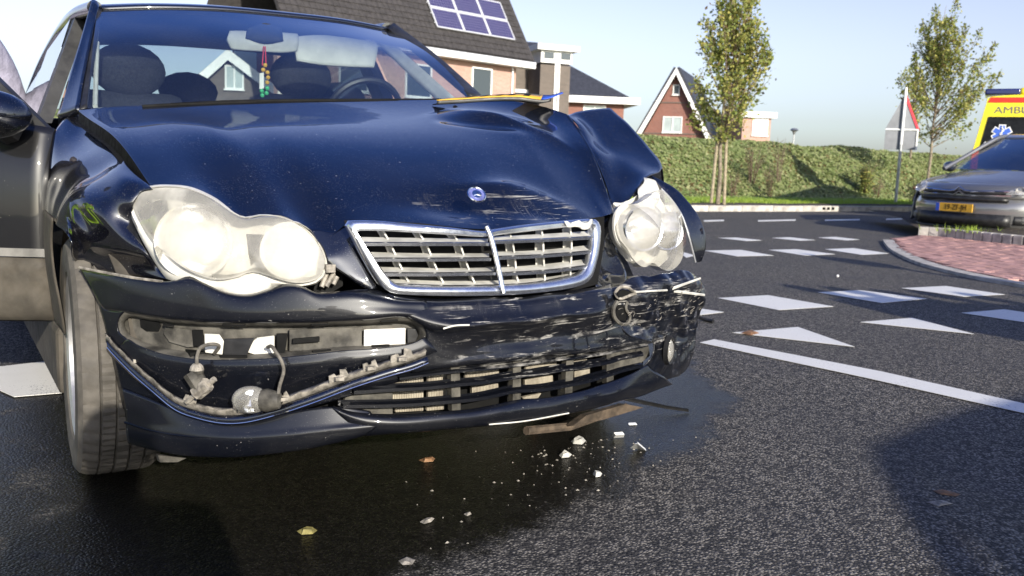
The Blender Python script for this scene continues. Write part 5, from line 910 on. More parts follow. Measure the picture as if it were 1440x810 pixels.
blob([(-0.088,0.016,0),(-0.074,0.019,0),(-0.071,0.007,0),(-0.087,0.001,0)], .006, 'plastic_shard', 'clip_plastic', 'paler twin flake right of the lone flake in the wet patch', 'debris', G_)
blob([(-0.339,-0.141,0),(-0.314,-0.131,0),(-0.304,-0.153,0),(-0.32,-0.171,0),(-0.34,-0.164,0)], .004, 'plastic_shard', 'clip_plastic', 'grey splinter cluster at the lower middle edge of the wet patch', 'debris', G_)
blob([(-0.477,0.109,0),(-0.453,0.115,0),(-0.434,0.091,0),(-0.45,0.077,0),(-0.474,0.085,0)], .010, 'fallen_leaf', 'sand_leaf', 'yellow-green fallen leaf on the wet road near the front', 'leaf')
blob([(-0.007,0.422,0),(0.018,0.427,0),(0.042,0.411,0),(0.025,0.392,0),(-0.001,0.398,0)], .008, 'fallen_leaf', 'orange_leaf', 'crumpled orange leaf on the wet road under the bumper lip', 'leaf')
blob([(0.428,0.51,0),(0.455,0.513,0),(0.457,0.487,0),(0.429,0.475,0)], .008, 'fallen_leaf', 'orange_leaf', 'brown leaf litter beneath the lower intake', 'leaf')
blob([(1.14,-0.447,0),(1.174,-0.453,0),(1.183,-0.5,0),(1.154,-0.503,0),(1.132,-0.473,0)], .003, 'fallen_leaf', 'orange_leaf', 'brown fallen leaf in the shadow at right', 'leaf')
blob([(1.041,-0.489,0),(1.096,-0.501,0),(1.098,-0.53,0),(1.043,-0.524,0)], .004, 'fallen_leaf', 'clip_plastic', 'pale dry leaf beside the brown one in the right shadow', 'leaf')
blob([(2.422,1.454,0),(2.523,1.476,0),(2.523,1.412,0),(2.431,1.387,0)], .010, 'fallen_leaf', 'orange_leaf', 'small orange leaf on the nearest give-way triangle', 'leaf', z=.006)
tag(MB().tube([(0.871,0.557,0.05),(0.934,0.525,0.035),(1.008,0.477,0.02),(1.079,0.449,0.008)], [.010, .007], 6, flat=.5).build('rubber_strip', 'black', smooth=False), 'black rubber strip sticking out onto the road from under the bumper', 'debris')
tag(MB().tube([(2.513,1.855,0.02),(2.526,1.811,0.01),(2.531,1.76,0.01)], [.010, .012], 6).build('plastic_shard', 'black_plastic', smooth=False), 'dark broken clip on the road beside the torn bumper corner', 'debris', G_)
tag(MB().ball(Vector((5.23,2.979,0.012)), .012, 8).build('plastic_shard', 'white', smooth=False), 'tiny white crumb on dry asphalt between the block markings', 'debris', G_)
cr_ = MB(); rr = random.Random(5)
ca, cbb, cc = (Vector(p) for p in [(0.393,0.382,0.002),(0.876,0.263,0.002),(-0.181,-0.108,0.002)])
for k in range(120):
    a = rr.gauss(.3, .32); b_ = abs(rr.gauss(0, .4)); p = ca+(cbb-ca)*a+(cc-ca)*b_; s_ = rr.uniform(.0015, .006)
    if p.x < -.9: continue
    t = rr.uniform(0, 6.28); d = Vector((math.cos(t), math.sin(t), 0))*s_; e = Vector((-d.y, d.x, 0))*rr.uniform(.3, .9)
    cr_.add([p-d, p-e, p+d, p+e, p+Vector((0, 0, s_*.7))], [(0, 1, 4), (1, 2, 4), (2, 3, 4), (3, 0, 4)])
tag(cr_.build('debris_crumbs', 'clip_plastic', smooth=False), 'pale broken crumbs scattered over the wet asphalt below the bumper', 'debris', kind='stuff')

# ================================================================ people
def person(name, label, J, radii, cols, loc, rz=0, group=None, hair='hair'):
    """one continuous skinned body. J: joint -> point; bones listed below; cols: (material, joints) by nearest bone"""
    bones = [('pelvis', 'spine'), ('spine', 'chest'), ('chest', 'neck'), ('neck', 'chin'), ('chin', 'skull')]
    for s in 'LR':
        bones += [('chest', 'shoulder'+s), ('shoulder'+s, 'elbow'+s), ('elbow'+s, 'wrist'+s), ('wrist'+s, 'palm'+s), ('pelvis', 'hip'+s), ('hip'+s, 'knee'+s), ('knee'+s, 'ankle'+s), ('ankle'+s, 'toe'+s)]
        w_, p_ = Vector(J['wrist'+s]), Vector(J['palm'+s]); d = (p_-w_).normalized(); side_ = d.orthogonal().normalized()
        for k, (o_, l_) in enumerate(((-.030, .060), (-.010, .078), (.010, .074), (.030, .058))):
            J['f%d%s' % (k, s)] = p_+side_*o_+d*.02; J['g%d%s' % (k, s)] = p_+side_*o_*1.15+d*l_*.6+d.cross(side_)*.01; J['h%d%s' % (k, s)] = p_+side_*o_*1.2+d*l_+d.cross(side_)*.03
            bones += [('palm'+s, 'f%d%s' % (k, s)), ('f%d%s' % (k, s), 'g%d%s' % (k, s)), ('g%d%s' % (k, s), 'h%d%s' % (k, s))]
            for q, r in (('f', .011), ('g', .009), ('h', .008)): radii['%s%d%s' % (q, k, s)] = r
        J['t1'+s] = w_+d*.03+side_*-.04; J['t2'+s] = w_+d*.065-side_*.058; bones += [('wrist'+s, 't1'+s), ('t1'+s, 't2'+s)]; radii['t1'+s] = .012; radii['t2'+s] = .010
    keys = list(J); me = bpy.data.meshes.new(name); me.from_pydata([Vector(J[k]) for k in keys], [(keys.index(a), keys.index(b)) for a, b in bones], [])
    o = bpy.data.objects.new(name, me); C.objects.link(o)
    sm = o.modifiers.new('skin', 'SKIN'); sm.use_smooth_shade = True; ss = o.modifiers.new('sub', 'SUBSURF'); ss.levels = ss.render_levels = 2
    if not me.skin_vertices: me.attributes.new  # layer is made by the modifier
    sv = me.skin_vertices[0].data if me.skin_vertices else None
    if sv is None:
        bm = bmesh.new(); bm.from_mesh(me); bm.verts.layers.skin.verify(); bm.to_mesh(me); bm.free(); sv = me.skin_vertices[0].data
    for i, k in enumerate(keys):
        r = radii.get(k, radii.get(k[:-1], .05)); sv[i].radius = r if isinstance(r, tuple) else (r, r); sv[i].use_root = k == 'pelvis'
    dg = bpy.context.evaluated_depsgraph_get(); dg.update()
    m2 = bpy.data.meshes.new_from_object(o.evaluated_get(dg)); bpy.data.objects.remove(o)
    for x in cols: m2.materials.append(MAT[x[0]])
    segs = [(Vector(J[a]), Vector(J[b]), i) for i, (_, bl) in enumerate(cols) for a, b in bones if (b in bl or b[:-1] in bl)]
    for f in m2.polygons:
        c = f.center; best = 0; bd_ = 9
        for a, b, i in segs:
            t = max(0, min(1, (c-a).dot(b-a)/max(1e-9, (b-a).length_squared))); d = (c-a-(b-a)*t).length
            if d < bd_: bd_, best = d, i
        f.material_index = best; f.use_smooth = True
    o = bpy.data.objects.new(name, m2); C.objects.link(o); o.location = loc; o.rotation_euler = (0, 0, rz); tag(o, label, 'person', group)
    sk_ = Vector(J['skull']); ck = Vector(J['chin']); hd = (sk_+ck)/2
    ho = MB().ball(hd+(sk_-ck).normalized()*.055+Vector((0, .035, 0)), .100, 16, sc=(.86, .95, .92)).build('hair', hair); local(ho, o)
    for nm_, p_, r_, c_, mt_ in (('eye', (-.035, -.088, .005), .010, (1, 1, 1), 'black'), ('eye', (.035, -.088, .005), .010, (1, 1, 1), 'black'), ('nose', (0, -.100, -.02), .016, (.8, 1, 1.3), 'skin'), ('ear', (-.086, 0, -.01), .026, (.4, .7, 1), 'skin'), ('ear', (.086, 0, -.01), .026, (.4, .7, 1), 'skin'), ('mouth', (0, -.090, -.058), .020, (1.2, .4, .25), 'red_print')):
        local(MB().ball(hd+Vector(p_), r_, 8, sc=c_).build(nm_, mt_), o)
    return o
RAD = dict(pelvis=(.15, .11), spine=(.15, .11), chest=(.17, .12), neck=.055, chin=(.075, .085), skull=(.08, .09), shoulder=.075, elbow=.048, wrist=.030, palm=(.040, .018), hip=.095, knee=.065, ankle=.045, toe=(.045, .03))
STAND = dict(pelvis=(0, 0, .95), spine=(0, .01, 1.12), chest=(0, .0, 1.34), neck=(0, 0, 1.50), chin=(0, -.02, 1.58), skull=(0, 0, 1.70),
    shoulderL=(.18, 0, 1.42), elbowL=(.25, .02, 1.14), wristL=(.22, -.12, .93), palmL=(.21, -.17, .86), shoulderR=(-.18, 0, 1.42), elbowR=(-.25, .02, 1.14), wristR=(-.22, -.12, .93), palmR=(-.21, -.17, .86),
    hipL=(.09, 0, .90), kneeL=(.10, -.02, .49), ankleL=(.11, .03, .08), toeL=(.12, -.13, .035), hipR=(-.09, 0, .90), kneeR=(-.10, -.02, .49), ankleR=(-.11, .03, .08), toeR=(-.12, -.13, .035))
def cols(top, legs): return [(top, ('spine', 'chest', 'shoulder', 'elbow', 'wrist', 'shoulderL')), (legs, ('hip', 'knee', 'ankle')), ('skin', ('chin', 'skull', 'palm', 'f0', 'f1', 'f2', 'f3', 'g0', 'g1', 'g2', 'g3', 'h0', 'h1', 'h2', 'h3', 't1', 't2')), ('black', ('toe',)), (top, ('neck',))]
# the person behind the open door: back and sleeve of a lilac jacket, leaning in
J = dict(STAND); lean = {'spine': (0, -.10, 1.14), 'chest': (0, -.24, 1.32), 'neck': (.0, -.36, 1.42), 'chin': (.0, -.43, 1.46), 'skull': (0, -.50, 1.55), 'shoulderL': (.17, -.27, 1.40), 'shoulderR': (-.17, -.27, 1.40), 'elbowL': (.26, -.36, 1.14), 'wristL': (.24, -.56, 1.02), 'palmL': (.23, -.62, .98), 'elbowR': (-.24, -.40, 1.16), 'wristR': (-.2, -.6, 1.05), 'palmR': (-.19, -.66, 1.0)}
J.update(lean)
pr = dict(RAD); pr['shoulder'] = .105; pr['elbow'] = .075; pr['chest'] = (.20, .15); pr['spine'] = (.18, .14)
hp = Vector((-0.852,3.628,1.201))
helper = person('person', 'person in a lilac-grey jacket with small coloured badge, standing behind the open car door', J, pr, cols('lilac', 'navy'), (hp.x+.06, hp.y-.02, 0), R(-62))
# people just outside the picture; the roadside group is added for its shadow
CR_ = {'pelvis': (0, .10, .42), 'spine': (0, .06, .60), 'chest': (0, -.03, .80), 'neck': (0, -.05, .93), 'chin': (0, -.07, 1.00), 'skull': (0, -.05, 1.11), 'shoulderL': (.18, -.02, .86), 'shoulderR': (-.18, -.02, .86), 'elbowL': (.20, -.10, .64), 'elbowR': (-.20, -.10, .64),
    'wristL': (.08, -.22, .72), 'palmL': (.05, -.24, .78), 'wristR': (-.08, -.22, .72), 'palmR': (-.05, -.24, .78), 'hipL': (.10, .08, .40), 'hipR': (-.10, .08, .40), 'kneeL': (.16, -.28, .48), 'ankleL': (.14, -.05, .08), 'toeL': (.17, -.20, .035), 'kneeR': (-.16, -.05, .10), 'ankleR': (-.14, .32, .10), 'toeR': (-.14, .38, .04)}
J = dict(STAND); J.update(CR_)
person('person', 'crouching person in dark clothes facing the wrecked car', J, dict(RAD), cols('navy', 'navy'), (-1.20, -2.20, 0), R(180), 'onlookers out of the picture')
person('person', 'person in a lime jacket standing outside the picture beyond the open door', dict(STAND), dict(RAD, chest=(.22, .16), spine=(.2, .15), shoulder=.11, elbow=.07), cols('lime', 'lime'), (-2.05, 1.40, 0), R(60), 'onlookers out of the picture')
COAT = dict(RAD, chest=(.23, .17), spine=(.22, .17), pelvis=(.19, .15), shoulder=.12, elbow=.075, hip=.11)  # bulky build widens the shadow of the added roadside group
for (x, y, top, legs, lb) in ((3.62, -2.1, 'lilac', 'navy', 'added shadow-casting person in lilac at the near end of the roadside group'), (4.1, -2.55, 'lime', 'navy', 'added shadow-casting person in a lime jacket, third of the roadside group'), (4.6, -2.9, 'navy', 'navy', 'added shadow-casting person in navy, fifth of the roadside group'), (3.85, -2.3, 'navy', 'black', 'added shadow-casting person in navy and black, second of the roadside group'), (4.35, -2.7, 'navy', 'navy', 'added shadow-casting person in dark navy, fourth of the roadside group'), (5.05, -3.1, 'navy', 'black', 'added shadow-casting person in navy and black at the far end of the roadside group')):
    person('person', lb, dict(STAND), dict(COAT), cols(top, legs), (x, y, 0), R(170), 'onlookers out of the picture')

# ================================================================ houses
def uvbasis(o): return o
def house_local(name, label, origin, ang): return thing(name, label, 'house', origin, ang)
def wall_obj(name, mat, parent, pts, th, smooth=False): return local(MB().prism(pts, th).build(name, mat, smooth=smooth), parent)
def window(parent, x, z, w_, h_, y=0, frame='white', pane='window', mull=1, name='window', nrm=-1):
    """window in the local plane y, proud of the wall"""
    f = MB(); t = .07
    for a, b, c, d in ((x-w_/2, z, w_, t), (x-w_/2, z+h_-t, w_, t)): f.box((a+c/2, y+nrm*.03, b+d/2), (c, .09, d))
    for a in [x-w_/2+t/2, x+w_/2-t/2]+[x-w_/2+w_*k/(mull) for k in range(1, mull)]: f.box((a, y+nrm*.027, z+h_/2), (t, .085, h_-2*t))
    f.box((x, y+nrm*.07, z-.03), (w_+.1, .16, .06))
    fo = local(f.build(name, frame, smooth=False), parent)
    local(MB().box((x, y+nrm*.012, z+h_/2), (w_-t, .02, h_-t)).build('pane', pane, smooth=False), fo); return fo
def tiles(parent, o, ex, ey, nx, ny, mat, tw=.30, tl=.33, name='roof_tiles'):
    """overlapping tile courses on a sloping plane: o lower corner, ex along the eave, ey up the slope"""
    ex, ey = Vector(ex).normalized(), Vector(ey).normalized(); n = ex.cross(ey); m_ = MB(); o = Vector(o)
    for j in range(ny):
        for i in range(nx):
            p = o+ex*(i*tw)+ey*(j*tl)+n*.02
            m_.add([p+ex*.006, p+ex*(tw-.006), p+ex*(tw-.006)+n*.035, p+ex*tw*.5+n*.05, p+ex*.006+n*.035, p+ex*.006+ey*(tl*1.05), p+ex*(tw-.006)+ey*(tl*1.05), p+ex*tw*.5+n*.012+ey*(tl*1.05)], [(0, 1, 2, 3, 4), (4, 3, 7, 5), (3, 2, 6, 7), (1, 6, 2), (0, 4, 5)])
    return tag(local(m_.build(name, mat, smooth=False), parent), kind='stuff')

# house with the solar panels: local x along the facade to the right, y into the house
A_, B_ = Vector((17.27,34.787,5.916)), Vector((24.42,36.184,6.048))
fd = (B_-A_); fd.z = 0; ang = math.atan2(fd.y, fd.x); fd.normalize()
EZ = (A_.z+B_.z)/2
H1 = thing('brick_house', 'peach brick house with dark tiled roof and six solar panels', 'house', (B_.x, B_.y, 0), ang)
inv = (Matrix.Translation((B_.x, B_.y, 0)) @ Matrix.Rotation(ang, 4, 'Z')).inverted()
def toH(p, y=None): return inv @ Vector(p)
def on_plane(px_origin, n, c): pass
LW = 14.0
wall_obj('wall', 'brick_peach', H1, [(-LW, .55, -.1), (-.75, .55, -.1), (-.75, .55, EZ), (-LW, .55, EZ)], (0, .3, 0))
wall_obj('wall', 'brick_peach', H1, [(-.75, .85, -.1), (-.75, 8.5, -.1), (-.75, 8.5, EZ), (-.75, .85, EZ)], (-.3, 0, 0))
sl_ = R(58); ey = Vector((0, math.cos(sl_), math.sin(sl_)))
wall_obj('roof', 'tile', H1, [(-LW, .0, EZ), (0, .0, EZ), tuple(Vector((0, 0, EZ))+ey*7.2), tuple(Vector((-LW, 0, EZ))+ey*7.2)], (0, .12, -.10))
tiles(H1, (-LW, 0, EZ), (1, 0, 0), ey, int(LW/.3), 21, 'tile')
top_ = Vector((0, 0, EZ))+ey*7.2
wall_obj('roof', 'tile', H1, [(-LW, top_.y, top_.z), (0, top_.y, top_.z), (0, top_.y*2, EZ), (-LW, top_.y*2, EZ)], (0, .1, -.12))
local(MB().box((-LW/2, -.06, EZ-.16), (LW, .16, .16)).build('gutter', 'alu', smooth=False, bevel=.03), H1)
local(MB().box((-LW/2, .20, EZ-.32), (LW, .58, .14)).build('soffit', 'white', smooth=False), H1)
local(MB().box((-LW/2-.4, .548, EZ-2.62), (LW-.8, .05, .16)).build('band_course', 'concrete', smooth=False), H1)
local(MB().tube([(-1.05, .48, EZ-.3), (-1.05, .48, 0)], .05, 8).build('downpipe', 'alu'), H1)
def wloc(u, v): return None
wq = [inv @ Vector(p) for p in ((20.997,35.24,4.384), (22.112,35.705,5.737))]
wx = (wq[0].x+wq[1].x)/2
for x, z, w_, h_ in ((-3.05, EZ-2.30, 1.30, 1.70), (-6.9, EZ-2.30, 1.5, 1.5), (-10.4, EZ-2.30, 1.5, 1.5), (-3.2, .9, 1.6, 1.5), (-7.0, .9, 2.0, 1.5), (-11, .2, 1.1, 2.2)): window(H1, x, z, w_, h_, .55)
# panels laid on the roof: three columns, two rows
def roofpt(s, t, h=.0): return Vector((s, 0, EZ))+ey*t+Vector((0, -math.sin(sl_), math.cos(sl_)))*h
pw, ph, gap = 1.62, 1.0, .04
s0, t0_ = -5.95, 1.02
rl = local(MB().box((0, 0, 0), (.01, .01, .01)).build('mounting_rail', 'alu', smooth=False), H1)
rl.data.clear_geometry(); mbr = MB()
for j in range(2):
    for f_ in (.25, .75): mbr.tube([roofpt(s0-.05, t0_+j*1.15+f_*1.1, .10), roofpt(s0+3*(pw+gap)+.05, t0_+j*1.15+f_*1.1, .10)], .02, 6)
tmp = mbr.build('rail_tmp', 'alu'); rl.data = tmp.data; bpy.data.objects.remove(tmp)
pm_ = Matrix((Vector((1, 0, 0)), ey, Vector((0, -math.sin(sl_), math.cos(sl_))))).transposed()
proto = None
for j in range(2):
    for i in range(3):
        c = roofpt(s0+i*(pw+gap)+pw/2, t0_+j*1.15+.55, .14)
        if proto is None:
            b = MB().box((0, 0, 0), (pw-.06, 1.10-.06, .03)).build('solar_panel', 'solar', smooth=False); proto = b
            f = MB()
            for s_ in (-1, 1): f.box((0, s_*(.55-.02), .003), (pw, .06, .05)); f.box((s_*(pw/2-.02), 0, .003), (.06, 1.02, .05))
            fr_o = f.build('panel_frame', 'alu', smooth=False); local(fr_o, b); local(b, H1)
        else: b = copy_tree(proto, H1)
        b.matrix_basis = Matrix.Translation(c) @ pm_.to_4x4()
# red dormer with white trim on the far left of its roof
DM = thing('red_gable', 'small red brick gable with white edging just above the car roof', 'house', (15.931,51.039,8.605), ang-.2)
local(MB().prism([(-1.6, 0, -7), (.9, 0, -7), (.9, 0, 1.6), (-1.6, 0, 2.4)], (0, 3, 0)).build('wall', 'brick_red', smooth=False), DM)
local(MB().box((1.0, -.1, -1), (.25, .3, 6)).box((-.4, -.06, 1.2), (.5, .2, 3)).build('white_edging', 'white', smooth=False), DM)
local(MB().box((-1.7, -.1, -1), (1.2, .3, 6)).build('window_strip', 'blind', smooth=False), DM)

# chimney-like tower between the houses, white glazed top
o_ = Vector((28.3,39.84,4.101)); TW = thing('stair_tower', 'grey brick tower block with white flat top and cross-shaped white window bars', 'building', (o_.x, o_.y, 0), ang-.42)
def mz(v, d, u): return None
zt = Vector((28.411,40.164,6.477)).z; zz = Vector((28.455,40.294,7.427)).z; zb = Vector((28.3,39.84,4.101)).z
local(MB().box((0, 1.2, zt/2-.1), (1.80, 2.4, zt)).build('wall', 'brick_dark', smooth=False), TW)
local(MB().box((0, 1.15, (zt+zz)/2-.1), (1.86, 2.5, zz-zt-.2)).build('clerestory', 'white', smooth=False), TW)
local(MB().box((0, 1.1, zz-.14), (2.5, 3.0, .30)).build('flat_roof', 'white', smooth=False), TW)
local(MB().box((.0, -.03, zt/2), (.13, .1, zt+.3)).box((.19, -.03, zt/2), (.11, .1, zt+.3)).build('white_bar', 'white', smooth=False), TW)
for x in (-.46, .55): local(MB().box((x, -.115, (zt+zz)/2-.08), (.58, .04, .34)).build('pane', 'window', smooth=False), TW)
local(MB().box((.10, -.04, zt/2), (.09, .04, zt)).build('pane', 'window', smooth=False), TW)
# dark recessed annex between
o_ = Vector((27.902,41.913,4.146)); AN = thing('annex', 'dark brick link building in shade between house and tower', 'building', (o_.x, o_.y, 0), ang-.42)
za = Vector((28.028,42.28,6.837)).z
local(MB().box((-.3, 1.0, za/2), (3.2, 2.0, za)).build('wall', 'brick_dark', smooth=False), AN)
local(MB().prism([(-2, -.2, za), (1.4, -.2, za), (1.4, 2.4, za+1.3), (-2, 2.4, za+1.3)], (0, .05, -.15)).build('roof', 'tile_blue', smooth=False), AN)
local(MB().box((-.3, -.06, Vector((27.942,42.03,5.002)).z), (3.0, .2, .18)).build('ledge', 'white', smooth=False), AN)
# hipped house to the right
P0, P1, P2 = (Vector(p) for p in [(33.819,46.5,7.77),(37.287,43.841,5.346),(33.708,46.174,5.382)])
H2 = thing('hipped_house', 'red brick house with sloping blue-grey hipped roof and white fascia', 'house', (P1.x, P1.y, 0), math.atan2(-math.sin(YAW), math.cos(YAW))+.10)
W2 = 7.5; zE = P1.z; zR = P0.z+.2
rp = [(-W2-2, 0, zE), (0, 0, zE), (0, 7.0, zE), (-W2-2, 7.0, zE), (-4.45, 3.2, zR), (-W2-2, 3.2, zR)]
local(MB().add(rp, [(0, 1, 4, 5), (1, 2, 4), (2, 3, 5, 4), (0, 5, 3), (3, 2, 1, 0)]).build('roof', 'tile_blue', smooth=False), H2)
local(MB().box((-W2/2-.8, 3.5, zE-.22), (W2+2.6, 7.8, .42)).build('fascia', 'white', smooth=False), H2)
local(MB().box((-W2/2-1, 3.5, (zE-.4)/2), (W2+1.2, 6.4, zE-.42)).build('wall', 'brick_red', smooth=False), H2)
window(H2, -2.35, zE-2.0, 1.5, 1.45, .3, mull=2, pane='blind'); window(H2, -5.5, zE-2.0, 1.5, 1.45, .3, mull=2)
# gabled house beyond the bank
ap, le_, re2 = (Vector(p) for p in [(45.573,48.572,8.227),(43.358,49.221,3.493),(47.93,46.124,2.743)])
H3 = thing('gabled_house', 'red brick house with steep gable and white verge boards beyond the bank', 'house', (ap.x, ap.y, 0), -YAW-.34)
hw = 2.75; zl = le_.z-.4; za = ap.z
local(MB().prism([(-hw+.25, 0, 0), (hw-.0, 0, 0), (hw-.0, 0, zl), (0, 0, za-.35), (-hw+.25, 0, zl)], (0, 9, 0)).build('wall', 'brick_red', smooth=False), H3)
for sg in (-1, 1):
    e_ = Vector((sg*hw*1.05, 0, zl-.25)); a_2 = Vector((0, 0, za)); d_2 = (a_2-e_).normalized(); nn = Vector((sg*d_2.z, 0, abs(d_2.x)))
    local(MB().prism([e_+Vector((0, -.55, 0)), a_2+Vector((0, -.55, 0)), a_2+nn*.22+Vector((0, -.55, 0)), e_+nn*.22+Vector((0, -.55, 0))], (0, 9.9, 0)).build('roof', 'tile_blue', smooth=False), H3)
    local(MB().prism([e_-d_2*.3+Vector((0, -.60, 0))-nn*.22, a_2+Vector((0, -.60, -.42)), a_2+Vector((0, -.60, .05)), e_-d_2*.3+nn*.12+Vector((0, -.60, 0))], (0, .05, 0)).build('verge_board', 'white', smooth=False), H3)
local(MB().box((-hw+.05, -.3, zl-.15), (.45, .6, .3)).build('eave_box', 'white', smooth=False), H3)
zw = Vector((45.222,48.022,3.57)).z
window(H3, -.15, zw, 1.45, 1.18, 0, mull=2, pane='blind'); window(H3, .0, Vector((45.352,48.4,6.34)).z, .5, .75, 0)
for bz_, bw_ in ((zw+2.2, 3.4), (zw-.08, 5)): local(MB().box((0, -.03, bz_), (bw_, .06, .08)).build('brick_band', 'brick_dark', smooth=False), H3)
# white-topped extension seen right of the first tree
o_ = Vector((48.777,43.205,2.984)); H4 = thing('flat_roofed_house', 'pale red brick extension with white flat roof and bright window beyond the first tree', 'house', (o_.x, o_.y, 0), math.atan2(-math.sin(YAW), math.cos(YAW))+.1)
z1, z2 = Vector((48.871,43.482,5.011)).z, Vector((48.857,43.441,4.707)).z
local(MB().box((-.2, 2, z2/2), (2.1, 4, z2)).build('wall', 'brick_peach', smooth=False), H4); local(MB().box((-.2, 2, (z1+z2)/2+.05), (2.7, 4.6, z1-z2+.1)).build('flat_roof', 'white', smooth=False), H4)
window(H4, .05, z2-1.25, 1.15, 1.2, 0, mull=3, pane='blind')
# houses seen through the car's windows
o_ = Vector((10.823,41.39,3.057)); H5 = thing('white_gabled_house', 'grey-brown gable with broad white verge seen through the wrecked car rear window', 'house', (o_.x, o_.y, 0), math.atan2(-math.sin(YAW-.3), math.cos(YAW-.3))-.1)
g_a, g_l = Vector((10.788,41.789,5.313)).z, Vector((9.604,42.257,3.505)).z
local(MB().prism([(-1.9, 0, 0), (1.6, 0, 0), (1.6, 0, g_l+.4), (-.15, 0, g_a-.2), (-1.9, 0, g_l)], (0, 8, 0)).build('wall', 'brick_dark', smooth=False), H5)
local(MB().prism([(-2.0, -.4, g_l-.15), (-.15, -.4, g_a-.15), (-.15, -.4, g_a+.35), (-2.2, -.4, g_l+.25)], (0, .1, 0)).prism([(1.9, -.4, g_l+.2), (-.15, -.4, g_a-.15), (-.15, -.4, g_a+.35), (2.0, -.4, g_l+.6)], (0, .1, 0)).build('verge_board', 'white', smooth=False), H5)
local(MB().prism([(-2.1, -.35, g_l+.1), (-.15, -.35, g_a+.2), (-.15, -.35, g_a+.35), (-2.2, -.35, g_l+.3)], (0, 8.5, 0)).prism([(1.9, -.35, g_l+.4), (-.15, -.35, g_a+.2), (-.15, -.35, g_a+.35), (2.0, -.35, g_l+.6)], (0, 8.5, 0)).build('roof', 'tile_blue', smooth=False), H5)
window(H5, .1, Vector((10.945,41.444,3.859)).z, .85, 1.1, 0, mull=2, pane='blind')

# ================================================================ trees
def tree(name, label, base, H, crown0, W, nb, seed, leafn, group, asym=0, lean=0):
    t = thing(name, label, 'tree', base, 0, group); q = random.Random(seed)
    tr = MB(); pts = [Vector((lean*k/8*.3+q.gauss(0, .012)*k, q.gauss(0, .012)*k, H*.92*k/8)) for k in range(9)]
    tr.tube(pts, [.050*(1-.9*k/40) for k in range(41)], 9, smooth=41); local(tr.build('trunk', 'bark'), t)
    lb = MB(); vs, fs, mi = [], [], []
    def lf(p, d, s):
        n = Vector((q.gauss(0, 1), q.gauss(0, 1), q.gauss(.5, 1))).normalized(); a = (d*.6+Vector((q.gauss(0, .6), q.gauss(0, .6), q.gauss(-.2, .6)))).normalized(); b = n.cross(a).normalized(); o = len(vs)
        vs.extend([p, p+a*s*.45+b*s*.30, p+a*s, p+a*s*.45-b*s*.30]); fs.append((o, o+1, o+2, o+3)); r_ = q.random(); mi.append(0 if r_ < .52 else 1 if r_ < .93 else 2)
    per = int(leafn*.66)//nb
    for k in range(nb):
        f = (k+q.random())/nb; z0 = crown0*.90+(H*.70-crown0*.90)*f**1.1; a = q.uniform(0, 6.283)
        prof = min(1, .62+2.6*f)*(1-.74*f)
        L = W*(.45+.85*q.random())*max(.2, prof)*(1+asym*math.cos(a))
        p0 = pts[0].lerp(pts[8], min(1, z0/(H*.92))); upv = .55+.8*q.random()+f*1.7
        d = Vector((math.cos(a), math.sin(a), upv)).normalized(); L2_ = L*math.sqrt(1+upv*upv)*.9
        P = [p0+d*L2_*s+Vector((math.cos(a), math.sin(a), 0))*L*.10*math.sin(s*3.1)+Vector((q.gauss(0, .02), q.gauss(0, .02), 0)) for s in (0, .3, .6, .85, 1.0)]
        lb.tube(P, [.016, .003], 5, smooth=8)
        for m_ in range(per):
            s = .18+.84*q.random()**.7; s = min(s, 1); c = cr(P, s); sp = .03+.17*(1-s)**.8
            if q.random() < .35:
                c = c+Vector((q.gauss(0, .10), q.gauss(0, .10), q.gauss(0.03, .10)))*(1.25-s)
            lf(c+Vector((q.gauss(0, sp), q.gauss(0, sp), q.gauss(0, sp))), d, q.uniform(.06, .12))
        for m_ in range(2):
            c = cr(P, q.uniform(.35, .8)); e = c+(d+Vector((q.gauss(0, .5), q.gauss(0, .5), .2))).normalized()*q.uniform(.12, .4)*(.5+prof); lb.tube([c, e], [.006, .002], 4)
            for _ in range(per//6): lf(c.lerp(e, q.random())+Vector((q.gauss(0, .03), q.gauss(0, .03), q.gauss(0, .03))), d, q.uniform(.05, .09))
    local(lb.build('limbs', 'twig'), t)
    o = fastmesh('crown', vs, fs, mi, ['leafA', 'leafB', 'leafC']); local(o, t); return t
b1 = Vector((13.171,12.134,0.12)); GT = 'young street trees on the verge'
tree('street_tree', 'young green and yellow tree tied between two wooden stakes', b1, 5.2, 1.45, 1.12, 74, 11, 9000, GT)
b2 = Vector((24.601,14.55,0.14))
tree('street_tree', 'young sparse-topped tree behind the warning sign, next to the ambulance', b2, 6.4, 1.8, 1.75, 66, 5, 10500, GT, lean=.25)
b3 = Vector((25.622,15.525,0.14)); b3 = b3+Vector((2.4, 1.9, .9))
tree('street_tree', 'smaller thin-crowned tree just left of the sparse tree behind the sign', b3, 4.3, 1.6, .85, 36, 23, 2600, GT, lean=-.15)
for u_, v0, v1, lb in ((1000, 288, 194, 'left wooden stake beside the young tree trunk'), (1018, 288, 191, 'right wooden stake beside the young tree trunk')):
    p = Vector(b1)+rt*((u_-1009)/1250*20)*1.0; hgt = 1.55
    tag(MB().tube([Vector((p.x, p.y, .08)), Vector((p.x+(b1.x-p.x)*.35, p.y+(b1.y-p.y)*.35, .12+hgt))], .034, 8).build('tree_stake', 'stake'), lb, 'stake', 'stakes holding the young tree')
tag(MB().tube([Vector(b1)+rt*-.12+Vector((0, -.03, 1.42)), Vector(b1)+Vector((0, -.07, 1.42)), Vector(b1)+rt*.12+Vector((0, -.03, 1.42)), Vector(b1)+rt*.12+Vector((0, .05, 1.42)), Vector(b1)+Vector((0, .07, 1.42)), Vector(b1)+rt*-.12+Vector((0, .05, 1.42))], .022, 6).build('tree_tie', 'black_plastic'), 'dark rubber tie round the young trunk and its stakes', 'tree tie')
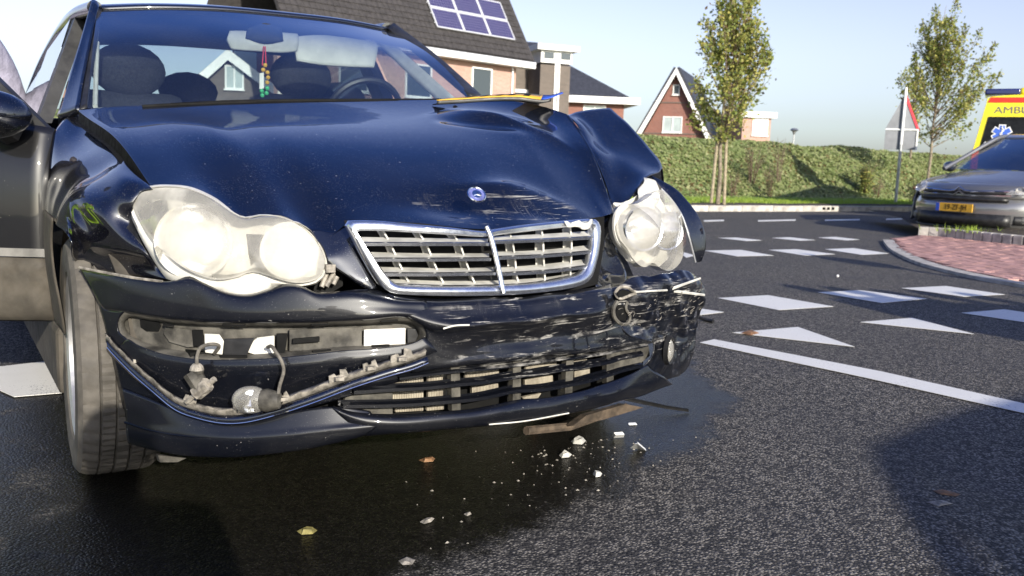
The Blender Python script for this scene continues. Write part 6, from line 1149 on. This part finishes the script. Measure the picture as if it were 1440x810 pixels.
def shrub(name, label, cat, base, h, w_, n, seed, leaves, mats, group=None):
    t = thing(name, label, cat, base, 0, group); q = random.Random(seed); m_ = MB(); vs, fs, mi = [], [], []
    for k in range(n):
        a = q.uniform(0, 6.283); r_ = q.uniform(.2, 1)*w_; hh = h*q.uniform(.5, 1); P = [Vector((math.cos(a)*.05, math.sin(a)*.05, -.2)), Vector((math.cos(a)*r_*.4, math.sin(a)*r_*.4, hh*.55)), Vector((math.cos(a)*r_, math.sin(a)*r_, hh))]
        m_.tube(P, [.010, .003], 4, smooth=6)
        for j in range(3):
            c = cr(P, q.uniform(.3, .95)); m_.tube([c, c+Vector((q.gauss(0, .12), q.gauss(0, .12), q.uniform(.05, .3)))], [.005, .002], 4)
        for j in range(leaves):
            c = cr(P, q.uniform(.15, 1)); a_ = Vector((q.gauss(0, 1), q.gauss(0, 1), q.gauss(0, 1))).normalized(); b_2 = a_.orthogonal().normalized(); s_ = q.uniform(.05, .09); c = c+Vector((q.gauss(0, .06), q.gauss(0, .06), q.gauss(0, .06))); o = len(vs); vs.extend([c, c+a_*s_*.5+b_2*s_*.3, c+a_*s_, c+a_*s_*.5-b_2*s_*.3]); fs.append((o, o+1, o+2, o+3)); mi.append(q.randrange(len(mats)))
    local(m_.build('stems', 'twig'), t)
    if leaves: local(fastmesh('foliage', vs, fs, mi, mats), t)
for (u_, v_, d_, h, w_, n, lv, lb) in ((1060, 205, 25, 1.25, .55, 22, 6, 'bare brown shrub on the bank just right of the first tree'), (1085, 225, 24.3, .9, .4, 16, 8, 'brown leafy shrub on the bank slope below the bare one'), (1098, 210, 26.0, 1.35, .35, 12, 0, 'tall bare twigs right of the brown shrubs'), (1034, 228, 23.5, .7, .3, 12, 6, 'low brown shrub at the bank behind the first tree trunk'), (1288, 225, 25, .8, .3, 14, 4, 'bare shrub on the bank behind the sign'), (1240, 205, 27, .6, .3, 10, 2, 'low twiggy shrub on the bank crest left of the sign'), (1345, 215, 26, .6, .3, 12, 4, 'twiggy shrub on the bank crest near the ambulance')):
    p = Vector((-1.068,-0.597,1.019)) if False else None
    r_d = (fw*1250+rt*(u_-720)-up*(v_-405))/1250; p = Vector((-1.1387, -1.7827, .8569))+r_d*d_
    p.z = bank_z(p.x, p.y); shrub('shrub', lb, 'shrub', p, h, w_, n, int(u_), lv, ['leafC', 'ivy'], 'shrubs on the bank')
p = Vector((22.719,15.343,1.549)); p.z = bank_z(p.x, p.y)
shrub('bush', 'small upright green bush on the bank crest left of the sign', 'bush', p, .95, .28, 34, 8, 40, ['leafA', 'ivy', 'leafB'])
# far street lamp behind the bank
p = Vector((55.898,46,4.169)); sl2 = thing('street_lamp', 'small street lamp head just above the bank', 'street lamp', (p.x, p.y, 0))
local(MB().tube([(0, 0, 0), (0, 0, p.z-.2)], [.06, .04], 8).build('pole', 'steel'), sl2); local(MB().lathe([(.0, .22), (.22, .18), (.34, .05), (.15, -.05), (.06, -.3)], c=(0, 0, p.z), n=16).build('lantern', 'steel'), sl2)

# ================================================================ traffic sign seen from behind
sb = Vector((20.893,13.044,0.12)); TS = thing('warning_sign', 'back of a triangular warning sign above a rectangular plate on a grey post', 'traffic sign', sb, R(-60+14))
sc_ = 25/1250
hS = Vector((21.82,13.796,3.213)).z-.12
local(MB().tube([(0, 0, -.1), (.0, 0, hS*.52)], .042, 10).build('post', 'steel'), TS)
local(MB().tube([(0, 0, hS*.50), (0, 0, hS+.03)], .038, 10).build('upper_post', 'white'), TS)
h0, h1, h2 = (Vector(p).z-.12 for p in [(21.813,13.775,3.055),(21.77,13.65,2.144),(21.711,13.596,1.588)])
tri = [(-.42, .06, h1), (.42, .06, h1), (0, .06, h0)]
local(MB().prism(tri, (0, .012, 0)).build('triangle_plate', 'sign_back', smooth=False), TS)
local(MB().prism([(.36, .04, h1+.02), (.45, .04, h1-.03), (.02, .04, h0+.05), (-.02, .04, h0-.02)], (0, .04, 0)).build('red_edge', 'red_print', smooth=False), TS)
local(MB().box((.0, .066, (h1+h2)/2-.015), (.82, .012, h1-h2-.04)).build('lower_plate', 'sign_back', smooth=False), TS)
local(MB().box((.0, .05, h1-.01), (.84, .05, .03)).box((.40, .05, (h1+h2)/2), (.04, .04, h1-h2)).build('sign_frame', 'white', smooth=False), TS)

# ================================================================ taupe people carrier
def txt(s, size, mat, name, parent, M, ext=.002, font_scale=(1, 1)):
    c = bpy.data.curves.new(name, 'FONT'); c.body = s; c.size = size; c.extrude = ext; c.align_x = 'CENTER'; c.align_y = 'CENTER'; c.offset = .0
    o = bpy.data.objects.new(name+'_src', c); C.objects.link(o); bpy.context.view_layer.update()
    me = bpy.data.meshes.new_from_object(o.evaluated_get(bpy.context.evaluated_depsgraph_get())); bpy.data.objects.remove(o)
    me.materials.clear(); me.materials.append(MAT[mat]); q = bpy.data.objects.new(name, me); C.objects.link(q); q.parent = parent; q.matrix_basis = M @ Matrix.Diagonal((font_scale[0], font_scale[1], 1, 1)); return q
cp = Vector((11.134,5.508,0.694)); fcar = math.radians(-YAW*57.2958+0)   # heading chosen so that its left flank shows
HC = R(-60-31)
CI = thing('people_carrier', 'taupe grey people carrier with orange-yellow plate parked beyond the traffic island', 'car', (cp.x, cp.y, 0), HC)
CI.scale = (1.06, 1.06, 1.03); CI.location.z = -.06
hz = cp.z     # height of the chevrons
# local frame: x to the car's left, y rearwards, z up, nose at y = 0
def fy(x, k=1.): ax = abs(x); return k*(.30*x*x+.32*ax**4)
XS = [-.90, -.84, -.70, -.5, -.25, 0, .25, .5, .70, .84, .90]
def row(z, dy, w_=1.): return [Vector((x*w_, fy(x)+dy, z)) for x in XS]
bmp = MB().grid([row(.22, .12, .96), row(.27, .03), row(.36, .0), row(.52, -.02), row(.60, .02), row(.64, .05)], 40, 16); local(bmp.build('bumper', 'taupe', solid=.01), CI)
def strip(z0, z1, x0, x1, off, name, mat, th=.02, n=16):
    xs = [x0+(x1-x0)*k/n for k in range(n+1)]
    def yo(z): return {True: 0}.get(False, 0)
    return local(MB().raw([[Vector((x, fy(x)+off, z1)) for x in xs], [Vector((x, fy(x)+off, z0)) for x in xs]]).build(name, mat, solid=th), CI)
strip(.60, .655, -.62, .62, -.012, 'upper_slot', 'black_plastic'); strip(.27, .43, -.66, .66, -.022, 'lower_intake', 'black_plastic'); strip(.20, .25, -.86, .86, .0, 'front_lip', 'black_plastic')
for s_ in (-1, 1):
    strip(.30, .42, s_*.68, s_*.86, -.006, 'fog_recess', 'black_plastic')
    local(MB().lathe([(.05, 0), (.04, .012), (0, .016)], (0, -1, 0), (s_*.76, fy(.76)-.015, .36), 16).build('fog_lamp', 'lens'), CI)
nose = MB().grid([row(.645, .045), row(.72, .05), row(.79, .10), row(.84, .20, .98)], 40, 10); local(nose.build('nose_panel', 'taupe', solid=.01), CI)
hd_ = MB().grid([row(.835, .20, .97), row(.90, .42, .94), row(.97, .72, .92), row(1.04, 1.02, .92)], 40, 16); local(hd_.build('bonnet', 'taupe', solid=.01), CI)
# double chevron run out into two bars
for dz_ in (0, -.055):
    P = [(-.62, .745+dz_), (-.35, .735+dz_), (-.16, .725+dz_), (-.07, .735+dz_), (0, .785+dz_), (.07, .735+dz_), (.16, .725+dz_), (.35, .735+dz_), (.62, .745+dz_)]
    local(MB().tube([Vector((x, fy(x)+.035, z)) for x, z in P], .013, 6).build('chevron_bar', 'chrome'), CI)
strip(.69, .745, -.6, .6, .045, 'grille_slot', 'black_plastic')
for s_ in (-1, 1):
    P = [(.62, .70, .02), (.80, .72, .20), (.89, .76, .42), (.88, .84, .56), (.76, .84, .38), (.62, .78, .18)]
    hl_ = dome([(s_*x, y+.04, z) for x, z, y in P], .03, (s_*.5, -.8, .3), thick=.03).build('headlamp', 'lens'); local(hl_, CI)
    bl = MB().lathe([(.055, 0), (.045, -.03), (.02, -.05)], (s_*.3, -.9, .1), (s_*.72, .20, .755), 16).build('reflector_bowl', 'reflector'); local(bl, hl_)
    local(MB().ball((s_*.86, .34, .735), .035, 10, sc=(.7, 1.6, .8)).build('indicator', 'orange_leaf'), hl_)
    side_p = [[Vector((s_*.90, .36+0*0, .27)), Vector((s_*.92, .62, .30)), Vector((s_*.92, 1.4, .30)), Vector((s_*.92, 3.4, .30)), Vector((s_*.88, 4.4, .36))], [Vector((s_*.90, .40, .60)), Vector((s_*.92, .75, .66)), Vector((s_*.92, 1.5, .66)), Vector((s_*.92, 3.4, .70)), Vector((s_*.88, 4.42, .72))], [Vector((s_*.88, .50, .84)), Vector((s_*.88, .85, .92)), Vector((s_*.88, 1.5, 1.0)), Vector((s_*.86, 3.4, 1.06)), Vector((s_*.82, 4.42, 1.08))]]
    local(MB().grid(side_p, 40, 14).build('flank', 'taupe', solid=.01), CI)
    local(MB().add([(s_*.86, 1.35, 1.02), (s_*.85, 4.2, 1.09), (s_*.68, 3.9, 1.52), (s_*.66, 2.0, 1.55), (s_*.70, 1.7, 1.38)], [(0, 1, 2, 3, 4)]).build('side_glass', 'tint', smooth=False), CI)
    local(MB().tube([(s_*.86, .98, 1.04), (s_*.80, 1.40, 1.24), (s_*.70, 1.85, 1.48), (s_*.66, 2.2, 1.58), (s_*.66, 3.6, 1.60), (s_*.70, 4.3, 1.42)], .032, 8, smooth=30).build('roof_rail', 'taupe'), CI)
    local(MB().ball((s_*1.0, 1.35, 1.08), .11, 14, sc=(1, .6, .75)).build('door_mirror', 'taupe'), CI)
    for y_ in (.92, 3.6):
        wv = thing('wheel', None, None, (s_*.78, y_, .33)); local(wv, CI)
        local(MB().lathe([(.20, -.09), (.30, -.10), (.33, -.07), (.33, .07), (.30, .10), (.21, .10)], (s_, 0, 0), (0, 0, 0), 40).build('tyre', 'rubber'), wv)
        local(MB().lathe([(.21, .09), (.19, .05), (.06, .08), (0, .085)], (s_, 0, 0), (0, 0, 0), 20).build('rim', 'rim'), wv)
local(MB().grid([[Vector((x*.92, 1.0+.12*x*x, 1.04)) for x in XS], [Vector((x*.83, 1.45+.12*x*x, 1.29)) for x in XS], [Vector((x*.73, 1.95+.1*x*x, 1.53)) for x in XS]], 24, 12).build('windscreen', 'glass'), CI)
local(MB().grid([[Vector((x*.73, 1.95+.1*x*x, 1.535)) for x in XS], [Vector((x*.74, 2.4, 1.62)) for x in XS], [Vector((x*.74, 3.5, 1.63)) for x in XS], [Vector((x*.74, 4.3, 1.50)) for x in XS]], 24, 12).build('roof', 'taupe', solid=.01), CI)
local(MB().grid([[Vector((x*.8, 4.3, 1.5)) for x in XS], [Vector((x*.9, 4.5, 1.0)) for x in XS], [Vector((x*.9, 4.45, .4)) for x in XS]], 24, 12).build('tailgate', 'taupe', solid=.01), CI)
local(MB().box((0, 2.3, .42), (1.5, 4.0, .35)).box((0, 1.35, .85), (1.4, .4, .25)).build('underbody', 'black', smooth=False), CI)
for x in (-.36, .36):
    st_ = local(MB().box((x, 2.2, .98), (.46, .14, .6), Matrix.Rotation(R(-14), 3, 'X')).build('front_seat', 'seat', bevel=.05), CI); local(MB().ball((x, 2.3, 1.36), .12, 14, sc=(1.1, .45, .8)).build('head_restraint', 'seat'), st_)
np_ = local(MB().box((0, -.045, .50), (.52, .015, .115)).build('number_plate', 'yellow', smooth=False, bevel=.004), CI)
Mt = Matrix.Translation((.02, -.055, .50)) @ Matrix.Rotation(R(90), 4, 'X')
local(MB().box((-.235, -.0535, .50), (.05, .004, .112)).build('plate_band', 'blue', smooth=False), np_)
txt('19-ZF-JH', .105, 'black', 'plate_print', np_, Mt, .001, (.82, 1))

# ================================================================ ambulance seen from the rear quarter
aq = Vector((16.76,7.493,2.021)); AM = thing('ambulance', 'yellow ambulance with red roof stripe, dark rear window and grey lettering', 'ambulance', (aq.x, aq.y, 0), R(-61))
def az(v): return (252-v)/1250*17.2+.857
# local: x right, y away, z up; rear face at y = 0 leaning inwards at the sides
hw_, zr, zs = 1.02, az(132), az(200)
sec = lambda y, k=1.: [Vector((-hw_*k, y, .35)), Vector((-hw_*k, y, az(225))), Vector((-hw_*k+.06, y, az(205))), Vector((-hw_*.80*k, y, az(142))), Vector((-hw_*.74*k, y, az(134))), Vector((0, y, az(131))), Vector((hw_*.74*k, y, az(134))), Vector((hw_*.80*k, y, az(142))), Vector((hw_*k-.06, y, az(205))), Vector((hw_*k, y, az(225))), Vector((hw_*k, y, .35))]
def asec(y, k=1.): return resample(sec(y, k), 60)
bod = MB().raw([asec(0), asec(.05, 1.01), asec(4.6, 1.01), asec(5.2, .9)])
A0 = asec(0); bod.add(A0, [tuple(range(60))[::-1]]); A1 = asec(5.2, .9); bod.add(A1, [tuple(range(60))])
local(bod.build('body', 'amb_yellow', ang=35), AM)
tl_ = (hw_*.80-hw_+.06)/(az(142)-az(205))
xw = lambda z: hw_-.06+(z-az(205))*(-(hw_*.20-.06)/(az(142)-az(205)))
zA, zB = az(162), az(236)
local(MB().prism([(-xw(zA)+.10, -.012, zA), (xw(zA)-.10, -.012, zA), (xw(az(205))-.10, -.012, az(205)), (hw_-.10, -.012, zB), (-hw_+.10, -.012, zB), (-xw(az(205))+.10, -.012, az(205))], (0, .008, 0)).build('rear_window', 'dark_pane', smooth=False), AM)
zC, zD = az(137), az(142)
local(MB().prism([(-xw(zD)+.02, -.014, zD), (xw(zD)-.02, -.014, zD), (hw_*.74, -.014, zC+.03), (-hw_*.74, -.014, zC+.03)], (0, .012, 0)).build('red_stripe', 'amb_red', smooth=False), AM)
txt('AMBULANCE', .235, 'grey_letter', 'lettering', AM, Matrix.Translation((0, -.004, az(153))) @ Matrix.Rotation(R(90), 4, 'X'), .003, (.98, .80))
# six-armed blue star with a white staff on the glass
sx_ = -hw_+.52; sz_ = az(186); star = MB()
for k in range(3):
    a = k*math.pi/3; d = Vector((math.sin(a), 0, math.cos(a))); e = Vector((d.z, 0, -d.x)); c = Vector((sx_, -.016, sz_)); star.prism([c-d*.16-e*.045, c+d*.16-e*.045, c+d*.16+e*.045, c-d*.16+e*.045], (0, -.003-.001*k, 0))
so_ = local(star.build('star_emblem', 'amb_blue', smooth=False), AM)
bo = MB()
for k in range(3):
    a = k*math.pi/3; d = Vector((math.sin(a), 0, math.cos(a))); e = Vector((d.z, 0, -d.x)); c = Vector((sx_, -.0145, sz_)); bo.prism([c-d*.18-e*.062, c+d*.18-e*.062, c+d*.18+e*.062, c-d*.18+e*.062], (0, -.001-.0001*k, 0))
local(bo.build('star_border', 'white', smooth=False), so_)
bo = MB().tube([(sx_, -.024, sz_-.15), (sx_, -.024, sz_+.15)], .008, 6).tube([(sx_+.03*math.sin(k*.9), -.026, sz_-.12+.022*k) for k in range(12)], .009, 6, smooth=30); local(bo.build('staff_and_snake', 'white'), so_)
bo = MB()
for j, (x0, z0_) in enumerate(((-.33, -.16), (-.22, -.12), (-.10, -.2), (.04, -.18))): bo.tube([(sx_+x0, -.018, sz_+z0_-.10), (sx_+x0+.07, -.018, sz_+z0_)], .016, 6)
local(bo.build('white_flashes', 'white'), AM)
local(MB().box((-.56, .30, az(128)+.02), (.62, .5, .12)).build('beacon_bar', 'bluelamp', bevel=.03), AM)
local(MB().box((.1, .35, az(126)), (.75, .5, .16)).build('beacon_cowl', 'amb_yellow', bevel=.06), AM)
for x in (-.93, .93): local(MB().box((x, -.03, 1.2), (.12, .06, .5)).build('rear_lamp', 'amb_red', smooth=False, bevel=.01), AM)
local(MB().box((0, -.06, .42), (2.0, .16, .2)).build('rear_bumper', 'black_plastic', bevel=.03), AM)
for sx2 in (-1, 1):
    for y_ in (1.2, 4.4):
        wv = thing('wheel', None, None, (sx2*.86, y_, .36)); local(wv, AM)
        local(MB().lathe([(.20, -.11), (.33, -.12), (.36, -.08), (.36, .08), (.33, .12), (.2, .11)], (sx2, 0, 0), (0, 0, 0), 32).build('tyre', 'rubber'), wv); local(MB().lathe([(.21, .10), (.15, .06), (0, .08)], (sx2, 0, 0), (0, 0, 0), 20).build('rim', 'rim'), wv)

# grass tuft on the traffic island
vs, fs, mi = [], [], []
gp = Vector((10.873,5.107,0.14))
for k in range(170):
    a = rnd.uniform(0, 6.28); r_ = abs(rnd.gauss(0, .22)); p = gp+Vector((math.cos(a)*r_*1.3, math.sin(a)*r_, 0)); h = rnd.uniform(.03, .11); t = rnd.uniform(0, 6.28); q = Vector((math.cos(t), math.sin(t), 0))*.007; o = len(vs)
    vs.extend([p-q, p+q, p+Vector((rnd.gauss(0, .04), rnd.gauss(0, .04), h))]); fs.append((o, o+1, o+2)); mi.append(0)
tag(fastmesh('grass_tuft', vs, fs, mi, ['grassblade']), 'bright green grass tuft on the island kerb below the people carrier', 'grass', kind='stuff')

# slim bollard sign on its post beyond the right edge of the picture; its shadow crosses the road
ip = thing('bollard_sign', 'slim post with a round blue sign at the roadside behind the onlookers', 'traffic sign', (5.95, -.35, 0))
local(MB().tube([(0, 0, 0), (0, 0, 1.75)], .05, 10).build('post', 'steel'), ip); local(MB().lathe([(0, 0), (.2, 0), (.2, .012), (0, .012)], (0, -1, 0), (0, -.06, 1.5), 24).build('sign_disc', 'amb_blue'), ip)

# unseen copy of the carrier, added behind the camera to cast a broad shadow
c2 = copy_tree(CI); c2.location = (-1.35, -5.2, 0); c2.rotation_euler = (0, 0, R(-90)); c2.scale = (1, 1, 1); tag(c2, 'unseen taupe people carrier added behind the crouching person to cast a shadow')
